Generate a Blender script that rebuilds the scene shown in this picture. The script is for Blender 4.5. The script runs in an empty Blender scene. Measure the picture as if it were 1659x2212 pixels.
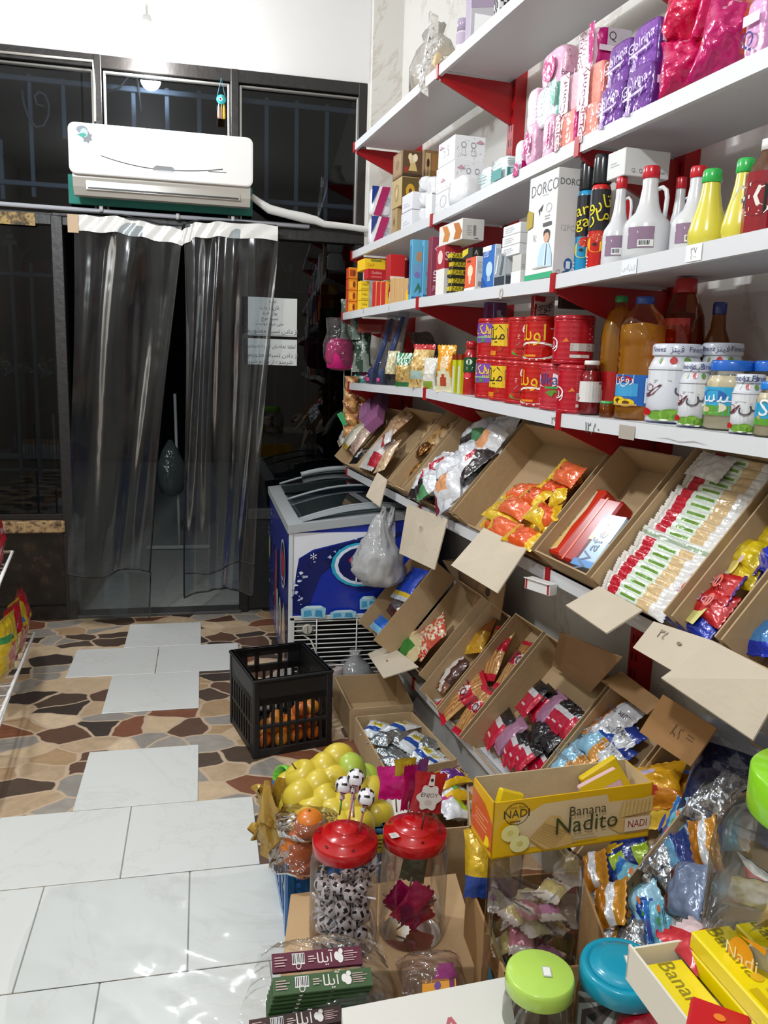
import bpy, bmesh, math, random
from math import sin, cos, pi, radians, atan2, sqrt
from mathutils import Matrix, Vector, noise

SC = bpy.context.scene
COL = SC.collection
RND = random.Random(7)

# ------------------------------------------------------------------ camera
IMG_W, IMG_H, FPX = 1659.0, 2212.0, 1743.57
CAM = Vector((0, 0, 1.40))
_yaw, _pit, _rol, _sa = [radians(a) for a in (12.776, 10.280, 1.802, 4.711)]
FW = Vector((sin(_yaw)*cos(_pit), cos(_yaw)*cos(_pit), -sin(_pit)))
_rt = Vector((cos(_yaw), -sin(_yaw), 0)); _up = _rt.cross(FW)
RT = _rt*cos(_rol) + _up*sin(_rol); UP = -_rt*sin(_rol) + _up*cos(_rol)
cd = bpy.data.cameras.new('camera'); cam = bpy.data.objects.new('camera', cd); COL.objects.link(cam)
cd.sensor_fit = 'HORIZONTAL'; cd.sensor_width = 36.0; cd.lens = 36.0*FPX/IMG_W; cd.clip_start = .02
R3 = Matrix((RT, UP, -FW)).transposed()
cam.matrix_world = Matrix.Translation(CAM) @ R3.to_4x4()
SC.camera = cam

# the shelving runs along U (into the shop); N points from the aisle to the shelf wall
U = Vector((-sin(_sa), cos(_sa), 0)); N = Vector((cos(_sa), sin(_sa), 0)); Z = Vector((0, 0, 1))
def ray(x, y): return FW + RT*((x-829.5)/FPX) - UP*((y-1106)/FPX)
def on_z(x, y, z=0.0):
    d = ray(x, y); return CAM + d*((z-CAM.z)/d.z)
def on_y(x, y, Y):
    d = ray(x, y); return CAM + d*(Y/d.y)
def on_l(x, y, L):                       # point of the plane parallel to the shelf fronts: (s, L, z)
    d = ray(x, y); p = CAM + d*(L/d.dot(N)); return Vector((p.dot(U), L, p.z))
def on_plane(x, y, p0, n):
    d = ray(x, y); return CAM + d*((p0-CAM).dot(n)/d.dot(n))
def SL(s, L, z): return U*s + N*L + Z*z
def depth(p): return (Vector(p)-CAM).dot(FW)

T = Matrix.Translation
def RX(a): return Matrix.Rotation(radians(a), 4, 'X')
def RY(a): return Matrix.Rotation(radians(a), 4, 'Y')
def RZ(a): return Matrix.Rotation(radians(a), 4, 'Z')
def S3(x, y, z): return Matrix.Diagonal((x, y, z, 1))
def frame(o, x, y, z):
    m = Matrix((x, y, z)).transposed().to_4x4(); m.translation = o; return m
def shelf_m(s, L, z, rot=0): return frame(SL(s, L, z), -U, N, Z) @ RZ(rot)

# ------------------------------------------------------------------ colour and materials
def lin(c):
    if isinstance(c, str):
        c = c.lstrip('#'); c = tuple(int(c[i:i+2], 16)/255 for i in (0, 2, 4))
        return tuple((x/12.92 if x <= .04045 else ((x+.055)/1.055)**2.4) for x in c) + (1.0,)
    return tuple(c) if len(c) == 4 else tuple(c)+(1.0,)
MATS = {}
def nodes(name):
    m = bpy.data.materials.new(name); m.use_nodes = True
    nt = m.node_tree; nt.nodes.clear(); return m, nt
def N_(nt, t, **kw):
    n = nt.nodes.new(t)
    for k, v in kw.items():
        if k.startswith('_'): setattr(n, k[1:], v)
        else: n.inputs[k.replace('_', ' ')].default_value = v
    return n
def col_attr(nt): return N_(nt, 'ShaderNodeAttribute', _attribute_name='Col').outputs['Color']
def bump(nt, scale, strength, detail=2.0, dist=.02):
    tc = N_(nt, 'ShaderNodeTexCoord'); nz = N_(nt, 'ShaderNodeTexNoise', Scale=scale, Detail=detail)
    nt.links.new(tc.outputs['Object'], nz.inputs['Vector'])
    b = N_(nt, 'ShaderNodeBump', Strength=strength, Distance=dist)
    nt.links.new(nz.outputs[0], b.inputs['Height']); return b.outputs['Normal'], nz.outputs[0]
def std(name, rough, metal=0.0, spec=.5, coat=0.0, bs=0, bst=0, var=0.0, vscale=8, sss=0.0):
    m, nt = nodes(name); o = N_(nt, 'ShaderNodeOutputMaterial'); p = N_(nt, 'ShaderNodeBsdfPrincipled')
    p.inputs['Roughness'].default_value = rough; p.inputs['Metallic'].default_value = metal
    p.inputs['Specular IOR Level'].default_value = spec; p.inputs['Coat Weight'].default_value = coat
    p.inputs['Coat Roughness'].default_value = .08
    c = col_attr(nt)
    if var:
        tc = N_(nt, 'ShaderNodeTexCoord'); nz = N_(nt, 'ShaderNodeTexNoise', Scale=vscale, Detail=5.0)
        nt.links.new(tc.outputs['Object'], nz.inputs['Vector'])
        mr = N_(nt, 'ShaderNodeMapRange', To_Min=1-var, To_Max=1+var*.5); nt.links.new(nz.outputs[0], mr.inputs[0])
        mx = N_(nt, 'ShaderNodeVectorMath', _operation='SCALE'); nt.links.new(c, mx.inputs[0]); nt.links.new(mr.outputs[0], mx.inputs['Scale'])
        c = mx.outputs[0]
    nt.links.new(c, p.inputs['Base Color'])
    if bs:
        n, _ = bump(nt, bs, bst); nt.links.new(n, p.inputs['Normal'])
    nt.links.new(p.outputs[0], o.inputs[0]); MATS[name] = m
def see_through(name, rough=.06, lo=.06, hi=.75, bs=0, bst=0, diff=0.0, ior=1.4, tl_=.5):
    """thin plastic or glass: tinted transparency, mirror shine at glancing angles, optional milky share"""
    m, nt = nodes(name); o = N_(nt, 'ShaderNodeOutputMaterial')
    c = col_attr(nt)
    tr = N_(nt, 'ShaderNodeBsdfTransparent'); nt.links.new(c, tr.inputs[0])
    base = tr.outputs[0]
    if diff:
        df = N_(nt, 'ShaderNodeBsdfDiffuse'); nt.links.new(c, df.inputs[0])
        tl = N_(nt, 'ShaderNodeBsdfTranslucent'); nt.links.new(c, tl.inputs[0])
        a = N_(nt, 'ShaderNodeMixShader', Fac=tl_); nt.links.new(df.outputs[0], a.inputs[1]); nt.links.new(tl.outputs[0], a.inputs[2])
        b = N_(nt, 'ShaderNodeMixShader', Fac=diff); nt.links.new(base, b.inputs[1]); nt.links.new(a.outputs[0], b.inputs[2]); base = b.outputs[0]
    gl = N_(nt, 'ShaderNodeBsdfGlossy', Roughness=rough)
    lw = N_(nt, 'ShaderNodeFresnel', IOR=ior); mr = N_(nt, 'ShaderNodeMapRange', To_Min=lo, To_Max=hi); mr.inputs[1].default_value = 0.0
    nt.links.new(lw.outputs[0], mr.inputs[0])
    mx = N_(nt, 'ShaderNodeMixShader'); nt.links.new(mr.outputs[0], mx.inputs[0]); nt.links.new(base, mx.inputs[1]); nt.links.new(gl.outputs[0], mx.inputs[2])
    if bs:
        n, _ = bump(nt, bs, bst); nt.links.new(n, gl.inputs['Normal']); nt.links.new(n, lw.inputs['Normal'])
    nt.links.new(mx.outputs[0], o.inputs[0]); MATS[name] = m
std('paper', .55); std('gloss', .22, coat=.3); std('foil', .24, metal=.12, coat=.5, bs=38, bst=.35)
std('silver', .2, metal=.85, bs=45, bst=.5); std('metal', .38, metal=.0, spec=.5); std('chrome', .25, metal=1.0)
std('card', .85, spec=.2, bs=60, bst=.08, var=.16, vscale=7); std('wall', .6, bs=9, bst=.05, var=.06, vscale=3)
std('skin', .32, var=.12, vscale=26, coat=.15); std('black', .45, bs=30, bst=.1); std('rough', .9, var=.25, vscale=20)
see_through('clear', lo=.015, hi=.7); see_through('film', rough=.10, lo=.01, hi=.7, bs=7, bst=.5)
see_through('wrap', rough=.12, lo=.03, hi=.8, bs=30, bst=.8, diff=.05); see_through('glass', rough=.0, lo=.0, hi=1.0, ior=1.45)
see_through('milky', rough=.25, lo=.05, hi=.8, diff=.93, tl_=.3); see_through('bagfilm', rough=.16, lo=.06, hi=.9, bs=22, bst=.9, diff=.55, tl_=.35)
see_through('liquid', rough=.05, lo=.05, hi=.85, diff=.22); see_through('oil', rough=.05, lo=.04, hi=.6, diff=.5); see_through('pvc', rough=.16, lo=.03, hi=.9, bs=4, bst=.5, diff=.03)
def marble_mat(name, c0, c1, scale, rough):
    m, nt = nodes(name); o = N_(nt, 'ShaderNodeOutputMaterial'); p = N_(nt, 'ShaderNodeBsdfPrincipled', Roughness=rough)
    tc = N_(nt, 'ShaderNodeTexCoord'); nz = N_(nt, 'ShaderNodeTexNoise', Scale=scale, Detail=9.0, Roughness=.65, Distortion=1.2)
    nt.links.new(tc.outputs['Object'], nz.inputs['Vector'])
    r = N_(nt, 'ShaderNodeValToRGB'); e = r.color_ramp.elements
    e[0].position, e[0].color = .485, lin(c0); e[1].position, e[1].color = .515, lin(c0)
    k = r.color_ramp.elements.new(.5); k.color = lin(c1)
    nt.links.new(nz.outputs[0], r.inputs[0]); nt.links.new(r.outputs[0], p.inputs['Base Color']); nt.links.new(p.outputs[0], o.inputs[0]); MATS[name] = m
marble_mat('marble', '#cfccc6', '#bfb8ae', .8, .28); marble_mat('whitetile', '#d6d8d5', '#d0d1cd', 1.6, .3)
def granite_mat(name, cols, scale, rough):
    m, nt = nodes(name); o = N_(nt, 'ShaderNodeOutputMaterial'); p = N_(nt, 'ShaderNodeBsdfPrincipled', Roughness=rough)
    tc = N_(nt, 'ShaderNodeTexCoord'); nz = N_(nt, 'ShaderNodeTexNoise', Scale=scale, Detail=6.0, Roughness=.7)
    nt.links.new(tc.outputs['Object'], nz.inputs['Vector'])
    r = N_(nt, 'ShaderNodeValToRGB'); e = r.color_ramp.elements
    e[0].position, e[0].color = .36, lin(cols[0]); e[1].position, e[1].color = .66, lin(cols[-1])
    for i, c in enumerate(cols[1:-1]): k = e.new(.36+.3*(i+1)/(len(cols)-1)); k.color = lin(c)
    nt.links.new(nz.outputs[0], r.inputs[0]); nt.links.new(r.outputs[0], p.inputs['Base Color']); nt.links.new(p.outputs[0], o.inputs[0]); MATS[name] = m
granite_mat('granite', ['#2a1d14', '#7d6245', '#b99a6c', '#4a3526'], 26, .5); granite_mat('blackstone', ['#0c0b0a', '#141210', '#241c16', '#3a2e24'], 11, .22)
granite_mat('rusty', ['#1a1512', '#6b5632', '#c0a060', '#3a2f22'], 18, .6)
def stone_floor():
    m, nt = nodes('stone_floor'); o = N_(nt, 'ShaderNodeOutputMaterial'); p = N_(nt, 'ShaderNodeBsdfPrincipled', Roughness=.42)
    tc = N_(nt, 'ShaderNodeTexCoord'); L = nt.links.new
    wz = N_(nt, 'ShaderNodeTexNoise', Scale=7.0, Detail=2.0); L(tc.outputs['Object'], wz.inputs['Vector'])
    ws = N_(nt, 'ShaderNodeVectorMath', _operation='MULTIPLY_ADD'); ws.inputs[1].default_value = (.07, .07, 0); L(wz.outputs[1], ws.inputs[0]); L(tc.outputs['Object'], ws.inputs[2])
    mp = N_(nt, 'ShaderNodeMapping'); mp.inputs['Scale'].default_value = (6.6, 9.2, 1); L(ws.outputs[0], mp.inputs['Vector'])
    v = N_(nt, 'ShaderNodeTexVoronoi', _voronoi_dimensions='2D', Scale=1.0, Randomness=.95); L(mp.outputs[0], v.inputs['Vector'])
    d = N_(nt, 'ShaderNodeTexVoronoi', _voronoi_dimensions='2D', _feature='DISTANCE_TO_EDGE', Scale=1.0, Randomness=.95); L(mp.outputs[0], d.inputs['Vector'])
    sp = N_(nt, 'ShaderNodeSeparateColor'); L(v.outputs['Color'], sp.inputs[0])
    r = N_(nt, 'ShaderNodeValToRGB'); r.color_ramp.interpolation = 'CONSTANT'; e = r.color_ramp.elements
    pal = ['#c6ad8c', '#4d3d31', '#9a938a', '#d0b899', '#7a4a33', '#b39a7c', '#3b3029', '#a88a68', '#8f8981', '#5d4233']
    e[0].position, e[0].color = 0, lin(pal[0]); e[1].position, e[1].color = .9, lin(pal[-1])
    for i in range(1, 9): k = e.new(i*.1); k.color = lin(pal[i])
    L(sp.outputs[0], r.inputs[0])
    n2 = N_(nt, 'ShaderNodeTexNoise', Scale=16.0, Detail=8.0, Roughness=.7, Distortion=.8); L(tc.outputs['Object'], n2.inputs['Vector'])
    mr = N_(nt, 'ShaderNodeMapRange', To_Min=.55, To_Max=1.4); L(n2.outputs[0], mr.inputs[0])
    sc = N_(nt, 'ShaderNodeVectorMath', _operation='SCALE'); L(r.outputs[0], sc.inputs[0]); L(mr.outputs[0], sc.inputs['Scale'])
    g = N_(nt, 'ShaderNodeMapRange', _interpolation_type='SMOOTHSTEP'); g.inputs[1].default_value = .025; g.inputs[2].default_value = .06; L(d.outputs['Distance'], g.inputs[0])
    mx = N_(nt, 'ShaderNodeMix', _data_type='RGBA'); mx.inputs[6].default_value = lin('#bfa88e'); L(g.outputs[0], mx.inputs[0]); L(sc.outputs[0], mx.inputs[7])
    L(mx.outputs[2], p.inputs['Base Color']); L(p.outputs[0], o.inputs[0]); MATS['stone'] = m
stone_floor()
def lamp_mat(s):
    m, nt = nodes('lamp_glow'); o = N_(nt, 'ShaderNodeOutputMaterial'); e = N_(nt, 'ShaderNodeEmission', Strength=s); e.inputs[0].default_value = (.95, .98, 1, 1)
    nt.links.new(e.outputs[0], o.inputs[0]); MATS['glow'] = m
lamp_mat(60)

# ------------------------------------------------------------------ mesh builder: faces carry a printed colour and a finish
class MB:
    def __init__(s): s.v = []; s.f = []; s.c = []; s.k = []; s.sm = []
    def add(s, vs, fs, col, kind='paper', M=None, smooth=False):
        o = len(s.v)
        s.v.extend([(M @ Vector(v))[:] for v in vs] if M is not None else [tuple(v) for v in vs])
        many = isinstance(col, list)
        one = None if many else lin(col)
        for i, f in enumerate(fs):
            s.f.append(tuple(o+j for j in f)); s.c.append(lin(col[i]) if many else one); s.k.append(kind); s.sm.append(smooth)
        return s
    def mesh(s, name):
        me = bpy.data.meshes.new(name); me.from_pydata(s.v, [], s.f)
        ks = list(dict.fromkeys(s.k)); ix = {k: i for i, k in enumerate(ks)}
        for k in ks: me.materials.append(MATS[k])
        me.polygons.foreach_set('material_index', [ix[k] for k in s.k]); me.polygons.foreach_set('use_smooth', s.sm)
        a = me.color_attributes.new('Col', 'FLOAT_COLOR', 'CORNER'); buf = []
        for f, c in zip(s.f, s.c): buf.extend(c*len(f))
        a.data.foreach_set('color', buf); me.update(); return me
    def build(s, name, parent=None, M=None):
        o = bpy.data.objects.new(name, s.mesh(name)); COL.objects.link(o)
        if parent is not None: o.parent = parent
        if M is not None: o.matrix_local = M
        return o
def tag(o, label=None, cat=None, group=None, kind=None):
    if label: o['label'] = label
    if cat: o['category'] = cat
    if group: o['group'] = group
    if kind: o['kind'] = kind
    return o
def thing(name, label, cat, M, group=None):
    o = bpy.data.objects.new(name, None); COL.objects.link(o); o.empty_display_size = .02
    o.matrix_world = M; return tag(o, label, cat, group)
def solo(name, mb, label, cat, M=None, group=None, kind=None): return tag(mb.build(name, None, M), label, cat, group, kind)
def struct(name, mb, M=None): return tag(mb.build(name, None, M), kind='structure')
def dup(root, M, label, group=None):
    r = root.copy(); COL.objects.link(r); r.matrix_world = M; r['label'] = label
    if group: r['group'] = group
    for ch in root.children:
        k = ch.copy(); COL.objects.link(k); k.parent = r
        for g in ch.children:
            d = g.copy(); COL.objects.link(d); d.parent = k
    return r
ORD = ['first', 'second', 'third', 'fourth', 'fifth', 'sixth', 'seventh', 'eighth', 'ninth', 'tenth', 'eleventh', 'twelfth', 'thirteenth', 'fourteenth', 'fifteenth', 'sixteenth', 'seventeenth', 'eighteenth', 'nineteenth', 'twentieth'] + ['twenty-'+w for w in ('first', 'second', 'third', 'fourth', 'fifth', 'sixth', 'seventh', 'eighth', 'ninth')] + ['thirtieth'] + ['thirty-'+w for w in ('first', 'second', 'third', 'fourth', 'fifth', 'sixth', 'seventh', 'eighth', 'ninth')]

# ------------------------------------------------------------------ shapes
def convex(mb, vs, fs, col, kind, M, smooth=False):
    c = sum((Vector(v) for v in vs), Vector())/len(vs); out = []
    for f in fs:
        a, b, d = [Vector(vs[i]) for i in f[:3]]; n = (b-a).cross(d-a)
        out.append(f if n.dot(sum((Vector(vs[i]) for i in f), Vector())/len(f)-c) >= 0 else f[::-1])
    mb.add(vs, out, col, kind, M, smooth)
def box(mb, x0, x1, y0, y1, z0, z1, col, kind='paper', M=None, bev=0.0):
    """col: one colour or six for -x +x -y +y -z +z"""
    six = list(col) if isinstance(col, list) else None
    if not bev:
        vs = [(x, y, z) for x in (x0, x1) for y in (y0, y1) for z in (z0, z1)]
        fs = [(0, 1, 3, 2), (4, 6, 7, 5), (0, 4, 5, 1), (2, 3, 7, 6), (0, 2, 6, 4), (1, 5, 7, 3)]
        mb.add(vs, fs, six or col, kind, M); return mb
    c = ((x0+x1)/2, (y0+y1)/2, (z0+z1)/2); h = ((x1-x0)/2, (y1-y0)/2, (z1-z0)/2); b = min(bev, *[a*.98 for a in h])
    vs = []; ix = {}
    for sx in (-1, 1):
        for sy in (-1, 1):
            for sz in (-1, 1):
                for ax in range(3):
                    p = [h[0]-b, h[1]-b, h[2]-b]; p[ax] = h[ax]
                    ix[(sx, sy, sz, ax)] = len(vs); vs.append((c[0]+sx*p[0], c[1]+sy*p[1], c[2]+sz*p[2]))
    fs = []; cs = []
    six = six or [col]*6
    for ax in range(3):
        o = [i for i in range(3) if i != ax]
        for sg in (-1, 1):
            q = []
            for a, bb in ((-1, -1), (1, -1), (1, 1), (-1, 1)):
                s = [0, 0, 0]; s[ax] = sg; s[o[0]] = a; s[o[1]] = bb; q.append(ix[(*s, ax)])
            fs.append(tuple(q)); cs.append(six[ax*2+(sg > 0)])
    for ax in range(3):
        o = [i for i in range(3) if i != ax]
        for a in (-1, 1):
            for bb in (-1, 1):
                s0 = [0, 0, 0]; s0[o[0]] = a; s0[o[1]] = bb; s1 = list(s0); s0[ax] = -1; s1[ax] = 1
                fs.append((ix[(*s0, o[0])], ix[(*s1, o[0])], ix[(*s1, o[1])], ix[(*s0, o[1])])); cs.append(six[o[0]*2+(a > 0)])
    for sx in (-1, 1):
        for sy in (-1, 1):
            for sz in (-1, 1): fs.append(tuple(ix[(sx, sy, sz, a)] for a in range(3))); cs.append(six[4+(sz > 0)])
    out = []; cc = Vector(c)
    for f in fs:
        a, d, e = [Vector(vs[i]) for i in f[:3]]; n = (d-a).cross(e-a)
        out.append(f if n.dot(sum((Vector(vs[i]) for i in f), Vector())/len(f)-cc) >= 0 else f[::-1])
    mb.add(vs, out, cs, kind, M); return mb
def lathe(mb, prof, n, col, kind='gloss', M=None, bottom=True, top=True, sx=1.0, sy=1.0, smooth=True, a0=0.0, a1=2*pi, wob=None):
    """prof: (r, z) from the bottom up; col: one colour, a list per band or fn(band, slice)"""
    full = abs(a1-a0-2*pi) < 1e-6; k = n if full else n+1; vs = []
    for r, z in prof:
        for i in range(k):
            a = a0+(a1-a0)*i/n; q = r*(wob(a, z) if wob else 1); vs.append((q*cos(a)*sx, q*sin(a)*sy, z))
    fs = []; cs = []
    for j in range(len(prof)-1):
        for i in range(n):
            i2 = (i+1) % n if full else i+1
            fs.append((j*k+i, j*k+i2, (j+1)*k+i2, (j+1)*k+i)); cs.append(col(j, i) if callable(col) else col[j] if isinstance(col, list) else col)
    ends = []
    if full and bottom and prof[0][0] > 1e-5: ends.append((tuple(range(k))[::-1], cs[0]))
    if full and top and prof[-1][0] > 1e-5: ends.append((tuple((len(prof)-1)*k+i for i in range(k)), cs[-1]))
    o = len(mb.v); mb.add(vs, fs, cs, kind, M, smooth)
    for f, c in ends: mb.f.append(tuple(o+i for i in f)); mb.c.append(lin(c)); mb.k.append(kind); mb.sm.append(False)
    return mb
def tube(mb, pts, r, n=8, col='#888888', kind='metal', M=None, closed=False, flat=1.0):
    P = [Vector(p) for p in pts]; m = len(P); vs = []; ref = None
    for i, p in enumerate(P):
        a = P[(i-1) % m] if (closed or i > 0) else p; b = P[(i+1) % m] if (closed or i < m-1) else p
        t = (b-a).normalized()
        if ref is None: ref = t.orthogonal().normalized()
        ref = (ref - t*ref.dot(t)).normalized() if (ref - t*ref.dot(t)).length > 1e-6 else t.orthogonal().normalized()
        w = t.cross(ref); rr = r[i] if isinstance(r, (list, tuple)) else r
        for k in range(n): a = 2*pi*k/n; vs.append(p + ref*(cos(a)*rr) + w*(sin(a)*rr*flat))
    fs = []
    for i in range(m if closed else m-1):
        j = (i+1) % m
        for k in range(n): k2 = (k+1) % n; fs.append((i*n+k, i*n+k2, j*n+k2, j*n+k))
    if not closed: fs.append(tuple(range(n))[::-1]); fs.append(tuple((m-1)*n+k for k in range(n)))
    mb.add(vs, fs, col, kind, M, True); return mb
def bar(mb, a, b, w, h, col, kind='metal', M=None):
    a, b = Vector(a), Vector(b); d = (b-a); l = d.length; t = d.normalized()
    s = t.cross(Z); s = s.normalized() if s.length > 1e-4 else Vector((1, 0, 0)); u = s.cross(t)
    m = frame(a, t, s, -u) if False else frame(a, t, u.cross(t), u)
    box(mb, 0, l, -w/2, w/2, -h/2, h/2, col, kind, (M @ m) if M is not None else m); return mb
def grid(mb, fn, nu, nv, col, kind='paper', M=None, smooth=True, wrap=False):
    vs = [fn(i/nu, j/nv) for j in range(nv+1) for i in range(nu+1)]; k = nu+1; fs = []; cs = []
    for j in range(nv):
        for i in range(nu):
            fs.append((j*k+i, j*k+i+1, (j+1)*k+i+1, (j+1)*k+i)); cs.append(col((i+.5)/nu, (j+.5)/nv) if callable(col) else col)
    mb.add(vs, fs, cs, kind, M, smooth); return mb
def sphere(mb, r, col, kind='gloss', M=None, n=14, m=9, sx=1, sy=1, sz=1):
    prof = [(r*sin(pi*j/m), -r*cos(pi*j/m)) for j in range(m+1)]
    prof[0] = (1e-4*r, prof[0][1]); prof[-1] = (1e-4*r, prof[-1][1])
    return lathe(mb, prof, n, col, kind, (M @ S3(sx, sy, sz)) if M is not None else S3(sx, sy, sz))
def pillow(mb, w, h, t, pat, nu=12, nv=18, kind='foil', seed=0, seal=.07, boxy=.5, crk=1.0, M=None, back=None):
    """a sealed wrapper: ends flat and zigzag, belly puffed; pat(u, v) is the print"""
    r = random.Random(seed); k1, k2, k3 = r.uniform(0, 6), r.uniform(0, 6), r.uniform(0, 6)
    def P(u, v, sg):
        e = min(v, 1-v); q = 0.0 if e < seal else min(1.0, (e-seal)/(.5-seal)); b = q**boxy if q > 0 else 0
        c = 1-abs(2*u-1)**(2.0+2.5*(1-boxy)); c = max(c, 0)**.6
        ww = w*(1-.10*b) * (1 + .03*sin(9*v+k2))
        x = (u-.5)*ww; y = (v-.5)*h
        z = t/2*b*c
        cr = crk*t*.085*(sin(26*u+k1+4*v)*(1-q)**2 + .5*sin(13*u+k2)*sin(17*v+k3) + .4*sin(31*v+11*u+k3)*b)
        if 0 < u < 1: z += cr*(c**.5)*(b if e >= seal else .25)
        if e < seal: z = max(z, 0)*.3+.0006*(1 if 0 < u < 1 else 0)
        if v in (0, 1): y += (.5-v)*-.0 + ((1 if int(round(u*nu)) % 2 else -1)*.0018)
        bend = .12*t*sin(3*v+k1)
        return (x, y, sg*z + bend)
    grid(mb, lambda u, v: P(u, v, 1), nu, nv, pat, kind, M)
    bp = back or (pat if not callable(pat) else (lambda u, v: pat(1-u, v)))
    grid(mb, lambda u, v: P(1-u, v, -1), nu, nv, bp, kind, M); return mb

# ------------------------------------------------------------------ lettering
_TX = {}
def text_geo(s):
    if s not in _TX:
        c = bpy.data.curves.new('t', 'FONT'); c.body = s; c.align_x = 'CENTER'; c.align_y = 'CENTER'; c.resolution_u = 2
        o = bpy.data.objects.new('t', c); me = bpy.data.meshes.new_from_object(o)
        _TX[s] = ([(v.co.x, v.co.y) for v in me.vertices], [tuple(p.vertices) for p in me.polygons])
        bpy.data.objects.remove(o); bpy.data.curves.remove(c); bpy.data.meshes.remove(me)
    return _TX[s]
_AR = {'ا': 'FE8D FE8E', 'آ': 'FE81 FE82', 'ب': 'FE8F FE90 FE91 FE92', 'پ': 'FB56 FB57 FB58 FB59', 'ت': 'FE95 FE96 FE97 FE98', 'خ': 'FEA5 FEA6 FEA7 FEA8', 'ح': 'FEA1 FEA2 FEA3 FEA4',
       'د': 'FEA9 FEAA', 'ذ': 'FEAB FEAC', 'ر': 'FEAD FEAE', 'ز': 'FEAF FEB0', 'س': 'FEB1 FEB2 FEB3 FEB4', 'ش': 'FEB5 FEB6 FEB7 FEB8', 'ص': 'FEB9 FEBA FEBB FEBC', 'ض': 'FEBD FEBE FEBF FEC0',
       'ط': 'FEC1 FEC2 FEC3 FEC4', 'ف': 'FED1 FED2 FED3 FED4', 'ق': 'FED5 FED6 FED7 FED8', 'ک': 'FB8E FB8F FB90 FB91', 'ل': 'FEDD FEDE FEDF FEE0', 'م': 'FEE1 FEE2 FEE3 FEE4', 'ن': 'FEE5 FEE6 FEE7 FEE8',
       'ه': 'FEE9 FEEA FEEB FEEC', 'و': 'FEED FEEE', 'ی': 'FBFC FBFD FBFE FBFF', 'ج': 'FE9D FE9E FE9F FEA0', 'چ': 'FB7A FB7B FB7C FB7D', 'ع': 'FEC9 FECA FECB FECC', 'گ': 'FB92 FB93 FB94 FB95', 'ژ': 'FB8A FB8B'}
def fa(s):
    """Persian letters joined and laid out right to left"""
    g = {k: [chr(int(x, 16)) for x in v.split()] for k, v in _AR.items()}; out = []
    for i, ch in enumerate(s):
        if ch not in g: out.append(ch); continue
        pv = i > 0 and s[i-1] in g and len(g[s[i-1]]) == 4; nx = i < len(s)-1 and s[i+1] in g
        f = g[ch]
        if len(f) == 2: out.append(f[1] if pv else f[0])
        else: out.append(f[3] if pv and nx else f[1] if pv else f[2] if nx else f[0])
    return ''.join(out)[::-1]

# ------------------------------------------------------------------ printed artwork on a face P(u, v, off) of w x h metres
def art(mb, P, w, h, els, M=None, kind='paper', base=.0004):
    off = base
    def patch(vs, fs, col):
        mb.add([P(u, v, off) for u, v in vs], fs, col, kind, M)
    for e in els:
        off += .00022; t = e[0]
        if t == 'r':
            _, u0, v0, u1, v1, c = e; n = max(1, int(abs(u1-u0)*10)) if getattr(P, 'curved', False) else 1
            patch([(u0+(u1-u0)*i/n, v) for i in range(n+1) for v in (v0, v1)], [(2*i, 2*i+2, 2*i+3, 2*i+1) for i in range(n)], c)
        elif t == 'e':
            _, u, v, ru, rv, c = e; n = 18
            patch([(u+ru*cos(2*pi*i/n), v+rv*sin(2*pi*i/n)) for i in range(n)], [tuple(range(n))], c)
        elif t == 'o':
            _, u, v, ru, rv, q, c = e; n = 22
            patch([(u+ru*a*cos(2*pi*i/n), v+rv*a*sin(2*pi*i/n)) for a in (q, 1) for i in range(n)], [(i, n+i, n+(i+1) % n, (i+1) % n)[::-1] for i in range(n)], c)
        elif t == 'p': patch(e[1], [tuple(range(len(e[1])))], e[2])
        elif t == 't':
            _, s, u, v, hh, c = e[:6]; rot = radians(e[6]) if len(e) > 6 else 0; wid = e[7] if len(e) > 7 else None
            vs, fs = text_geo(s)
            if not vs: continue
            hx = max(abs(x) for x, y in vs)*2 or 1; kx = (wid/hx) if wid else hh/.72; ky = hh/.72; lim = .94*abs(w*cos(rot))+.94*abs(h*sin(rot))
            if kx*hx > lim: ky *= max(.6, lim/(kx*hx)); kx = lim/hx
            q = [((x*kx*cos(rot)-y*ky*sin(rot))/w+u, (x*kx*sin(rot)+y*ky*cos(rot))/h+v) for x, y in vs]
            patch(q, fs, c)
        elif t == 'bc':                              # bar code
            _, u, v, bw, bh, c = e; x = u; r = random.Random(3); patch([(u, v), (u+bw, v), (u+bw, v+bh), (u, v+bh)], [(0, 1, 2, 3)], '#eeeeee'); off += .00022
            while x < u+bw*.95: d = r.choice((.03, .05, .08))*bw; patch([(x, v+.1*bh), (x+d, v+.1*bh), (x+d, v+.95*bh), (x, v+.95*bh)], [(0, 1, 2, 3)], c); x += d+bw*.05
        elif t == 'ln':                              # a block of fine print: rows of short strokes
            _, u, v, bw, bh, n, c = e; r = random.Random(int(u*100)+n)
            for i in range(n):
                y = v+bh*(i+.3)/n; k = r.uniform(.6, 1); patch([(u, y), (u+bw*k, y), (u+bw*k, y+bh*.4/n), (u, y+bh*.4/n)], [(0, 1, 2, 3)], c)
def flatP(o, ux, uy, n):
    o, ux, uy, n = Vector(o), Vector(ux), Vector(uy), Vector(n)
    return lambda u, v, off: o + ux*u + uy*v + n*off
def cylP(r, z0, h, th0, span=pi, rfn=None):
    """wraps artwork round a body; th0 is the direction it faces, seen from outside u runs left to right"""
    def P(u, v, off):
        a = th0 + (u-.5)*span; q = (rfn(v) if rfn else r)+off; return (q*cos(a), q*sin(a), z0+v*h)
    P.curved = True; return P
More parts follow.
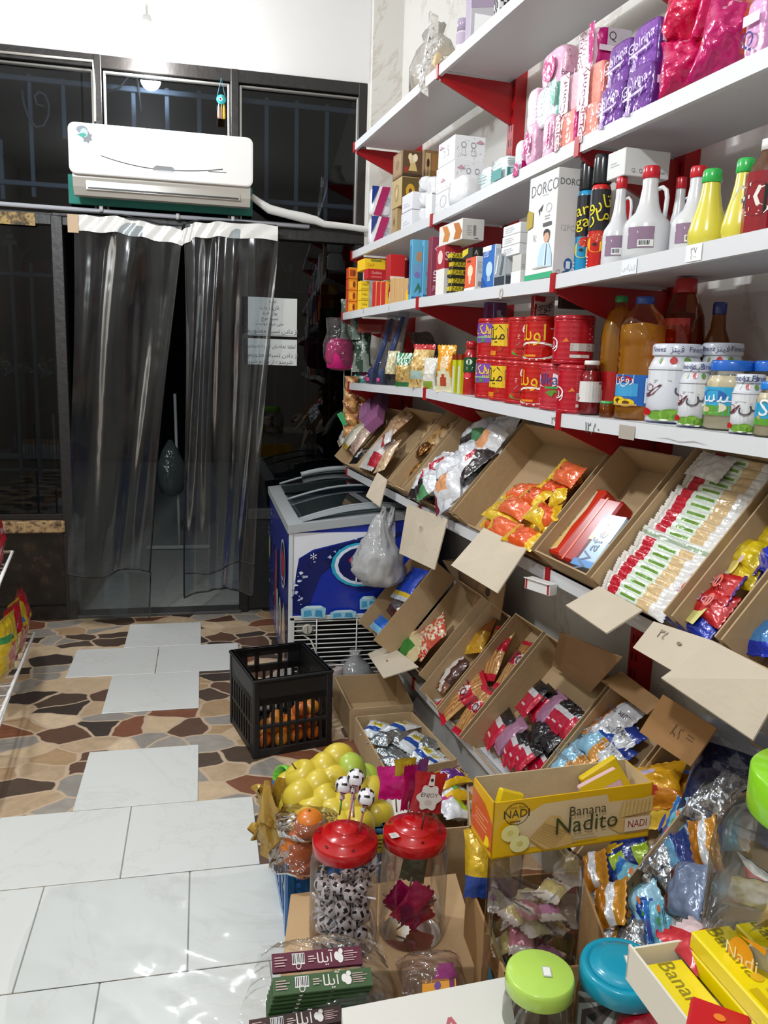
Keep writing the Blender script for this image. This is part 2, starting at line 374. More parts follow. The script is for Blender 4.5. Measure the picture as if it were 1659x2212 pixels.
# ================================================================== the shop itself
D = 4.464; WL = 1.385                                   # storefront plane, shelf wall (along the shelving)
CEIL = 3.55; XL = -2.1; YB = -1.9
b = MB(); box(b, XL, 3, YB, D+.05, -.05, 0, '#888888', 'stone')
rows = [(4.30, 3.944, [-.39, -.02]), (3.94, 3.584, [-.605, -.222, .162]), (3.58, 3.18, [-.407, -.026]), (2.85, 2.457, [-.41, -.026]),
        (2.453, 2.087, [-1.0, -.617, -.232, .147]), (2.083, 1.706, [-1.2, -.81, -.425, -.047, .335]), (1.702, 1.325, [-1.4, -1.01, -.625, -.24, .143, .42]),
        (1.321, .94, [-1.2, -.81, -.425, -.047, .335]), (.936, .56, [-1.4, -1.01, -.625, -.24, .143, .42])]
for y1, y0, xs in rows:
    for a, c in zip(xs, xs[1:]): box(b, a+.0015, c-.0015, y0, y1, 0, .004, '#dddddd', 'whitetile', bev=.0012)
for a, c, y0, y1 in ((-1.0, .147, 2.087, 2.453), (-1.2, .335, 1.706, 2.083), (-1.4, .42, .56, 1.702)): box(b, a+.002, c-.002, y0+.002, y1-.002, 0, .0022, '#8f8e8a', 'rough')
struct('floor', b)
b = MB(); box(b, XL-.1, 3, YB-.1, D+.3, CEIL, CEIL+.1, '#cfccc6', 'wall'); struct('ceiling', b)
b = MB(); box(b, XL-.1, XL, YB, D, 0, CEIL, '#a39e94', 'wall'); struct('wall_left', b)
b = MB(); box(b, XL, 3, YB-.1, YB, 0, CEIL, '#a39e94', 'wall'); struct('wall_rear', b)
b = MB(); p0, p1 = SL(-3, WL, 0), SL(4.36, WL, 0)
n_ = N*.1
vs = [p0, p1, p1+n_, p0+n_]; vs = [v[:] for v in vs]+[(v+Z*CEIL)[:] for v in vs]
convex(b, vs, [(0, 1, 5, 4), (1, 2, 6, 5), (2, 3, 7, 6), (3, 0, 4, 7), (0, 3, 2, 1), (4, 5, 6, 7)], '#d8d5ce', 'marble', None)
struct('wall_right', b)
FT = 2.842; FB = 2.10                                    # transom window top and bottom
b = MB(); box(b, XL, 1.25, D, D+.16, FT, CEIL, '#d8d6d5', 'wall'); box(b, .852, 1.25, D-.012, D+.16, 0, FT, '#dcdad4', 'wall')
box(b, XL, -.72, D, D+.16, 0, .48, '#15100d', 'blackstone'); struct('wall_back', b)
b = MB(); box(b, .866, 1.2, D-.05, D-.004, 0, CEIL-.02, '#d5d1c9', 'marble'); struct('trim_1', b)
b = MB(); box(b, XL, -.715, D-.05, D+.17, .482, .545, '#8a6d4a', 'granite', bev=.006); struct('trim_2', b)
b = MB(); box(b, XL, -.70, D-.02, D-.001, .0, .075, '#0c0b0a', 'blackstone'); struct('baseboard_back', b)
DK = '#17120f'
def bar_x(bb, x0, x1, z, w, y, t, c=DK, k='black'): box(bb, x0, x1, y, y+t, z-w/2, z+w/2, c, k, bev=.003)
def bar_z(bb, x, z0, z1, w, y, t, c=DK, k='black'): box(bb, x-w/2, x+w/2, y, y+t, z0, z1, c, k, bev=.003)
# window over the door: three panes in a black steel frame
w1 = tag(bpy.data.objects.new('window_1', None), kind='structure'); COL.objects.link(w1)
m1, m2 = on_y(212, 200, D).x, on_y(507, 220, D).x
b = MB(); bar_x(b, XL, .85, FT-.03, .06, D-.01, .05); bar_x(b, XL, .85, FB+.0, .05, D-.01, .05)
for x, ww in ((m1, .035), (m2, .04), (.828, .045)): bar_z(b, x, FB, FT, ww, D-.012, .05)
b.build('window_frame', w1)
b = MB()
for x in (m1-.026, m1+.03, m2-.03, m2+.03): bar_z(b, x, FB+.02, FT-.07, .011, D-.006, .03, '#8f8d88', 'metal')
for xa, xb in ((XL, m1-.026), (m1+.03, m2-.03), (m2+.03, .80)): bar_x(b, xa, xb, FT-.075, .010, D-.006, .03, '#77746f', 'metal')
bar_z(b, .803, FB+.02, FT-.07, .01, D-.006, .03, '#8a867f', 'metal')
b.build('pane_bead', w1)
for i, (a, c) in enumerate(((XL, m1-.02), (m1+.02, m2-.02), (m2+.02, .806))):
    b = MB(); box(b, a, c, D+.018, D+.023, FB+.02, FT-.05, '#b8c0c8', 'glass'); b.build('pane', w1)
b = MB(); GY = D+.10
for px, py0, py1 in ((68, 160, 425), (140, 170, 300), (290, 185, 300), (362, 190, 300), (431, 195, 300), (576, 210, 440), (641, 217, 470), (706, 225, 480), (0, 300, 430)):
    x = on_y(px, 300, GY).x; bar_z(b, x, on_y(px, py1, GY).z, on_y(px, py0, GY).z, .022, GY, .012, '#a4a5a8', 'metal')
zt = on_y(400, 205, GY).z; zb = on_y(640, 440, GY).z
bar_x(b, XL, .82, zt, .026, GY-.012, .012, '#a4a5a8', 'metal'); bar_x(b, XL, .82, zb, .024, GY-.012, .012, '#a4a5a8', 'metal')
solo('security_grille', b, 'grey flat steel security bars behind the panes over the door', 'grille')
# shop window left of the doorway
w2 = tag(bpy.data.objects.new('window_2', None), kind='structure'); COL.objects.link(w2)
b = MB(); bar_x(b, XL, -.70, 2.06, .05, D-.012, .05); bar_x(b, XL, -.70, .56, .03, D-.01, .05); bar_z(b, -.70, 0, 2.08, .055, D-.03, .09, '#1d1a19'); b.build('window_frame', w2)
b = MB(); box(b, XL, -.80, D-.016, D-.011, 2.025, 2.085, '#b09050', 'rusty'); b.build('painted_strip', w2)
b = MB(); box(b, XL, -.728, D+.01, D+.015, .57, 2.04, '#a9b0b6', 'glass'); b.build('pane', w2)
b = MB(); GY = D+.09
for px in (30, 72, 120):
    x = on_y(px, 700, GY).x; bar_z(b, x, .58, 1.86 if px != 30 else 1.95, .02, GY, .012, '#6f7073', 'metal')
    if px == 30:
        for dz, hw in ((0, .035), (.03, .02), (.055, .012)): box(b, x-hw, x+hw, GY, GY+.012, 1.94+dz, 1.955+dz+.012, '#5c5348', 'metal', bev=.003)
bar_x(b, XL, -.74, 1.80, .022, GY-.01, .012, '#6f7073', 'metal'); bar_x(b, XL, -.74, .70, .022, GY-.01, .012, '#6f7073', 'metal')
b_ = on_y(72, 500, GY); tube(b, [(b_.x+.02+.10*cos(a), GY, 1.80+.14*sin(a)) for a in [pi-.3*i for i in range(6)]], .007, 6, '#4b4b4d')
solo('security_grille', b, 'dark iron security bars with spear tip behind the left shop window', 'grille')
# doorway and the glazed panel on its right
dr = tag(bpy.data.objects.new('door_1', None), kind='structure'); COL.objects.link(dr)
b = MB(); bar_x(b, -.72, .85, 2.065, .06, D-.02, .07, '#14110f'); bar_z(b, .215, 0, 2.05, .05, D-.005, .05); bar_z(b, .828, 0, 2.05, .05, D-.012, .05); bar_x(b, .215, .85, .565, .06, D-.005, .04, '#3a3a38'); bar_x(b, -.68, .2, .008, .016, D-.02, .12, '#4d4d4b', 'metal')
b.build('door_frame', dr)
b = MB(); box(b, .235, .81, D+.015, D+.02, .6, 2.03, '#9aa0a4', 'glass'); b.build('pane', dr)
b = MB(); box(b, .235, .81, D+.008, D+.02, .02, .54, '#191a1a', 'black'); b.build('kick_panel', dr)
b = MB(); GY = D+.08
for px, top in ((629, 1.93), (664, 1.94), (718, 1.95), (598, 1.85), (690, 1.85)):
    x = on_y(px, 560, GY).x; bar_z(b, x, .6, top-.05, .016, GY, .012, '#5a5b5e', 'metal')
    if px in (664, 718): box(b, x-.017, x+.017, GY-.004, GY+.016, top-.17, top-.03, '#3c4650', 'metal', bev=.004)
    if px == 629: box(b, x-.012, x+.012, GY-.004, GY+.016, top-.05, top, '#b9b6a6', 'metal', bev=.004)
bar_x(b, .24, .81, 1.78, .02, GY-.01, .012, '#5a5b5e', 'metal')
for cx, a in ((.33, 1), (.66, -1)): tube(b, [(cx+a*(.13*cos(t)), GY, 1.80+.17*sin(t)) for t in [i*pi/14 for i in range(8)]], .006, 6, '#77787a')
solo('security_grille', b, 'black wrought iron bars with arcs behind the glazed panel with notices', 'grille')
# night outside
b = MB(); box(b, -6, 6, D+.06, D+7, -.06, -.005, '#a5a69f', 'rough'); tag(solo('pavement', b, 'grey pavement outside seen through the doorway', 'pavement'), kind='structure')
b = MB()
box(b, -6, 6, D+7, D+7.2, -.05, 6, '#0a0b0d', 'rough'); tag(solo('street_wall', b, 'dark wall across the night street', 'wall'), kind='structure')
# added goods that stand in for reflections in the left shop window
YW = D+.42
a, c = on_y(-60, 992, YW), on_y(141, 986, YW)
b = MB(); box(b, a.x, c.x, YW-.03, YW+.2, c.z-.012, c.z+.02, '#8f9290', 'metal', bev=.002); box(b, a.x, c.x, YW-.03, YW-.02, c.z-.08, c.z-.065, '#8f9290', 'metal'); solo('reflection_ledge', b, 'pale ledge behind the left shop window', 'ledge')
for i in range(11):
    q = on_y(54+7.4*i, 985, YW); b = MB(); box(b, -.007, .007, -.03, .03, 0, .075, ['#b8b0a0']*5+['#b06a28'], 'paper'); box(b, -.0072, .0072, -.0305, .03, .05, .076, '#a8682c', 'paper')
    solo('reflection_packet', b, f'slim white and orange packet behind the left shop window, {ORD[i]} from the left', 'packet', T(Vector((q.x, YW, c.z+.021))), 'slim packets on the window ledge')
q = on_y(33, 985, YW); t = thing('reflection_bottle', 'small dark blue bottle on the ledge behind the left shop window', 'bottle', T(Vector((q.x, YW, c.z+.021)))); b = MB(); lathe(b, [(.02, 0), (.02, .07), (.009, .09), (.009, .1)], 14, '#1c3a66', 'gloss'); b.build('body', t); b = MB(); lathe(b, [(.011, .1), (.011, .115)], 12, '#2a2a2e', 'gloss'); b.build('cap', t)
for i, px in enumerate((10, 48, 92, 126)):
    q = on_y(px, 785+3*i, YW); b = MB(); pillow(b, .075, .12, .05, lambda u, v: '#8a7a58' if v > .4 else '#6a6e74', 9, 12, 'silver', i, .08, .5, 2.4, RX(75) @ RZ(25)); solo('foil_bag', b, f'shiny foil bag hanging behind the left shop window, {ORD[i]} from the left', 'bag', T(q), 'foil bags behind the left shop window')  # bags added in place of shiny highlights on the glass
a, c = on_y(-40, 700, D+1.2), on_y(110, 560, D+1.2); b = MB(); box(b, a.x, c.x, D+1.2, D+1.23, a.z, c.z, '#5a1418', 'rough'); t = thing('reflection_banner', 'dark red banner on a post in the night behind the left shop window', 'banner', T(((a.x+c.x)/2, D+1.2, 0))); b.v = [(v[0]-(a.x+c.x)/2, v[1]-D-1.2, v[2]) for v in b.v]; b.build('cloth', t); b = MB(); tube(b, [(0, .05, 0), (0, .05, c.z)], .02, 8, '#3a3a3c', 'metal'); b.build('post', t)  # banner and post added to give the glass its dark red reflection
# squeegee outside
q = on_z(388, 1186, 0.0)
sq = thing('floor_squeegee', 'white handled floor squeegee standing outside in the doorway', 'squeegee', T(q))
b = MB(); tube(b, [(0, 0, .03), (-.01, .03, .62), (-.02, .06, 1.15)], .011, 8, '#b9b9b6'); b.build('handle', sq)
b = MB(); box(b, -.24, .22, -.012, .012, 0, .03, '#a8a8a4', 'metal', bev=.006); b.build('blade', sq)
b = MB()
lathe(b, [(.004, .0), (.075, .03), (.11, .12), (.10, .24), (.05, .36), (.012, .42)], 16, '#7d8784', 'bagfilm', wob=lambda a, z: 1+.12*sin(3*a+9*z))
solo('carrier_bag', b, 'pale plastic bag hung on the squeegee outside the doorway', 'bag', T(q+Vector((-.055, -.02, .40))))
# ------------------------------------------------------------------ plastic door curtain
def curtain(name, label, top, bot, seed, ncol=90, nrow=26):
    """top and bottom edges as (x0, x1, z); folds run down the sheet"""
    t = thing(name, label, 'door curtain', T((0, D-.12, 0)))
    r = random.Random(seed); f = [(r.uniform(9, 34), r.uniform(0, 6), r.uniform(.006, .02)) for _ in range(5)]
    def P(u, v):
        x = (top[0]+(top[1]-top[0])*u)*(1-v) + (bot[0]+(bot[1]-bot[0])*u)*v
        zt = top[2](u) if callable(top[2]) else top[2]; zb = bot[2](u) if callable(bot[2]) else bot[2]
        am = .55+.8*sin(pi*min(1, v*1.2))*.6
        y = sum(a*sin(k*(u + .05*v*sin(p))+p+1.5*v) for k, p, a in f)*am*(1-.35*v) + .012*sin(9*v+7*u)
        if v < .02: y *= .3
        return (x+.01*sin(5*v+8*u), y, zt+(zb-zt)*v)
    b = MB(); grid(b, P, ncol, nrow, '#d4dade', 'pvc'); b.build('sheet', t)
    b = MB(); tube(b, [P(1 if seed == 1 else 0, v/40) for v in range(41)], .0045, 5, '#0b0b0b', 'black'); b.build('edge_binding', t)
    b = MB(); tube(b, [P(u/30, 1) for u in range(31)], .005, 5, '#0b0b0b', 'black'); b.build('edge_binding', t)
    return t, P
zc = lambda px, py: on_y(px, py, D-.12).z
xc = lambda px, py: on_y(px, py, D-.12).x
Lt, PL = curtain('door_curtain', 'left sheet of the clear plastic door curtain with black edging', (xc(160, 470), xc(390, 500), zc(250, 480)), (xc(150, 1235), xc(322, 1240), lambda u: zc(240, 1238)-.02*sin(6*u)), 1)
Rt, PR = curtain('door_curtain', 'right sheet of the clear plastic door curtain hanging beside the freezer', (xc(398, 500), xc(600, 500), zc(500, 490)), (xc(402, 1300), xc(545, 1300), lambda u: zc(470, 1290)+.05*sin(3.0*u+.1)), 2)
b = MB(); tube(b, [PR(u/30, .93+.02*sin(5*u/30)) for u in range(31)], .004, 5, '#0b0b0b', 'black'); b.build('edge_binding', Rt)
b = MB(); grid(b, lambda u, v: (xc(150, 1240)+(xc(325, 1240)-xc(150, 1240))*u, .02*sin(11*u)-.01, zc(240, 1238)-.0+(.03-zc(240, 1238))*v), 24, 6, '#c9cfd2', 'pvc'); b.build('loose_flap', Lt)
b = MB(); tube(b, [(xc(325, 1240)-.012*v/10, .0, zc(240, 1238)+(.02-zc(240, 1238))*v/10) for v in range(11)], .0045, 5, '#0b0b0b', 'black'); b.build('edge_binding', Lt)
def tape(pts, hh, lab, par):
    b = MB(); n = len(pts)-1
    def P(u, v):
        k = min(int(u*n), n-1); f = u*n-k; p = Vector(pts[k]).lerp(Vector(pts[k+1]), f)
        return (p.x, p.y-.006+.004*sin(40*u+5*v), p.z-hh*v+.004*sin(23*u))
    grid(b, P, 40, 5, '#e9e8e4', 'gloss'); o = b.build('packing_tape', par); o['label'] = lab
yy = 0.0
tape([(xc(160, 465), yy, zc(160, 465)), (xc(250, 468), yy, zc(250, 468)), (xc(320, 482), yy, zc(320, 482)), (xc(393, 496), yy, zc(393, 496))], .075, 'crinkled white tape along the curtain top', Lt)
tape([(xc(392, 500), yy-.004, zc(392, 500)), (xc(420, 482), yy-.004, zc(420, 482)), (xc(480, 480), yy-.004, zc(480, 480)), (xc(600, 488), yy-.004, zc(600, 488))], .072, 'crinkled white tape along the curtain top', Rt)
b = MB(); p = (xc(146, 463), 0, zc(146, 463)); box(b, p[0], p[0]+.05, -.014, -.010, p[2]-.085, p[2], '#c9ac8a', 'paper'); o = b.build('cardboard_patch', Lt); o['label'] = 'tan cardboard patch under the tape'
# conduit and cable above the door
b = MB(); A = on_y(0, 440, D-.05); B_ = on_y(668, 490, D-.05)
A = A+(A-B_)*.4
tube(b, [A, B_], .011, 10, '#b9bcc4', 'metal')
for px, py in ((219, 452), (384, 468), (503, 474)): p = on_y(px, py, D-.06); tube(b, [p+Vector((-.008, 0, 0)), p+Vector((.008, 0, 0))], .016, 8, '#d8d8d8', 'metal')
solo('curtain_rail', b, 'grey steel pipe rail running across above the plastic curtain', 'rail')
b = MB(); tube(b, [on_y(px, py, D-.07) for px, py in ((118, 458), (170, 458), (260, 464), (310, 474), (345, 484), (392, 488), (410, 480), (430, 476), (520, 479), (598, 488))], .004, 6, '#141414', 'black')
solo('black_cable', b, 'thin black cable sagging along the top of the plastic curtain', 'cable')
b = MB(); tube(b, [on_y(px, py, D-.02) for px, py in ((0, 112), (100, 122), (200, 132), (203, 180), (205, 262))], .006, 6, '#c9c4bc', 'metal'); solo('cable_trunking', b, 'pale cable trunking bent down the frame left of the air conditioner', 'cable')
b = MB(); tube(b, [on_y(px, py, D+.07) for px, py in ((48, 195), (52, 225), (62, 255), (78, 275), (95, 272), (105, 250), (106, 225), (98, 205), (85, 198), (75, 208), (80, 225), (95, 230))], .006, 6, '#a9a69e', 'metal')
solo('coiled_cable', b, 'loop of pale cable hanging on the bars left of the air conditioner', 'cable')
b = MB(); tube(b, [on_y(px, py, D+.07) for px, py in ((228, 200), (258, 190), (275, 168), (290, 152), (298, 175), (305, 240))], .005, 6, '#77736a', 'metal'); solo('dangling_cable', b, 'thin cable looping behind the middle pane above the air conditioner', 'cable')
# notices on the glass
def paper(label, p0, p1, lines, yoff):
    a, c = on_y(*p0, D-.13), on_y(*p1, D-.13); w, h = c.x-a.x, a.z-c.z
    b = MB(); t = thing('notice', label, 'notice', T((a.x+w/2, D-.005, c.z)), 'paper notices on the door glass')
    box(b, -w/2, w/2, -.001, .001, 0, h, '#c9ccc9'); b.build('sheet', t)
    b = MB(); art(b, flatP((-w/2, -.001, 0), (w, 0, 0), (0, 0, h), (0, -1, 0)), w, h, lines); b.build('handwriting', t)
INK = '#3b3b3f'
def paper2(label, px0, py0, px1, py1, lines):
    Y = D-.004; a, c = on_y(px0, py0, Y), on_y(px1, py1, Y); w, h = c.x-a.x, a.z-c.z
    t = thing('notice', label, 'notice', T((a.x+w/2, Y, c.z)), 'paper notices on the door glass')
    b = MB(); box(b, -w/2, w/2, -.001, .001, 0, h, '#d4d7d4'); b.build('sheet', t)
    b = MB(); art(b, flatP((-w/2, -.001, 0), (w, 0, 0), (0, 0, h), (0, -1, 0)), w, h, lines); b.build('handwriting', t)
paper2('upper white paper notice with six short lines on the door glass', 523, 640, 641, 728, [('t', fa('لطفا'), .55, .9, .016, INK), ('t', fa('نان و رب'), .5, .74, .02, INK), ('t', fa('پول نفرید'), .5, .6, .016, INK), ('t', fa('نسیه نوج'), .5, .46, .018, INK), ('t', fa('حتی شما دوست'), .5, .32, .016, INK), ('t', fa('از دادن نسیه معذوریم'), .55, .13, .024, INK), ('r', .02, .02, .98, .035, '#8f918f')])
paper2('lower white paper notice with three handwritten lines on the door glass', 526, 730, 641, 790, [('t', fa('لطفا تقاضای نسیه نفرمایید'), .5, .72, .032, INK), ('t', fa('از دادن نسیه معذوریم'), .55, .38, .026, INK), ('t', fa('شرمنده از مردم شریف'), .45, .12, .022, INK)])
# ------------------------------------------------------------------ air conditioner
YA = D-.225
a = on_y(146, 266, YA); c = on_y(546, 440, YA); AW = c.x-a.x; az1 = a.z+.005; az0 = on_y(350, 432, YA+.03).z; AH = az1-az0
ac = thing('air_conditioner', 'white wall split air conditioner with stickers above the door', 'air conditioner', T(((a.x+c.x)/2, D-.02, az0)))
pf = [(0, .03), (-.10, .0), (-.15, .0), (-.175, .035), (-.185, .075), (-.19, AH*.5), (-.185, AH-.03), (-.165, AH-.004), (-.14, AH), (0, AH)]
def extr(bb, prof, x0, x1, col, kind='gloss', M=None, smooth=False):
    n = len(prof); vs = [(x, y, z) for x in (x0, x1) for y, z in prof]
    fs = [tuple(range(n)), tuple(range(2*n-1, n-1, -1))]+[(i, n+i, n+(i+1) % n, (i+1) % n) for i in range(n)]
    bb.add(vs, fs, col, kind, M, smooth)
b = MB(); extr(b, pf, -AW/2+.01, AW/2-.01, '#bdb8af'); b.build('body', ac)  # shade of the lower part put into the body grey
b = MB(); z0p, z1p = .085, AH+.002
n = 12
def rrect(w, h, r, k=5):
    out = []
    for cx, cz, a0 in ((w/2-r, h/2-r, 0), (-w/2+r, h/2-r, 90), (-w/2+r, -h/2+r, 180), (w/2-r, -h/2+r, 270)):
        for i in range(k+1): t = radians(a0+90*i/k); out.append((cx+r*cos(t), cz+r*sin(t)))
    return out
def slab(bb, outline, y0, y1, col, kind, M=None, bev=.004):
    n = len(outline); inner = [(x*(1-bev/.2), z*(1-bev/.1)) for x, z in outline]
    vs = [(x, y1, z) for x, z in outline]+[(x, y0+bev, z) for x, z in outline]+[(x, y0, z) for x, z in inner]
    fs = [tuple(range(n))]+[(i, n+i, n+(i+1) % n, (i+1) % n)[::-1] for i in range(n)]+[(n+i, 2*n+i, 2*n+(i+1) % n, n+(i+1) % n)[::-1] for i in range(n)]+[tuple(2*n+i for i in range(n))[::-1]]
    bb.add(vs, fs, col, kind, M)
slab(b, rrect(AW, z1p-z0p, .03), -.215, -.17, '#f4f3f1', 'gloss', T((0, 0, (z0p+z1p)/2))); b.build('front_panel', ac)
b = MB(); box(b, -AW*.42, AW*.43, -.182, -.176, .022, .072, '#aca79d', 'gloss', RX(0), bev=.002); o = b.build('louver', ac); o['label'] = 'closed air outlet flap with shade painted in grey'  # louver colour darkened for the shade below the overhead lamp
b = MB(); box(b, -AW*.41, AW*.42, -.1845, -.178, .026, .034, '#2a2622', 'black'); b.build('outlet_slot', ac)
b = MB(); PA = flatP((-AW/2, -.2152, z0p), (AW, 0, 0), (0, 0, z1p-z0p), (0, -1, 0)); HP = z1p-z0p
k = [(.17+.66*i/24, .2+.18*((i/24-.5)*2)**2*(1 if i < 12 else .6)-.08*0) for i in range(25)]
els = [('p', [(u, v+.012) for u, v in k]+[(u, v-.008) for u, v in k[::-1]], '#4a4a4c'), ('p', [(.445, .17), (.555, .17), (.565, .22), (.55, .27), (.465, .28), (.45, .24)], '#8e9094'), ('r', .45, .155, .555, .185, '#d9dcdf'), ('p', [(.75, .235), (.85, .24), (.85, .255), (.75, .25)], '#5a5a5c')]
art(b, PA, AW, HP, els); b.build('trim_line', ac)
b = MB(); art(b, PA, AW, HP, [('p', [(.05+.03*cos(t)*(1 if i % 2 else .7)+.05, .72+.13*sin(t)*(1 if i % 2 else .7)) for i, t in enumerate([2*pi*j/14 for j in range(14)])], '#8d939b'), ('e', .075, .86, .03, .075, '#9aa4b0'), ('e', .085, .80, .02, .09, '#c9dfe6'), ('p', [(.045, .76), (.085, .80), (.1, .76), (.08, .70)], '#4fb5a4')]); o = b.build('sticker', ac); o['label'] = 'silver and teal promotional stickers'
A = on_y(150, 412, D-.02); C_ = on_y(545, 468, D-.02)
b = MB(); box(b, A.x-.004, C_.x, D-.03, D-.012, on_y(350, 452, D-.02).z-.005, az0+.12, '#3d8f83', 'rough', bev=.003); solo('backing_board', b, 'teal foam board behind and below the air conditioner', 'board')
b = MB(); pts = [on_y(px, py, D-.07) for px, py in ((543, 424), (560, 437), (582, 452), (620, 462), (655, 470), (682, 476), (700, 484), (745, 489), (792, 496), (830, 502))]
def wrap_r(i): return .016+.004*((i*7) % 3)
tube(b, pts, [.016, .018, .024, .023, .026, .022, .018, .017, .017, .017], 10, '#dcdcd8', 'gloss'); solo('refrigerant_pipe', b, 'white tape wrapped pipe from the air conditioner to the wall', 'pipe')
# charm hanging at the window
p = on_y(478, 215, D-.06)
ch = thing('evil_eye_charm', 'turquoise bead eye charm with coloured tassels hanging at the middle pane', 'charm', T(p))
b = MB(); lathe(b, [(.0001, -.008), (.018, -.007), (.024, 0), (.018, .007), (.0001, .008)], 18, '#2fa3a8', 'gloss', RX(90)); b.build('disc', ch)
b = MB(); art(b, flatP((-.024, -.0085, -.024), (.048, 0, 0), (0, 0, .048), (0, -1, 0)), .048, .048, [('e', .42, .5, .2, .2, '#e8ecec'), ('e', .42, .5, .1, .11, '#14202c')]); b.build('eye', ch)
b = MB(); tube(b, [(-.018, 0, .018), (0, 0, .10), (.018, 0, .018)], .002, 5, '#3f8a98', 'paper'); b.build('cord', ch)
for dx, c_ in ((-.012, '#b98a7a'), (.001, '#8a6f5c'), (.013, '#d8b030')):
    b = MB(); lathe(b, [(.002, -.02), (.006, -.04), (.0075, -.075), (.006, -.088)], 8, c_, 'rough', T((dx, 0, 0))); b.build('tassel', ch)
# lamp near the storefront and the room lamps
def led_bulb(p, label, glow=True, power=60, r=.06):
    t = thing('led_bulb', label, 'lamp', T(p))
    b = MB(); lathe(b, [(.0001, -r), (.5*r, -.87*r), (.87*r, -.5*r), (r, 0), (.92*r, .4*r), (.6*r, .95*r)], 20, '#ffffff', 'glow'); b.build('globe', t)
    b = MB(); lathe(b, [(.6*r, .95*r), (.5*r, 1.5*r), (.35*r, 2.0*r)], 16, '#d8d8d6', 'gloss'); b.build('neck', t)
    b = MB(); tube(b, [(0, 0, 2*r), (0, 0, CEIL-p[2])], .006, 6, '#d5d2cc', 'paper'); b.build('flex', t)
    L = bpy.data.lights.new('bulb_light', 'POINT'); L.energy = power; L.shadow_soft_size = r; L.color = (.91, .955, 1.0)
    o = bpy.data.objects.new('bulb_light', L); COL.objects.link(o); o.location = Vector(p)+Vector((0, 0, -r*1.9))
    return t
p = on_y(318, 88, D-.09)
led_bulb(p, 'bright hanging lamp in front of the white wall over the window', power=34, r=.055)
led_bulb(Vector((-.86, 2.15, 2.74)), 'white ceiling lamp over the aisle', power=95)
led_bulb(Vector((-.55, -.35, 3.05)), 'white ceiling lamp behind the viewer', power=100)
W = bpy.data.worlds.new('night'); SC.world = W; W.use_nodes = True
W.node_tree.nodes['Background'].inputs[0].default_value = (.012, .014, .018, 1); W.node_tree.nodes['Background'].inputs[1].default_value = 1.0
SC.view_settings.view_transform = 'Standard'; SC.view_settings.look = 'None'; SC.view_settings.exposure = 0.1; SC.view_settings.gamma = 1.0
SC.cycles.transparent_max_bounces = 40; SC.cycles.max_bounces = 10; SC.cycles.sample_clamp_indirect = 6
# ================================================================== wall shelving
WHT = '#d6d7da'; RED = '#a50d16'
SB = [3.99, 2.87, 1.86, .86, -.15]                      # section boundaries along the run
def lerp(a, b, t): return a+(b-a)*t
SHELF = {  # name: (front L, lip underside height at the section ends)
    1: (1.05, [(2.41, 2.401), (2.401, 2.388), (2.388, 2.38), (2.38, 2.38)]), 2: (1.05, [(1.910, 1.904), (1.904, 1.922), (1.922, 1.92), (1.92, 1.92)]),
    3: (1.008, [(1.616, 1.613), (1.613, 1.595), (1.600, 1.612), (1.61, 1.61)]), 4: (1.05, [(1.276, 1.286), (1.286, 1.259), (1.259, 1.264), (1.264, 1.264)]),
    5: (1.05, [(.842, .842), (.842, .847), (.847, .847), (.847, .847)]), 6: (1.05, [(.134, .137), (.137, .146), (.146, .146), (.146, .146)])}
LIP = .034
def top(k, s):
    L, hs = SHELF[k]
    for i in range(4):
        if s >= SB[i+1] or i == 3: return lerp(hs[i][1], hs[i][0], (s-SB[i+1])/(SB[i]-SB[i+1]))+LIP
rk = thing('wall_shelving', 'white steel wall shelving with red brackets and clips along the right wall', 'shelving', T(SL(2, WL-.01, 0)))
rki = rk.matrix_world.inverted()
def shm(bb, s0, s1, L0, L1, za0, za1, zb0, zb1, col, kind='metal'):
    """slab from s0 to s1; za at s0, zb at s1; bottom and top heights"""
    vs = [SL(s0, L0, za0), SL(s0, L1, za0), SL(s1, L1, zb0), SL(s1, L0, zb0), SL(s0, L0, za1), SL(s0, L1, za1), SL(s1, L1, zb1), SL(s1, L0, zb1)]
    convex(bb, vs, [(0, 1, 2, 3), (4, 5, 6, 7), (0, 1, 5, 4), (1, 2, 6, 5), (2, 3, 7, 6), (3, 0, 4, 7)], col, kind, rki)
for k, (L, hs) in SHELF.items():
    for i in range(4):
        if k == 6 and i == 0: s0 = 3.18
        else: s0 = SB[i]
        s1 = SB[i+1]; a, c = hs[i]; e = .003
        b = MB(); shm(b, s0-e, s1+e, L+.003, WL-.045, a+LIP-.012, a+LIP, c+LIP-.012, c+LIP, WHT); o = b.build('shelf_board', rk)
        f = MB(); shm(f, s0-e, s1+e, L, L+.014, a, a+LIP, c, c+LIP, WHT); f.build('front_lip', o)
b = MB(); shm(b, 3.18, -.15, 1.09, 1.11, 0, .137, 0, .146, '#b9b9b6'); b.build('plinth', rk)
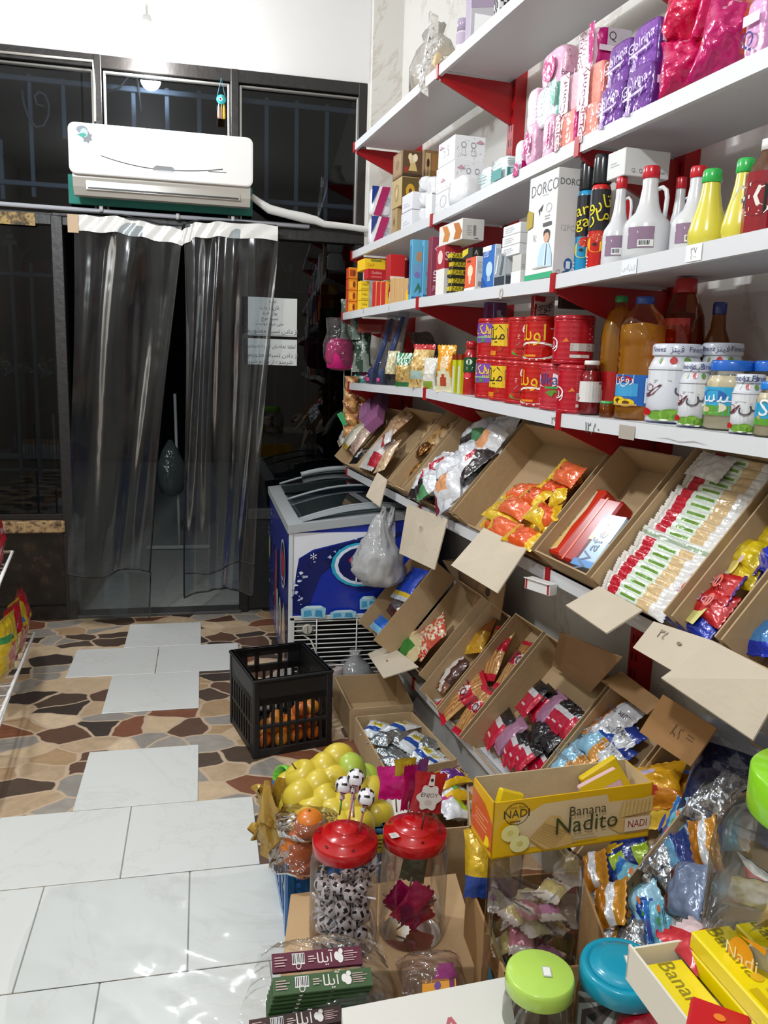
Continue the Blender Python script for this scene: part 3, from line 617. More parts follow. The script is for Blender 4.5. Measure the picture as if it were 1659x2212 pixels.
for i, s in enumerate(SB):
    b = MB(); shm(b, s+.025, s-.025, WL-.045, WL-.001, .02, 2.5, .02, 2.5, RED)
    for q in range(48): shm(b, s+.012, s+.007, WL-.046, WL-.044, .1+.05*q, .125+.05*q, .1+.05*q, .125+.05*q, '#3a0508'); shm(b, s-.007, s-.012, WL-.046, WL-.044, .1+.05*q, .125+.05*q, .1+.05*q, .125+.05*q, '#3a0508')
    b.build('upright', rk)
    for k, (L, hs) in SHELF.items():
        if k == 6 and i == 0: continue
        z = (hs[i][0] if i < 4 else hs[3][1]); hh = .13 if k in (1, 2, 3, 4) else .07
        b = MB(); vs = []
        for ds in (.006, -.006): vs += [SL(s+ds, L+.012, z+.012), SL(s+ds, WL-.044, z+.012), SL(s+ds, WL-.044, z-hh), SL(s+ds, L+.012, z-.012)]
        convex(b, vs, [(0, 1, 2, 3), (4, 5, 6, 7), (0, 1, 5, 4), (1, 2, 6, 5), (2, 3, 7, 6), (3, 0, 4, 7)], RED, 'metal', rki); o = b.build('bracket', rk)
        b = MB(); shm(b, s+.011, s-.011, L-.004, L+.006, z-.008, z+LIP+.004, z-.008, z+LIP+.004, RED); b.build('clip', o)
# price scribbles and stickers on the lips
def lipmark(k, px, py, w, els, bg=None):
    L = SHELF[k][0]; p = on_l(px, py, L); h = LIP*.9
    b = MB(); P = flatP((-w/2, -.0012, -h/2), (w, 0, 0), (0, 0, h), (0, -1, 0))
    art(b, P, w, h, ([('r', 0, 0, 1, 1, bg)] if bg else [])+els); M = rki @ shelf_m(p.x, L, p.z)
    b.build('price_mark', rk, M)
lipmark(4, 1200, 910, .09, [('t', '۲۹,۱', .5, .5, .02, '#4a4a4a')]); lipmark(4, 1280, 926, .12, [('t', '۱۲,۵۰', .5, .5, .026, '#4a5a50')])
lipmark(4, 1355, 934, .06, [], '#a8a094'); lipmark(4, 1470, 950, .2, [('p', [(.1, .4), (.3, .5), (.5, .38), (.7, .55), (.95, .42), (.7, .5), (.5, .34), (.3, .46)], '#9a9a9a')])
lipmark(3, 1360, 577, .055, [('t', 'سانی', .5, .5, .012, '#b0b0b4')], '#e4e6ea'); lipmark(3, 1500, 546, .045, [('t', '۳۷', .5, .6, .012, '#777777'), ('t', '۵۰۰', .5, .25, .01, '#777777')], '#ececec')
lipmark(3, 1083, 634, .03, [('o', .5, .5, .4, .5, .6, '#c2b6b0')]); lipmark(2, 1180, 396, .08, [], '#bcd3d0'); lipmark(3, 785, 672, .02, [('r', .2, .2, .8, .8, '#c9ccd4')]); lipmark(3, 840, 664, .02, [('e', .5, .5, .3, .35, '#c9ccd4')])

# ================================================================== goods that stand on a shelf
def s_l(px, py, L): return on_l(px, py, L).x
def L_s(px, py, s):                                     # depth L where the pixel meets the plane s
    d = ray(px, py); q = CAM + d*((s-CAM.dot(U))/d.dot(U)); return q.dot(N)
def pk(name, label, cat, xl, xn, xr, yt, L, z, col, front=(), side=(), topa=(), group=None, kind='paper', bev=.0015, h=None, d=None, rot=0, yb=None, ret=False, lid=None):
    """a carton: far front corner xl, near front corner xn, right end of its near side xr, top edge yt"""
    ym = yt+30 if yb is None else (yt+yb)/2
    s1, s0 = s_l(xl, ym, L), s_l(xn, ym, L); w = s1-s0
    if h is None: h = on_l(xn, yt, L).z - z
    if d is None: d = max(.02, L_s(xr, ym, s0)-L)
    d = min(d, WL-.05-L)
    M = shelf_m((s0+s1)/2, L+d/2, z, rot)
    b = MB(); box(b, -w/2, w/2, -d/2, d/2, 0, h, col, kind, bev=bev)
    if front: art(b, flatP((-w/2, -d/2, 0), (w, 0, 0), (0, 0, h), (0, -1, 0)), w, h, front, kind=kind)
    if side: art(b, flatP((w/2, -d/2, 0), (0, d, 0), (0, 0, h), (1, 0, 0)), d, h, side, kind=kind)
    if topa: art(b, flatP((-w/2, -d/2, h), (w, 0, 0), (0, d, 0), (0, 0, 1)), w, d, topa, kind=kind)
    o = solo(name, b, label, cat, M, group)
    return (o, w, d, h, s0, s1) if ret else h
def softpk(name, label, cat, xl, xn, xr, yt, L, z, front, side, group=None, h=None, d=None, lump=.12, kind='gloss', seed=0, yb=None, rot=0, arts=(), arte=()):
    """a soft wrapped pack: rounded box with bulging, slightly creased faces"""
    ym = yt+40 if yb is None else (yt+yb)/2
    s1, s0 = s_l(xl, ym, L), s_l(xn, ym, L); w = s1-s0
    if h is None: h = on_l(xn, yt, L).z - z
    if d is None: d = max(.03, L_s(xr, ym, s0)-L)
    d = min(d, WL-.05-L)
    M = shelf_m((s0+s1)/2, L+d/2, z, rot)
    b = MB(); softbox(b, w, d, h, front, side, lump, kind, seed)
    if arts: art(b, flatP((-w/2, -d/2-.002, 0), (w, 0, 0), (0, 0, h), (0, -1, 0)), w, h, arts, kind=kind, base=.0055)
    if arte: art(b, flatP((w/2+.002, -d/2, 0), (0, d, 0), (0, 0, h), (1, 0, 0)), d, h, arte, kind=kind, base=.003)
    solo(name, b, label, cat, M, group); return h
def softbox(b, w, d, h, front, side, lump, kind, seed, M=None, n=8):
    r = random.Random(seed); k = [r.uniform(0, 6) for _ in range(6)]; e = min(w, d, h)
    def sq(p):                                           # cube point -> rounded, bulged pack
        x, y, z = p; q = 5.0; m = (abs(x)**q+abs(y)**q+abs(z)**q)**(1/q)
        x, y, z = x/m, y/m, z/m; a = lump*.10*e
        f = 1+.0*sin(3*x)
        return (x*w/2*(1+.05*cos(pi*y/2)*lump) + a*sin(5*z+4*y+k[0]), y*d/2 + a*sin(5*x+6*z+k[1]), h/2+z*h/2 + a*.6*sin(5*x+4*y+k[2])*(1 if z > -.8 else .1))
    for ax, sg in ((0, -1), (0, 1), (1, -1), (1, 1), (2, -1), (2, 1)):
        def P(u, v, ax=ax, sg=sg):
            a, c = 2*u-1, 2*v-1
            if ax == 0: return sq((sg, sg*a, c))
            if ax == 1: return sq((-sg*a, sg, c))
            return sq((a, sg*c, sg))
        c = side if ax == 0 else front
        grid(b, P, n, n, c, kind, M)
def fit(x0, x1, yt, Lc, z, ym=None):
    """a round thing: its two outline columns and its top row give centre, radius and height"""
    ym = yt+60 if ym is None else ym
    p = on_l((x0+x1)/2, ym, Lc); P = SL(p.x, Lc, z); R = (x1-x0)*depth(P)/FPX/2*.985
    q = on_l((x0+x1)/2, yt, Lc); h = q.z-z
    return p.x, R, h
def rnd_thing(name, label, cat, x0, x1, yt, Lc, z, group=None, ym=None, rot=0):
    s, R, h = fit(x0, x1, yt, Lc, z, ym); M = shelf_m(s, Lc, z)
    c = M.inverted() @ CAM; th = atan2(c.y, c.x)
    return thing(name, label, cat, M, group), R, h, th
def prof_r(prof):
    def f(z):
        for (r0, z0), (r1, z1) in zip(prof, prof[1:]):
            if z0 <= z <= z1 and z1 > z0: return lerp(r0, r1, (z-z0)/(z1-z0))
        return prof[-1][0]
    return f
def can(label, x0, x1, yt, Lc, z, col, els, group, h=None, ym=None, turn=0.0, sR=None):
    if sR:
        R = sR[1]; M = shelf_m(sR[0], Lc, z); c = M.inverted() @ CAM; th = atan2(c.y, c.x); t = thing('food_can', label, 'can', M, group)
    else: t, R, hh, th = rnd_thing('food_can', label, 'can', x0, x1, yt, Lc, z, group, ym); h = h or hh
    pr = [(R*.93, 0), (R, .004), (R, .008), (R*.975, .011)]
    for i in range(8): zz = h*(.1+.8*i/7); pr += [(R*.975, zz-.003), (R*.985, zz), (R*.975, zz+.003)]
    pr += [(R*.975, h-.011), (R, h-.008), (R, h-.002), (R*.95, h)]
    b = MB(); lathe(b, pr, 28, col, 'gloss'); art(b, cylP(R*.987, .012, h-.024, th+turn, pi*1.1), R*pi*1.1, h-.024, els, kind='gloss'); b.build('body', t)
    b = MB(); lathe(b, [(R*.9, h-.006), (R*.9, h-.003), (R*.95, h-.002), (R*.96, h+.0015), (R*.92, h+.001), (R*.9, h-.003)], 24, '#b8201c', 'metal'); b.build('lid', t)
    return h
# ------------------------------------------------------------------ third shelf: tea, matches, bulbs, razors, rose water
L = 1.02
def z3(px, py=640, l=1.02): return top(3, s_l(px, py, l))
Y1, Y2, OR, WH, BK = '#f2c318', '#e0a80e', '#d9571c', '#eceae6', '#1c1a1c'
zz = z3(752, 675)
hs = (on_l(753, 577, L).z-zz)/4
for i in range(4): pk('small_carton', 'small orange and red carton, '+['lowest', 'second', 'third', 'topmost'][i]+' in the stack at the shelf end', 'box', 747, 753, 772, 0, L, zz+i*hs, [OR, '#e28a1e', '#d24a18', OR, OR, '#e0681c'], side=[('r', .1, .2, .6, .8, '#f0b030' if i != 3 else '#b03a10'), ('e', .6, .5, .15, .3, '#7a3010')], group='orange cartons at the shelf end', h=hs*.97, yb=1270)
zz = z3(776, 675); hs = (on_l(777, 606, L).z-zz)/3
for i in range(3):
    for j in range(2): pk('yellow_packet', f'small yellow packet, {["bottom", "middle", "top"][i]} of the {["front", "back"][j]} column', 'box', 772, 778, 792, 0, L+.045*j, zz+i*hs, [Y1, '#f4d020', Y1, Y1, Y2, Y1], side=[('r', .08, .1, .92, .22, '#c9a010'), ('t', ['MIN', 'KATE'][j], .5, .6, .01, '#8a6a08'), ('r', .2, .3, .8, .4, '#fae04a')], group='yellow packets on the third shelf', h=hs*.96, d=.042, yb=1300)
hb = on_l(808, 607, L).z-z3(808, 668)
for i, (a, c) in enumerate(((804, 812), (813, 822), (823, 833))):
    pk('tea_carton', f'{ORD[i]} slim red and yellow carton after the yellow packets', 'box', a, c, c+9, 607, L, z3(a, 668), ['#b3161c', '#e8b23a', '#c01a20', '#c01a20', Y1, Y1], side=[('e', .5, .5, .3, .36, '#b3161c'), ('r', .3, .15, .7, .55, '#f0dcc0'), ('t', 'TEA', .5, .8, .012, '#7a1010')], group='slim red and yellow cartons', d=.05)
pk('red_carton', 'flat red carton lying on the yellow packets', 'box', 786, 794, 833, 0, L+.01, zz+3*hs, ['#c01520']*6, side=[('t', 'Golden', .5, .62, .012, '#f5c0b0'), ('r', .2, .15, .8, .3, '#e06060')], h=.045, yb=1190)
pk('yellow_carton', 'flat yellow carton on top of the flat red carton', 'box', 772, 787, 833, 0, L+.01, zz+3*hs+.046, [Y1, '#f3cf1d', Y1, Y1, Y2, '#f5d640'], side=[('r', .3, .75, .8, .95, '#8a8a30'), ('t', 'SAF', .3, .4, .016, '#c98a10')], h=.05, yb=1150)
for i, (a, c) in enumerate(((842, 850), (852, 860), (861, 870), (872, 879))):
    pk('matchbox', f'{ORD[i]} tan and red upright matchbox pack under the tall red box', 'box', a, c, c+11, 601, L, z3(a, 664), ['#caa36a', '#cfae78', '#caa06a', '#b89058', '#b89058', '#c8a468'], side=[('r', .1, .3, .9, .72, '#b21820'), ('t', 'fire', .5, .5, .01, '#f5e6d0'), ('r', .35, .05, .65, .25, '#8a5a30')], group='tan matchbox packs', d=.045)
pk('tall_red_box', 'tall red box standing on the tan matchbox packs', 'box', 833, 843, 875, 549, L, z3(843, 664)+on_l(850, 601, L).z-z3(850, 664)+.001, ['#b11218', '#c31a1e', '#b11218', '#b11218', '#d8c8b0', '#d3b080'], side=[('r', 0, 0, 1, .12, '#e8dccb')])
pk('yellow_tin_box', 'small yellow box with a red corner before the blue boxes', 'box', 876, 880, 890, 627, L, z3(880, 655), [Y1, Y1, Y1, Y1, Y2, Y1], side=[('p', [(0, 1), (.5, 1), (0, .6)], '#b01820')], d=.04)
for i, (a, c, e) in enumerate(((885, 890, 910), (911, 915, 927))):
    pk('blue_incense_box', f'tall sky blue perfume box, the {["farther", "nearer"][i]} of two', 'box', a, c, e, 517+i*2, L, z3(a, 650), ['#3f86b5', '#66b3d4', '#4f9cc6', '#3b80ac', '#4f9cc6', '#79c0dc'], side=[('e', .55, .72, .26, .09, '#c0906a'), ('r', .15, .45, .85, .6, '#7aa6cc'), ('e', .4, .42, .2, .05, '#8a7ab8'), ('p', [(.2, .12), (.5, .3), (.8, .12), (.5, .2)], '#3c7a5c'), ('p', [(.5, .1), (.7, .26), (.9, .2), (.6, .14)], '#2f6a50'), ('r', .05, .03, .95, .06, '#2f6a98')], front=[('r', .2, .1, .8, .9, '#2f75a5')], d=.058)
pk('maroon_soap_box', 'tall maroon box with white slanted lettering next to the blue boxes', 'box', 925, 933, 947, 511, L, z3(930, 646), ['#7c2136', '#8f3850', '#7c2136', '#7c2136', '#a85a6a', '#9c4a60'], side=[('t', 'HIBy', .5, .35, .03, '#f0e0e4', 90), ('p', [(.2, .8), (.8, .95), (.6, .7)], '#d8a8b4'), ('p', [(.1, .15), (.9, .3), (.9, .22), (.1, .08)], '#b06878')], d=.05)
zr = z3(955, 642)
pk('red_label_box', 'box with red upper half, white ornament and white lower half', 'box', 943, 960, 975, 530, L, zr, ['#e6e2dc']*5+['#b01a24'], front=[('r', 0, .54, 1, 1, '#a5182a'), ('e', .5, .78, .3, .14, '#e3c8c8'), ('r', .3, .66, .7, .7, '#e9d6d4')], side=[('r', 0, .54, 1, 1, '#b11e2e'), ('t', 'SIM', .5, .78, .03, '#ecd6d2'), ('ln', .2, .1, .6, .3, 5, '#b9b5ae')], d=.06)
pk('battery_pack', 'dark red battery carton with gold lettering behind the yellow batteries', 'box', 974, 980, 1004, 531, L+.075, zr, ['#8c1a20']*6, side=[('t', 'GOLD', .5, .86, .014, '#e8c060'), ('r', .1, .6, .9, .75, '#d8a020')], d=.05)
pk('arrow_box', 'white box printed with two orange bent blocks above the red label box', 'box', 949, 998, 1046, 0, L+.004, zr+on_l(960, 530, L).z-zr+.002, ['#e3dfd8', '#d9d5cf', '#e0dcd6', '#e0dcd6', '#cdc8c0', '#e4e0da'], front=[('p', [(.18, .18), (.42, .12), (.50, .45), (.36, .9), (.14, .95), (.26, .55)], '#c88038'), ('p', [(.66, .12), (.92, .06), (1.0, .4), (.86, .85), (.64, .9), (.74, .5)], '#b86c24')], side=[('r', .5, .2, .62, .7, '#8a8680'), ('ln', .2, .2, .25, .5, 5, '#b0aca4'), ('r', .55, .06, .75, .1, '#5a5650')], h=on_l(998, 471, L).z-on_l(960, 530, L).z, yb=1000)
hs = (on_l(975, 545, L).z-z3(975, 641))/5
for i in range(5): pk('battery_card', f'yellow and black battery card, {["bottom", "second", "middle", "fourth", "top"][i]} of the leaning stack', 'batteries', 964+(i % 2)*3, 972+(i % 2)*3, 1001+(i % 2)*2, 0, L+.006*(i % 2), z3(975, 641)+i*hs, [BK, '#d8c020', BK, BK, BK, '#c8b41a'], side=[('r', 0, 0, 1, .35, '#1e1b14'), ('t', 'ZARA', .45, .66, .014, '#4a4210'), ('r', .75, .4, .95, .9, '#2a2618')], front=[('r', .1, .4, .9, .95, '#c8b41a')], group='yellow battery cards', h=hs*.95, d=.062, yb=1260)
zo = z3(1010, 632); ho = on_l(1028, 553, L).z-zo
pk('bulb_carton', 'orange light bulb carton with a white bulb printed on it', 'box', 1005, 1028, 1046, 553, L, zo, ['#d9542e', '#eeece8', '#d9542e', '#d9542e', '#e8e4de', '#d9542e'], front=[('r', .06, .1, .94, .95, '#e0592f'), ('e', .5, .58, .24, .19, '#f6d9bc'), ('r', .38, .3, .62, .46, '#f3ccb0'), ('r', .42, .2, .58, .3, '#d8cfc6'), ('r', 0, 0, 1, .09, '#f0eee9'), ('r', .2, .86, .5, .92, '#5a2a18')], side=[('ln', .2, .5, .6, .35, 6, '#b5b1ad'), ('r', .3, .1, .7, .25, '#9a9894')])
pk('black_battery_box', 'flat black and yellow box on top of the orange bulb carton', 'box', 1000, 1020, 1043, 0, L+.004, zo+ho, [BK, BK, BK, BK, BK, '#2a2824'], front=[('p', [(0, .2), (.6, .5), (.6, 1), (0, .9)], '#d6c21e')], side=[('r', .2, .2, .7, .8, '#35332f'), ('t', 'A', .4, .5, .014, '#d8d4cc')], h=.032, yb=1080)
pk('bulb_carton', 'blue light bulb carton with a pale bulb printed on it', 'box', 1043, 1069, 1082, 527, L, z3(1060, 627), ['#1f5cae', '#dfe6ee', '#2466b8', '#2466b8', '#1f5cae', '#3a7cc8'], front=[('r', 0, .88, .7, 1, '#e8eef4'), ('e', .6, .44, .26, .18, '#bcd6ec'), ('r', .48, .16, .72, .28, '#9fb8cc'), ('p', [(0, .3), (.5, .0), (1, .05), (1, 0), (0, 0)], '#1a4e98'), ('t', 'LED', .35, .8, .016, '#d8e4f2')], side=[('r', .1, .4, .9, .9, '#c2cedb')])
pk('clip_pack', 'clear pack of dark clips between the blue bulb carton and the white razors', 'pack', 1068, 1092, 1108, 545, L, z3(1085, 619), '#9aa2a8', front=[('r', .05, .03, .95, .3, '#3b4450'), ('p', [(.1, .4), (.3, .95), (.4, .95), (.25, .4)], '#dfe4e8'), ('p', [(.5, .35), (.7, .9), (.85, .9), (.7, .35)], '#5d6670')], side=[('r', .1, .35, .9, .9, '#d9dde1'), ('r', .1, .05, .9, .3, '#4a525c')], kind='gloss')
zr = z3(1125, 612); hA = on_l(1121, 584, L).z-zr
pk('white_soap_box', 'small plain white box at the foot of the razor boxes', 'box', 1102, 1122, 1146, 584, L, zr, '#e6e6e4')
hB = on_l(1121, 547, L).z-zr-hA
pk('wrapped_white_pack', 'white shrink wrapped pack carrying the three razor boxes', 'pack', 1106, 1124, 1148, 547, L+.003, zr+hA, '#d2d0cc', side=[('o', .6, .6, .16, .25, .7, '#a8a4a0'), ('ln', .1, .1, .5, .3, 3, '#b5b1ac')], kind='gloss', h=hB*.98)
hC = (on_l(1121, 479, L).z-zr-hA-hB)/3
for i in range(3): pk('razor_box', f'small white razor box with grey lettering, {["lowest", "middle", "topmost"][i]} of three', 'box', 1083+i, 1121, 1151, 0, L, zr+hA+hB+i*hC, '#e3e4e4', side=[('t', 'DO', .62, .5, .022, '#55565c')], front=[('ln', .15, .2, .6, .6, 3, '#c2c2c4')], group='small white razor boxes', h=hC*.97, yb=1080, d=.085)
t, R, h, th = rnd_thing('yellow_bottle', 'yellow liquid bottle peeking out behind the big white razor carton', 'bottle', 1150, 1166, 440, 1.16, z3(1150, 600))
b = MB(); lathe(b, [(R, 0), (R, h*.62), (R*.5, h*.75), (R*.42, h*.85)], 16, '#d8c622', 'gloss'); b.build('body', t); b = MB(); lathe(b, [(R*.6, h*.85), (R*.6, h)], 14, '#d9d06a', 'gloss'); b.build('cap', t)
DORC = [('t', 'DORCO', .55, .855, .05, '#6c6d72'), ('ln', .5, .78, .3, .02, 1, '#b8b8ba'), ('p', [(.38, .66), (.55, .71), (.5, .64), (.44, .66), (.44, .60)], '#3a3a3c'), ('o', .75, .66, .1, .045, .8, '#bbbbbd'), ('ln', .62, .55, .22, .05, 2, '#b0b0b2'), ('r', .58, .49, .88, .525, '#55565a'), ('r', 0, 0, 1, .055, '#35a878')]
PERS = [('p', [(.45, .10), (.50, .26), (.60, .33), (.82, .33), (.94, .22), (.97, .10)], '#bcd8ea'), ('p', [(.66, .10), (.72, .33), (.80, .33), (.84, .10)], '#dbe9f2'), ('p', [(.73, .12), (.75, .32), (.78, .32), (.78, .12)], '#3a6a88'), ('e', .745, .385, .095, .055, '#d3a78e'), ('p', [(.64, .39), (.64, .44), (.70, .46), (.80, .455), (.85, .43), (.85, .39), (.80, .425), (.70, .425)], '#2a2626')]
pk('razor_carton', 'big white razor display carton with a man in a white coat printed on it', 'box', 1146, 1206, 1265, 361, L, z3(1206, 600), ['#e8e8e6', '#dcdcda', '#ececea', '#d8d8d6', '#d8d8d6', '#c9c2b6'], front=DORC+PERS+[('p', [(0, .50), (.22, .52), (.22, .66), (.06, .69), (0, .66)], '#b09a30'), ('r', .3, .105, .8, .118, '#c8c2b8'), ('t', 'V.', .33, .4, .02, '#8a8a8c')], side=[('t', 'DORCO', .55, .875, .026, '#5c5d62'), ('t', '12PCS', .5, .455, .014, '#b4b4b8'), ('e', .55, .12, .16, .06, '#2d5f96'), ('r', .47, .08, .63, .15, '#e6eef4'), ('o', .2, .04, .08, .03, .75, '#9a9a9e'), ('e', .5, .04, .16, .022, '#3a5a82')], bev=.001)
# insect sprays
def spray(label, x0, x1, yt, Lc, c0, c1, word, yb):
    t, R, h, th = rnd_thing('insect_spray', label, 'spray can', x0, x1, yt, Lc, z3(x0, 580), 'insect spray cans')
    b = MB(); pr = [(R*.92, 0), (R, .005), (R, h*.70), (R*.9, h*.735), (R*.8, h*.745)]; lathe(b, pr, 24, c1, 'gloss', top=False)
    P = cylP(R, 0, h*.70, th, pi*1.05); W_, H_ = R*pi*1.05, h*.7
    art(b, P, W_, H_, [('r', 0, .5, 1, 1, '#1c1e26'), ('p', [(0, .47), (.5, .42), (1, .6), (1, .5), (.5, .36), (0, .44)], '#e6e6e6'), ('e', .45, .34, .3, .11, c0), ('p', [(.5+.2*(1 if i % 2 else .75)*cos(i*pi/9), .43+.075*(1 if i % 2 else .75)*sin(i*pi/9)) for i in range(18)], '#c8381e'), ('ln', .35, .40, .3, .06, 2, '#f0d8d0'), ('e', .42, .33, .07, .018, '#2a2018'), ('ln', .15, .04, .7, .16, 4, '#f2f2f2')]+[('t', wd, .5, vv, .03, '#e8d820', 12) for wd, vv in word], kind='gloss', base=.0006); b.build('body', t)
    b = MB(); lathe(b, [(R*.93, h*.75), (R*.95, h*.76), (R*.93, h*.96), (R*.85, h), (R*.3, h)], 24, '#14171c', 'gloss'); b.build('cap', t)
spray('blue insect spray can with a black cap beside the big razor carton', 1250, 1290, 350, 1.10, '#e8d24a', '#1d8fc0', [('aro', .83), ('gar', .68)], 583)
spray('red insect spray can with a black cap beside the white jugs', 1279, 1321, 337, 1.07, '#f0b020', '#c21f1c', [(fa('تارو'), .83), (fa('مار'), .68)], 578)
b = MB(); zq = z3(1335, 580); sm = s_l(1330, 500, 1.16)
P_ = [(-.05, 0, 0), (.05, 0, 0), (.05, .03, 0), (-.05, .03, 0), (-.02, .005, .19), (.02, .005, .19)]
convex(b, P_, [(0, 1, 2, 3), (0, 1, 5, 4), (1, 2, 5), (2, 3, 4, 5), (3, 0, 4)], '#b51820', 'gloss', None); art(b, flatP((.035, -.001, .02), (0, .02, 0), (0, 0, .1), (1, 0, .2)), .02, .1, [('r', .2, .6, .8, .8, '#d8d0cc')]); solo('red_cone_pack', b, 'pointed red pack between the insect sprays and the jugs', 'pack', shelf_m(sm, 1.18, zq))
# jugs
def jug(label, x0, x1, yt, Lc, cap='#c01626', liquid=True, labl=True):
    t, R, h, th = rnd_thing('rose_water_jug', label, 'jug', x0, x1, yt, Lc, z3(x0, 570), 'white plastic rose water jugs', ym=yt+110)
    pr = [(R*.90, 0), (R*.97, .006), (R, h*.06), (R, h*.36), (R*.93, h*.42), (R*.55, h*.52), (R*.42, h*.62), (R*.33, h*.78), (R*.33, h*.86), (R*.30, h*.88)]
    b = MB(); lathe(b, pr, 28, '#f8f8fa', 'milky', top=False); b.build('body', t)
    b = MB(); lathe(b, [(.001, .004), (R*.92, .006), (R*.95, h*.07), (R*.95, h*.35), (R*.5, h*.51), (R*.4, h*.6), (.001, h*.6)], 22, '#d3d6da', 'liquid'); b.build('liquid', t)
    b = MB(); lathe(b, [(R*.36, h*.875), (R*.37, h*.88), (R*.36, h*.985), (R*.33, h), (.001, h)], 22, cap, 'gloss'); b.build('cap', t)
    ha = th+1.2; dx, dy = cos(ha), sin(ha)
    b = MB(); tube(b, [(dx*R*q, dy*R*q, h*z_) for q, z_ in ((.36, .76), (.55, .775), (.72, .74), (.78, .66), (.76, .55), (.72, .44))], R*.10, 8, '#f8f8fa', 'milky'); b.build('handle', t)
    if labl:
        b = MB(); art(b, cylP(R+.0006, h*.12, h*.22, th-.25, 1.15), R*1.15, h*.22, [('r', 0, 0, 1, 1, '#8a7088'), ('p', [(0, .75), (.4, .8), (1, .65), (1, .55), (.4, .7), (0, .6)], '#d9cad6'), ('p', [(.1, .2), (.5, .5), (.9, .35), (.9, .15)], '#6a4f68'), ('r', .42, .05, .98, .38, '#e6e6e6'), ('bc', .46, .1, .4, .25, '#333333')], kind='gloss'); b.build('label', t)
    return h
hj = jug('white jug with a red cap, nearest the sprays under the small white carton', 1303, 1368, 387, 1.07)
jug('white jug with a red cap, largest in the middle of the front row', 1349, 1449, 364, 1.065)
jug('white jug with a red cap standing behind between the two middle jugs', 1432, 1494, 387, 1.19, labl=False)
jug('white jug with a red cap half hidden behind the first lemon bottle', 1452, 1548, 364, 1.10)
jug('white jug with a red cap behind the two lemon bottles', 1566, 1660, 364, 1.22, labl=False)
pk('white_carton', 'small white carton lying across the jug caps', 'box', 1313, 1350, 1448, 318, 1.06, z3(1303, 570)+hj+.001, ['#dcdcda', '#e2e2e0', '#d8d8d6', '#d8d8d6', '#d0cec9', '#e4e4e2'], front=[('ln', .2, .4, .5, .2, 2, '#b8b8ba')], side=[('t', 'Q.. Q..', .3, .2, .009, '#77777a'), ('ln', .55, .12, .35, .16, 1, '#a9a9ab')], kind='paper')
def lemon(label, x0, x1, yt, Lc):
    t, R, h, th = rnd_thing('lemon_juice_bottle', label, 'bottle', x0, x1, yt, Lc, z3(x0, 540), 'yellow lemon juice bottles', ym=yt+110)
    pr = [(R*.75, 0), (R*.92, .008), (R, h*.14), (R*.98, h*.22), (R*.82, h*.38), (R*.62, h*.55), (R*.5, h*.7), (R*.45, h*.84)]
    b = MB(); lathe(b, pr, 26, '#d8cc4a', 'gloss', top=False); b.build('body', t)
    b = MB(); lathe(b, [(R*.5, h*.83), (R*.52, h*.84), (R*.5, h*.97), (R*.42, h), (.001, h)], 24, '#2fae4e', 'gloss'); b.build('cap', t)
    return t, R, h, th, pr
lemon('yellow lemon juice bottle with a green cap, the farther of two', 1489, 1570, 370, 1.065)
t, R, h, th, pr = lemon('yellow lemon juice bottle with a paper tag on its neck, the nearer of two', 1563, 1640, 347, 1.07)
b = MB(); f = prof_r(pr); art(b, cylP(R, h*.42, h*.25, th, 1.9, lambda v: f(h*(.42+.25*v))+.001), R*1.9, h*.25, [('p', [(.1, .3), (.95, .05), (.98, .9), (.4, 1), (.2, .75)], '#dcd9b8'), ('bc', .45, .12, .4, .2, '#444444')]); b.build('label', t)
t, R, h, th = rnd_thing('red_sauce_bottle', 'clear bottle with red label and white cap right of the lemon bottles', 'bottle', 1612, 1692, 306, 1.075, z3(1615, 520), ym=420)
b = MB(); pr = [(R*.95, 0), (R, .01), (R, h*.62), (R*.8, h*.74), (R*.4, h*.86), (R*.36, h*.9)]; lathe(b, pr, 24, '#c98a52', 'liquid', top=False); b.build('body', t)
b = MB(); art(b, cylP(R+.0008, h*.04, h*.62, th-.2, pi*1.3), R*pi*1.3, h*.62, [('r', 0, 0, 1, 1, '#8c1420'), ('e', .45, .55, .2, .28, '#1a1413'), ('t', 'EC', .44, .57, .05, '#e8e2d8'), ('ln', .3, .28, .3, .1, 2, '#e0c0b8'), ('p', [(.2, .1), (.5, .22), (.7, .1)], '#e0a030')], kind='gloss'); b.build('label', t)
b = MB(); lathe(b, [(R*.42, h*.89), (R*.42, h), (.001, h)], 20, '#e8e6e2', 'gloss'); b.build('cap', t)
# ------------------------------------------------------------------ second shelf: tissue, boxes, pads
L = 1.066
def z2(px, py=450, l=1.066): return top(2, s_l(px, py, l))
KR = [('p', [(.1, 0), (.45, 0), (.9, 1), (.3, 1)], '#b02a62'), ('p', [(0, .35), (.35, 1), (.0, 1)], '#23408e'), ('p', [(.0, .1), (.12, .1), (.5, 1), (.36, 1)], '#f0f0f2'), ('t', 'dafi', .75, .5, .022, '#8f93a5', 60)]
zb = z2(800, 520); hk = on_l(801, 467, L).z-zb
for i in range(2):
    softpk('tissue_pack', ['lower', 'upper'][i]+' white tissue pack with pink and blue bands at the shelf end', 'tissue pack', 793, 801, 845, 0, L, zb+i*(hk+.003), '#e9e9ec', '#ecebee', 'white tissue packs', h=hk, lump=.06, seed=i, yb=1000, arte=KR)
BX = '#8a6a48'
FLW = [('r', .03, .04, .97, .97, '#5d4226'), ('e', .5, .62, .16, .2, '#d9c49a'), ('e', .64, .72, .12, .15, '#efe0bf'), ('e', .38, .74, .1, .14, '#e6d3a8'), ('e', .2, .24, .09, .12, '#a02a28'), ('p', [(.3, .2), (.75, .2), (.65, .5), (.42, .5)], '#c9b070'), ('r', .0, 0, 1, .09, '#3a2a18')]
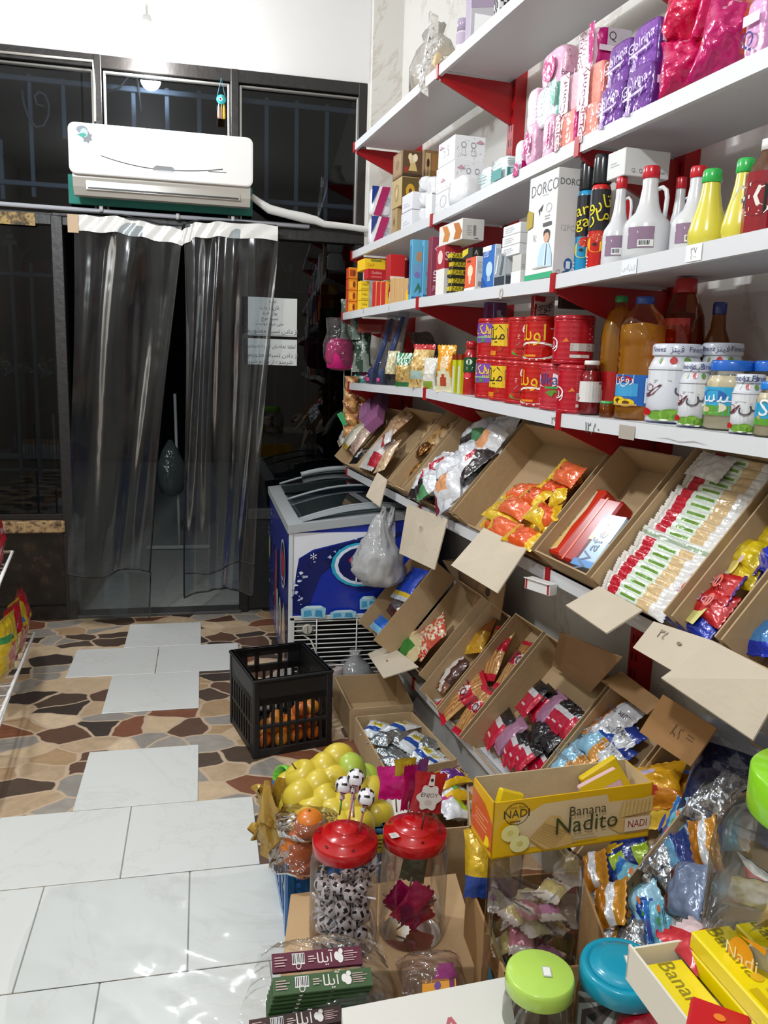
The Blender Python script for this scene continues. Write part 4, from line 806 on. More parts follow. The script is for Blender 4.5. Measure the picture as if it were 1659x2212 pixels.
zq = z2(850, 498); h0 = on_l(857, 448, L).z-zq; h1 = on_l(857, 386, L).z-zq-h0; h2 = on_l(868, 324, L).z-zq-h0-h1
pk('gift_box', 'tan gift box at the bottom of the brown flower box stack', 'box', 846, 857, 872, 0, L, zq, ['#a58a5e']*6, front=[('p', [(.3, .5), (.5, .7), (.7, .5), (.5, .3)], '#6b5738')], side=[('p', [(.4, .5), (.5, .65), (.6, .5), (.5, .35)], '#6b5738'), ('r', 0, 0, 1, .1, '#4d3a24')], h=h0*.98, d=.1, yb=950)
pk('gift_box', 'brown gift box with yellow flowers, middle of the stack', 'box', 847, 867, 905, 0, L, zq+h0, ['#b49a68']*6, front=[('o', .5, .5, .2, .3, .85, '#8a7048'), ('e', .5, .5, .12, .14, '#c6ae7c')], side=[('r', .03, .04, .97, .97, '#5d4a1e'), ('e', .5, .5, .26, .26, '#c89a28'), ('e', .5, .5, .1, .1, '#5a3e14'), ('e', .72, .3, .1, .12, '#b8862a')], h=h1*.98, yb=840)
pk('gift_box', 'brown gift box with white flowers, topmost of the stack', 'box', 849, 869, 912, 0, L, zq+h0+h1, ['#7a5c38']*6, front=[('r', .1, .1, .9, .9, '#9a7a50'), ('e', .5, .5, .2, .2, '#7c5c36')], side=FLW, h=h2, yb=720)
pk('gift_box', 'brown gift box with a dark rose standing behind the flower box stack', 'box', 911, 916, 947, 324, L+.16, zq, ['#8a6844']*6, side=[('r', .08, .55, .45, .97, '#c5a878'), ('e', .28, .86, .1, .05, '#4a1414'), ('r', .26, .6, .3, .84, '#3c4a24'), ('r', .5, .55, .97, .97, '#9c6e3a')])
zq = z2(880, 492); h0 = on_l(889, 451, L).z-zq
for i in range(2): pk('white_carton', 'plain white carton, '+['lower', 'upper'][i]+' of two before the brown gift boxes', 'box', 867+i, 889, 901, 0, L, zq+i*h0, ['#dcdce2', '#e6e6ea', '#dcdce2', '#dcdce2', '#d2d2d6', '#e6e6ea'], front=[('ln', .2, .2, .6, .3, 2, '#c3c3cc')], h=h0*.97, d=.09, yb=920)
zq = z2(910, 480); h0 = (on_l(912, 378, L).z-zq)/3
for i in range(3): softpk('wrapped_white_pack', f'white film wrapped pack, {["lowest", "middle", "topmost"][i]} of the narrow column', 'pack', 901, 911, 921+i*3, 0, L, zq+i*h0, '#dadade', '#e6e6e8', 'white film wrapped packs', h=h0*.98, d=.08, lump=.25, seed=i, yb=900, kind='gloss')
zq = z2(935, 465)
pk('white_carton', 'white carton with a dark lid gap beneath the couple box stack', 'box', 919, 932, 945, 415, L, zq, '#e4e4e6', side=[('r', 0, .92, 1, .96, '#8a8a90')], d=.1)
softpk('wrapped_white_pack', 'white film wrapped pack lying above the carton beside the couple boxes', 'pack', 906, 930, 943, 372, L+.02, zq+on_l(932, 415, L).z-zq+.002, '#d8d8dc', '#e4e4e6', h=.075, d=.09, lump=.2, seed=8, kind='gloss')
# boxes with a drawn couple
def couple(u, v, k=1.0, dark='#6d6a72'):
    o = []
    for du in (-.13, .13):
        o += [('o', u+du*k, v+.15*k, .07*k, .1*k, .8, dark), ('p', [(u+(du-.06)*k, v-.2*k), (u+(du-.03)*k, v+.05*k), (u+(du+.03)*k, v+.05*k), (u+(du+.08)*k, v-.2*k)], '#b9b6bd'), ('p', [(u+(du-.045)*k, v-.18*k), (u+(du-.025)*k, v+.03*k), (u+(du+.025)*k, v+.03*k), (u+(du+.062)*k, v-.18*k)], '#e6e4e8')]
    return o
HAT = lambda u, v: [('e', u, v, .13, .045, '#b98a98'), ('e', u, v+.04, .06, .07, '#c59aa6')]
DOT = [('e', RND.random()*.9+.05, RND.random()*.9+.05, .012, .018, '#77747c') for _ in range(16)]
zq = z2(980, 450); h0 = on_l(981, 400, L).z-zq; h1 = on_l(981, 344, L).z-zq-h0; h2 = on_l(981, 291, L).z-zq-h0-h1
pk('couple_box', 'white patterned box at the bottom, behind the white wrapped roll', 'box', 941, 975, 1010, 0, L, zq, '#dedee0', front=[('o', .5, .5, .2, .3, .85, '#b9b6bd')]+DOT[:6], h=h0*.99, d=.11, yb=850)
pk('couple_box', 'white box printed with a cartoon couple and pink hats, second in the stack', 'box', 943, 981, 1046, 0, L, zq+h0, '#e4e4e6', front=HAT(.4, .4)+DOT[:7], side=couple(.62, .45, 1.1)+HAT(.22, .7)+DOT, h=h1*.99, yb=745)
pk('couple_box', 'white box printed with a cartoon couple, topmost of the tall stack', 'box', 948, 982, 1049, 0, L, zq+h0+h1, '#e8e8ea', front=couple(.5, .5, .9)+HAT(.2, .75)+DOT[:5], side=couple(.45, .45, 1.2)+HAT(.82, .75)+DOT, h=h2, yb=630)
softpk('wrapped_roll', 'white wrapped roll pack with rounded edges in front of the couple boxes', 'pack', 964, 1000, 1044, 372, L-.012, z2(995, 446), '#e6e6e8', '#dfdfe0', lump=.14, seed=3)
TL = [('r', .1, .08, .75, .5, '#2d8f8c'), ('r', .3, .3, .7, .48, '#c8d8d8'), ('ln', .1, .6, .6, .25, 3, '#9fb5b8')]
softpk('tissue_pack', 'pale tissue pack with teal print right of the couple boxes', 'tissue pack', 1036, 1056, 1074, 357, L, z2(1050, 415), '#d6e0e2', '#dbe3e4', lump=.1, seed=4, arte=[('ln', .1, .3, .7, .5, 4, '#7fa3a8')], arts=[('ln', .1, .3, .7, .4, 3, '#8fb0b4')])
softpk('tissue_pack', 'white tissue pack with a big teal label next to the pink pads', 'tissue pack', 1060, 1090, 1126, 332, L, z2(1085, 402), '#dfe6e6', '#e4e8e8', lump=.1, seed=5, arts=[('r', .25, .1, .95, .5, '#2d8f8c'), ('t', 'Bouka', .5, .78, .014, '#3a6a70')], arte=TL)
# sanitary pads, stacked in three tiers
PK, MG, PE, PU, TE = '#e8b4d0', '#c01078', '#ee9a8c', '#6b2f92', '#7cc8b4'
def pad(label, xl, xn, xr, yt, yb, Lo, col, side, arts, arte, seed, zofs=None, cat='sanitary pads'):
    Lx = L-.012+Lo; ym = (yt+yb)/2
    z = on_l(xn, yb, Lx).z; h = on_l(xn, yt, Lx).z-z
    softpk('pad_pack', label, cat, xl, xn, xr, 0, Lx, z, col, side, 'sanitary pad packs', h=h, lump=.16, seed=seed, yb=yt+yb, arts=arts, arte=arte, kind='foil')
CIR = [('e', .5, .5, .3, .3, MG), ('e', .5, .5, .07, .09, '#f4d4e6')]
GO = [('t', 'Golrina', .5, .62, .022, '#ddd0ea', 12), ('p', [(.1, .4), (.8, .46), (.9, .52), (.1, .44)], '#d8c8e6'), ('p', [(.15, .16), (.4, .1), (.35, .3)], '#b59ace')]
CO = [('r', .0, .0, .55, 1, '#f2dbe8'), ('t', 'Comfy', .3, .5, .024, '#7c2050', 82)]
WT = [('r', .6, .9, 1, .97, '#e6d8ee')]
pad('pink pad pack with a teal end and magenta corner, lowest at the far left', 1111, 1126, 1143, 300, 378, 0, '#d8ecec', PK, [('p', [(.2, 0), (1, 0), (1, .35), (.5, .4)], MG)], [('r', 0, 0, .9, .4, MG)], 1)
pad('pale pink pad pack with a magenta circle, bottom tier beside the teal one', 1135, 1153, 1176, 262, 352, 0, PK, PK, CIR, [], 2)
pad('pale pink pad pack with a magenta edge, bottom tier before the peach packs', 1171, 1192, 1212, 242, 338, 0, PK, PK, [('p', [(.75, .2), (1, .3), (1, .8), (.85, .7)], MG)], [('r', .7, 0, 1, 1, MG)], 3)
pad('peach pad pack, bottom tier, farther of two', 1206, 1240, 1258, 231, 314, 0, PE, '#cf3f86', [('r', 0, .05, .28, .95, '#f3d6de'), ('t', 'Comfy', .14, .5, .03, '#8a3050', 82)], [], 4)
pad('peach pad pack, bottom tier, nearer of two beside the purple packs', 1256, 1288, 1300, 212, 300, 0, PE, PE, [('r', 0, .05, .32, .95, '#f3d6de'), ('t', 'Comfy', .16, .5, .03, '#8a3050', 82)], [], 5)
pad('purple pad pack, bottom tier, farther of two', 1293, 1344, 1352, 165, 274, 0, PU, '#54247a', GO, [], 6)
pad('purple pad pack, bottom tier, nearer of two beside the magenta bags', 1349, 1405, 1440, 122, 246, 0, PU, '#5a2880', GO, [('r', .3, .55, .95, .68, '#e6d8ee')], 7)
pad('pale pink pad pack at the far left of the middle tier', 1138, 1158, 1170, 186, 278, .03, '#f0d4e2', PK, [], [], 8)
pad('white pad pack with a teal corner, middle tier', 1158, 1204, 1220, 168, 256, .01, '#e3e9ea', TE, [('p', [(.75, .3), (1, .4), (1, 1), (.8, .95)], '#6cbfa6'), ('t', 'Bouk', .45, .8, .022, '#4a6a78', 25), ('ln', .05, .3, .4, .4, 4, '#a9b8bc')], [], 9)
pad('pink pad pack with upright lettering, middle tier', 1216, 1251, 1262, 147, 232, .01, '#f0c8d4', '#c82a80', CO, [('r', 0, 0, 1, 1, '#c82a80')], 10)
pad('peach pad pack in the middle tier under the big magenta pack', 1256, 1300, 1316, 124, 216, .01, '#f0a090', '#e88478', CO, [], 11)
pad('purple pad pack, middle tier, under the top purple one', 1312, 1360, 1372, 74, 182, .01, PU, '#54247a', GO, [], 12)
pad('pale pink pad pack with a magenta circle alone on the top tier', 1169, 1215, 1254, 88, 178, .05, '#ecbcd8', '#e6b6cc', CIR, [('t', 'Baneh', .4, .25, .02, '#8a4a68'), ('o', .3, .75, .12, .1, .7, '#f4dcea')], 13)
pad('magenta pad pack with a white care panel on the top tier', 1243, 1288, 1372, 48, 146, .03, '#f2dce6', MG, [('t', 'Comfy', .38, .5, .028, '#7c2050', 78), ('p', [(.85, 0), (1, 0), (1, 1), (.75, 1)], MG)], [('r', .25, .5, .85, .9, '#c9c2cc'), ('t', 'Q', .38, .72, .02, '#4a4048'), ('r', .05, .4, .9, .52, '#eadfea')], 14)
pad('purple pad pack topmost beside the hanging magenta bags', 1364, 1420, 1447, 28, 146, .01, '#7a3aa2', '#5a2880', GO, [('r', .3, .5, .95, .62, '#e6d8ee')], 15)
def plump(label, x0, x1, y0, y1, Lo, c1, c2, seed):
    Lx = L+.05+Lo; a = on_l((x0+x1)/2, (y0+y1)/2, Lx); P = SL(*a); k = depth(P)/FPX; w, h = (x1-x0)*k, (y1-y0)*k
    M = T(P) @ (FW.to_track_quat('-Z', 'Y').to_matrix().to_4x4()) if False else shelf_m(a.x, Lx, a.z, 50) @ RX(90) @ RZ(RND.uniform(-15, 15))
    b = MB(); pat = lambda u, v: c2 if (u+.4*v > 1.02) else '#e2a0b8' if (abs(v-.8+.1*sin(9*u)) < .025 and u > .3) else c1
    pillow(b, w*1.12, h*1.12, .12, pat, 14, 16, 'foil', seed, .03, .45, 1.6); solo('diaper_bag', b, label, 'bag', M, 'plump magenta bags')
plump('plump magenta bag at the bottom left of the pile', 1432, 1528, 92, 208, -.01, '#c8105a', '#d81c3c', 21); plump('plump magenta and orange bag at the bottom right of the pile', 1518, 1622, 18, 168, -.01, '#c21068', '#d84a1c', 22)
plump('plump red bag on the upper left of the pile', 1436, 1528, -12, 108, .01, '#d0124a', '#c81c40', 23); plump('plump magenta bag at the top middle of the pile', 1516, 1610, -70, 62, .01, '#c8105a', '#d8481c', 24)
softpk('pad_pack', 'pale pink pack with violet print at the right edge of the second shelf', 'sanitary pads', 1612, 1655, 1690, -20, L, z2(1650, 112), '#e2a8d4', '#d89aca', lump=.15, seed=30, arts=[('t', 'Q', .4, .3, .03, '#3a2a78'), ('r', .1, .55, .9, .72, '#efe0ee')], kind='foil')
# ------------------------------------------------------------------ top shelf
L = 1.066
def z1(px, py=150, l=1.066): return top(1, s_l(px, py, l))
t, R, h, th = rnd_thing('canister', 'small lilac canister with a white stripe on the top shelf', 'canister', 986, 1013, 44, 1.13, z1(1000, 100), ym=75)
b = MB(); lathe(b, [(R*.95, 0), (R, .006), (R, h*.7), (R*.9, h*.74)], 20, ['#a99ab0', '#b7a8bc', '#cfc6d0'], 'gloss', top=False); art(b, cylP(R+.0006, h*.25, h*.2, th, 2.4), R*2.4, h*.2, [('r', 0, 0, 1, 1, '#e4e0e6')]); b.build('body', t)
b = MB(); lathe(b, [(R*.93, h*.74), (R*.93, h*.97), (R*.85, h), (.001, h)], 20, '#a897b0', 'gloss'); b.build('cap', t)
pk('appliance_box', 'grey and lilac box with a blank white label on the top shelf', 'box', 1007, 1018, 1072, -14, L, z1(1010, 80), ['#b8b4bc', '#bdb9c0', '#a79aae', '#a79aae', '#9a96a0', '#a897b0'], side=[('p', [(.0, .7), (1, .8), (1, 1), (0, 1)], '#a493ac'), ('r', .15, .08, .85, .6, '#f0f0f0')])
CHK = [('r', .1+.2*i, .1+.2*j, .3+.2*i, .3+.2*j, '#26262a') for i in range(4) for j in range(4) if (i+j) % 2 == 0]
pk('chequered_box', 'black and white chequered box on the top shelf', 'box', 1068, 1078, 1112, -30, L, z1(1075, 40), ['#e2e2e4']*6, side=CHK, front=CHK)
t = thing('carrier_bag', 'clear plastic bag with pale goods at the far end of the top shelf', 'bag', shelf_m(s_l(885, 200, L), L+.09, z1(885, 230)))
b = MB(); lathe(b, [(.05, 0), (.16, .03), (.18, .08), (.17, .13), (.11, .19), (.06, .22), (.08, .25)], 22, '#e9e6e0', 'bagfilm', sx=1.1, sy=.42, wob=lambda a, z: 1+.10*sin(4*a+19*z)+.06*sin(9*a-30*z)); b.build('film', t)
b = MB()
for i in range(6): sphere(b, .05, ['#d8b48a', '#e6d8b8', '#dcc69a'][i % 3], 'paper', T((-.13+.052*i, .0, .055+.04*(i % 2))) @ RZ(40*i), 10, 7, sx=1.2)
b.build('contents', t)
b = MB(); grid(b, lambda u, v: (.16+.10*u+.02*sin(6*v), -.075-.02*sin(3*u)-.025*v, .21-.27*v+.02*sin(4*u)), 8, 10, '#eadfd4', 'bagfilm'); b.build('handle_flap', t)
# ------------------------------------------------------------------ fourth shelf: noodles, tomato paste, oil, cream
L = 1.066
def z4(px, py=860, l=1.066): return top(4, s_l(px, py, l))
# long blue brushes leaning at the far end
for i, (x, y0) in enumerate(((800, 832), (822, 838))):
    s = s_l(x, y0, L); z = z4(x, y0)
    t = thing('blue_brush', f'blue handled brush in clear wrap leaning at the shelf end, {["farther", "nearer"][i]} of two', 'brush', shelf_m(s, L+.02, z), 'blue brushes')
    hh = .30
    b = MB(); box(b, -.03, .03, -.03, .03, 0, .07, '#17305e', 'gloss', RX(-4), bev=.008); b.build('bristle_head', t)
    b = MB()
    for dx in (-.014, .014): tube(b, [(dx, 0, .06), (dx*.8, .04, .18), (dx*.6, .075, hh)], .008, 8, '#23468c', 'gloss')
    b.build('handle', t)
    b = MB(); box(b, -.02, .02, -.034, -.031, .015, .03, '#d24a8a'); b.build('label', t)
    b = MB(); convex(b, [(-.035, -.034, .0), (.035, -.034, 0), (.035, .034, 0), (-.035, .034, 0), (-.012, .06, hh+.02), (.02, .06, hh+.02), (.02, .10, hh+.02), (-.012, .10, hh+.02)], [(0, 1, 5, 4), (1, 2, 6, 5), (2, 3, 7, 6), (3, 0, 4, 7)], '#e9eef4', 'wrap', None); b.build('film', t)
s = s_l(833, 830, L+.06); b = MB(); tube(b, [(0, 0, 0), (.0, .03, .13), (0, .05, .29)], .017, 10, '#b98f52', 'paper'); solo('wooden_rolling_pin', b, 'tan wooden stick standing behind the blue brushes', 'stick', shelf_m(s, L+.09, z4(833, 830)))
def upbag(name, label, cat, x0, x1, yt, yb, Lc, th_, pat, seed, kind='foil', lean=5, rot=38, group=None, extra=None):
    """an upright wrapper standing on its end, turned towards the aisle"""
    Lc -= .012; a = on_l((x0+x1)/2, yb, Lc+.03); k = depth(SL(*a))/FPX; w = (x1-x0)*k*1.05; z = z4((x0+x1)/2, yb, Lc); h = on_l((x0+x1)/2, yt, Lc).z-z
    M = shelf_m(a.x, Lc+.012, z, rot) @ RX(90-lean) @ T((0, h/2, 0))
    b = MB(); pillow(b, w, h, th_, pat, 12, 16, kind, seed, .06, .5, 1.2, T((0, 0, 0)) )
    return solo(name, b, label, cat, M, group)
def speck(seed, c0, c1, c2=None):
    r = random.Random(seed); tb = {}
    def f(u, v):
        k = (int(u*24), int(v*30))
        if k not in tb: q = r.random(); tb[k] = c0 if q < .5 else c1 if q < .85 else (c2 or c1)
        return tb[k]
    return f
sp1 = speck(1, '#d9cfa6', '#c6b88a', '#e8e0c0'); sp2 = speck(2, '#c9a45a', '#d8b878', '#a8843e'); sp3 = speck(3, '#d3ad62', '#e2c486', '#b08a44')
upbag('pasta_bag', 'clear bag of pale pasta with a black foot between brushes and green noodles', 'bag', 838, 866, 757, 848, L+.03, .05, lambda u, v: '#16181a' if v < .33 else sp1(u, v), 1, 'foil')
upbag('noodle_bag', 'noodle bag with green gingham top and golden noodles', 'bag', 858, 904, 762, 851, L, .06, lambda u, v: ('#1f7a4c' if (int(u*14)+int(v*26)) % 2 else '#cfe3d2') if v > .62 else ('#2b7a3c' if v < .1 or u < .08 else sp2(u, v)), 2)
upbag('macaroni_bag', 'clear macaroni bag with a red top', 'bag', 890, 944, 742, 853, L, .07, lambda u, v: '#c02028' if v > .86 else ('#a8c0b8' if .18 < v < .36 and u < .75 else sp3(u, v)), 3)
upbag('cracker_pack', 'white pack with green print before the orange noodle pack', 'pack', 918, 952, 772, 858, L, .03, lambda u, v: '#8ea83a' if v < .25 and .2 < u < .8 else ('#3a3a3a' if abs(v-.5) < .03 and .4 < u < .7 else '#dcd9ce'), 4)
upbag('noodle_pack', 'orange noodle pack with a bowl of noodles printed at the bottom', 'pack', 945, 990, 744, 866, L-.005, .05, lambda u, v: ('#b8452a' if (u-.5)**2+(1.6*(v-.24))**2 < .035 else '#e0d8b8' if (u-.5)**2+(1.6*(v-.24))**2 < .16 else '#e8dcb0' if v < .12 else '#e9c8a0' if (u-.55)**2+(1.4*(v-.62))**2 < .05 else '#e59a18'), 5)
for i in range(2):
    s = s_l(984+11*i, 866, L); pk('stick_pack', f'slim lime and white stick pack with a red tip, {["left", "right"][i]} of two', 'pack', 977+12*i, 983+12*i, 992+11*i, 765, L, z4(985+11*i, 865), '#c8cc2a', front=[('r', .2, .02, .8, .7, '#dcdcd2'), ('r', 0, .86, 1, 1, '#8a2a1c')], side=[('r', .3, .02, .75, .68, '#dcdcd2'), ('r', 0, .86, 1, 1, '#8a2a1c')], group='lime stick packs', d=.04, kind='gloss')
t, R, h, th = rnd_thing('ketchup_bottle', 'dark red sauce bottle with a green label beside the lime stick packs', 'bottle', 999, 1036, 737, L+.04, z4(1015, 868), ym=800)
b = MB(); pr = [(R*.95, 0), (R, .006), (R*.97, h*.42), (R, h*.70), (R*.8, h*.8), (R*.6, h*.86)]; lathe(b, pr, 22, '#a81418', 'gloss', top=False); b.build('body', t)
b = MB(); art(b, cylP(R+.001, h*.28, h*.42, th, 2.6), R*2.6, h*.42, [('r', 0, .35, 1, 1, '#1d4a2a'), ('p', [(0, .35), (.5, .0), (1, .35)], '#b02030'), ('e', .4, .8, .14, .12, '#cfe0d0'), ('ln', .3, .45, .4, .15, 2, '#dfe8df'), ('e', .35, .2, .15, .14, '#d83a4a')], kind='gloss'); b.build('label', t)
b = MB(); lathe(b, [(R*.72, h*.86), (R*.72, h*.99), (R*.6, h), (.001, h)], 20, '#b01820', 'gloss'); b.build('cap', t)
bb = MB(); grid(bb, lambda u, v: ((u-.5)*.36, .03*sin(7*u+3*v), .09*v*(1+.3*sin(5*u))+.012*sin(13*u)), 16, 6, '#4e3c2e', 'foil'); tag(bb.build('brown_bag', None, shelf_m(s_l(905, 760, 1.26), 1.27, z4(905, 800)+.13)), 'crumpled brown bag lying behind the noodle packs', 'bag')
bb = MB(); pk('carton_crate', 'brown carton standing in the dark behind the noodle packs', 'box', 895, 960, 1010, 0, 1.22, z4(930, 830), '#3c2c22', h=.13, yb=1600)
# tomato paste cans, two tiers
PUR = [('r', .0, .38, .9, .98, '#7a4aa8'), ('p', [(.1, .55), (.5, .95), (.75, .6), (.6, .6), (.5, .8), (.3, .55)], '#e6c020'), ('t', 'پیک' and fa('پیک'), .42, .78, .03, '#f2d030'), ('e', .35, .45, .14, .08, '#4a8a3a'), ('r', .2, .53, .75, .57, '#8ac08a'), ('p', [(.2, .3), (.8, .4), (.9, 0), (.1, 0)], '#c01020'), ('r', .7, .02, .95, .12, '#e6e2e0')]
FAM = [('r', .05, .28, .6, .95, '#e0bc28'), ('t', fa('فامیلا'), .42, .62, .034, '#1e1e22'), ('p', [(.12, .72), (.2, .92), (.3, .78), (.4, .92), (.5, .72)], '#2a2a1c'), ('r', .1, .0, .35, .14, '#e08a1a'), ('e', .3, .2, .18, .1, '#b03010')]
KET = [('p', [(.3, .3), (.75, .35), (.85, .95), (.4, .95)], '#c8202a'), ('t', '65', .55, .8, .03, '#f0e6e2'), ('ln', .38, .5, .36, .14, 3, '#efd8d2'), ('e', .5, .12, .22, .12, '#4e9a3a'), ('e', .5, .15, .2, .07, '#c8301c'), ('p', [(.36, .32), (.42, .42), (.82, .42), (.8, .36)], '#e8e2da')]
OFG = [('t', fa('اوبلا'), .36, .66, .044, '#e8b820'), ('o', .42, .18, .42, .26, .8, '#e6e2de'), ('e', .42, .14, .26, .16, '#b81a12'), ('r', .2, .02, .46, .08, '#e08a20'), ('bc', .72, .06, .2, .16, '#222222'), ('r', .66, .78, .95, .82, '#d8d4d0')]
ALK = [('e', .4, .45, .46, .5, '#d8a8b0'), ('e', .3, .7, .26, .2, '#e8e4e6'), ('t', 'Alka', .3, .7, .03, '#3a4a8a'), ('e', .42, .32, .34, .22, '#b81822'), ('p', [(.3, .36), (.44, .44), (.58, .34), (.46, .36), (.42, .24)], '#5a8a2a'), ('p', [(.2, .06), (.7, .14), (.8, .34), (.7, .06)], '#2f7a34'), ('r', .3, .46, .5, .52, '#3f9a4a')]
RUM = [('o', .12, .42, .14, .16, .8, '#f0e0e2'), ('t', fa('رب'), .12, .42, .03, '#f0e0e2'), ('ln', .45, .5, .45, .4, 6, '#d2707c'), ('r', .46, .22, .92, .42, '#c9c6c2'), ('ln', .48, .24, .4, .15, 3, '#5f5d5a'), ('r', .46, .05, .75, .13, '#dcdad6'), ('p', [(.34, .44), (.4, .56), (.44, .46)], '#e07a3a')]
Lc = L+.042
RC = .0535; HC = .122
def can_at(label, px, py, Lq, z, col, els, turn=0.0):
    s = px if px < 10 else s_l(px, py, Lq); M = shelf_m(s, Lq, z); c = M.inverted() @ CAM; th = atan2(c.y, c.x)
    can(label, 0, 0, 0, Lq, z, col, els, 'tomato paste cans', h=HC, turn=turn, sR=(s, RC))
S4_ = s_l(1166, 845, Lc)
LB = [(S4_+.327, 'red and purple can with a yellow emblem', PUR, '#b31018', -.5), (S4_+.218, 'red can with a yellow label', FAM, '#b81416', -.25), (S4_+.109, 'red can with a green bowl printed on it', KET, '#b31218', .0), (S4_, 'red can with golden Persian lettering', OFG, '#b8140f', -.2)]
for px, lb, els, col, tn in LB:
    zc_ = top(4, px); can_at('lower '+lb+' in the tomato paste row', px, 845, Lc, zc_, col, els, tn); can_at('upper '+lb+' in the tomato paste row', px, 755, Lc, zc_+HC+.002, col, els, tn)
zc_ = z4(1205, 895, Lc); can_at('lower pink and red can printed with a tomato and green leaf', S4_-.112, 845, Lc, zc_, '#b82a3a', ALK, -.1)
can_at('lower crimson can with a white information panel', 1247, 850, Lc, z4(1247, 900, Lc), '#b01326', RUM, .1); can_at('upper crimson can with a white information panel', 1238, 752, Lc-.004, z4(1240, 900, Lc)+HC+.002, '#b01326', RUM, .0)
zt_ = z4(1065, 880, Lc)+2*HC+.006
pk('tall_carton', 'purple and red upright carton on top of the far tomato cans', 'box', 1044, 1052, 1094, 652, L+.09, zt_, ['#5a3a78', '#6a3a50', '#5a3a78', '#5a3a78', '#3a1420', '#7a4a8a'], side=[('r', 0, 0, .55, 1, '#7a4a86'), ('r', .3, .1, .34, .95, '#d8d0d8'), ('r', .5, .1, .7, .6, '#b8a8c0'), ('bc', .5, .06, .3, .3, '#3a2a3a'), ('r', .0, 0, .1, .8, '#a81820')])
pk('saffron_carton', 'white upright carton with red label and Persian lettering on the tomato cans', 'box', 1146, 1154, 1198, 638, L+.02, z4(1160, 880)+2*HC+.004, ['#c9c6c2', '#d3d0cc', '#a0121c', '#a0121c', '#c9c6c2', '#d3d0cc'], side=[('p', [(0, .75), (.5, .72), (.55, .95), (0, 1)], '#a81a24'), ('t', fa('کنسرو'), .45, .62, .02, '#3a2c2c'), ('t', fa('گوجه'), .4, .46, .02, '#3a2c2c'), ('e', .45, .12, .3, .07, '#8a1824'), ('e', .45, .07, .4, .06, '#dcd4d0'), ('r', 0, .0, .08, .6, '#a81a24')])
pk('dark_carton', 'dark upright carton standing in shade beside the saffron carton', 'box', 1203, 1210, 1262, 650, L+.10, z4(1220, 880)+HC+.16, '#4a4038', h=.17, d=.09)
# jars and bottles
def jar(name, label, cat, x0, x1, yt, Lc, body, kind, els, lidc, ym, prof, lab=(.2, .6), group=None, yb=None, fill=None, lidh=.12, liners=None, yk=900, span=2.7, turn=0):
    z = z4((x0+x1)/2, yk, Lc); t, R, h, th = rnd_thing(name, label, cat, x0, x1, yt, Lc, z, group, ym)
    pr = [(R*r, h*q) for r, q in prof]; f = prof_r(pr)
    b = MB(); lathe(b, pr, 28, body, kind, top=False); b.build('body', t)
    if fill: b = MB(); lathe(b, [(.001, .004)]+[(r*.95, q+.003) for r, q in pr if q < h*fill[1]]+[(.001, h*fill[1])], 22, fill[0], fill[2] if len(fill) > 2 else 'gloss'); b.build('contents', t)
    if els: b = MB(); art(b, cylP(R, h*lab[0], h*(lab[1]-lab[0]), th+turn, span, lambda v: f(h*(lab[0]+(lab[1]-lab[0])*v))+.0008), R*span, h*(lab[1]-lab[0]), els, kind='gloss'); b.build('label', t)
    b = MB(); lr = prof[-1][0]*R*1.06; lathe(b, [(lr, h*(1-lidh)), (lr*1.01, h*(1-lidh)+.002), (lr*1.01, h-.004), (lr*.95, h), (.001, h)], 28, lidc, 'gloss')
    if liners: art(b, cylP(lr*1.01, h*(1-lidh), h*lidh, th, 2.6), lr*2.6, h*lidh, liners, kind='gloss')
    b.build('lid', t); return t, R, h, th
JR = [(.9, 0), (1, .04), (1, .62), (.82, .78), (.68, .86), (.66, .93)]
jar('tomato_jar', 'glass jar of red paste with a white lid and blank white label', 'jar', 1251, 1298, 779, L+.035, '#f0e8e4', 'clear', [('r', .05, 0, .98, 1, '#d9d6d4'), ('ln', .6, .2, .3, .5, 5, '#9a9a96'), ('p', [(0, 0), (.14, .2), (0, .3)], '#b02838'), ('e', .85, .92, .08, .05, '#a02a40')], '#e4e0dc', 850, JR, (.24, .62), fill=('#9c1222', .82), lidh=.08)
OIL = [(.86, 0), (.98, .015), (1, .12), (.98, .30), (.93, .36), (.99, .42), (1, .5), (1, .66), (.92, .75), (.62, .86), (.36, .93), (.34, .955)]
SUN = [('r', 0, 0, 1, 1, '#a81418'), ('r', .0, .02, .2, .95, '#e4e2de'), ('p', [(.55, .5), (.95, .6), (.95, .8), (.55, .72)], '#d8cfa8'), ('e', .85, .14, .24, .2, '#e8c41c'), ('e', .85, .14, .1, .09, '#5a3a10')]
KEY = [('r', 0, 0, 1, 1, '#1f62b4'), ('r', 0, .3, .5, .72, '#3f9acc'), ('p', [(0, .6), (.42, .68), (.42, 1), (0, 1)], '#e6e6e6'), ('e', .22, .86, .18, .1, '#a01820'), ('t', fa('روغن'), .22, .86, .018, '#f2e6e2'), ('e', .12, .16, .16, .14, '#e8c41c'), ('e', .12, .16, .07, .06, '#5a3a10'), ('e', .3, .1, .16, .13, '#e8c41c'), ('e', .3, .1, .07, .06, '#5a3a10'), ('r', .62, .1, .98, .9, '#dce4ea'), ('ln', .65, .3, .3, .5, 6, '#8a9aaa'), ('r', 0, 0, .5, .06, '#c8a05a')]
jar('oil_bottle', 'clear bottle of golden oil with a green cap and red label', 'bottle', 1294, 1369, 641, L+.10, '#fdf6e4', 'clear', SUN, '#2f8a4a', 790, OIL, (.12, .60*.62), fill=('#f2b52c', .93, 'oil'), lidh=.055, yk=912, span=2.4)
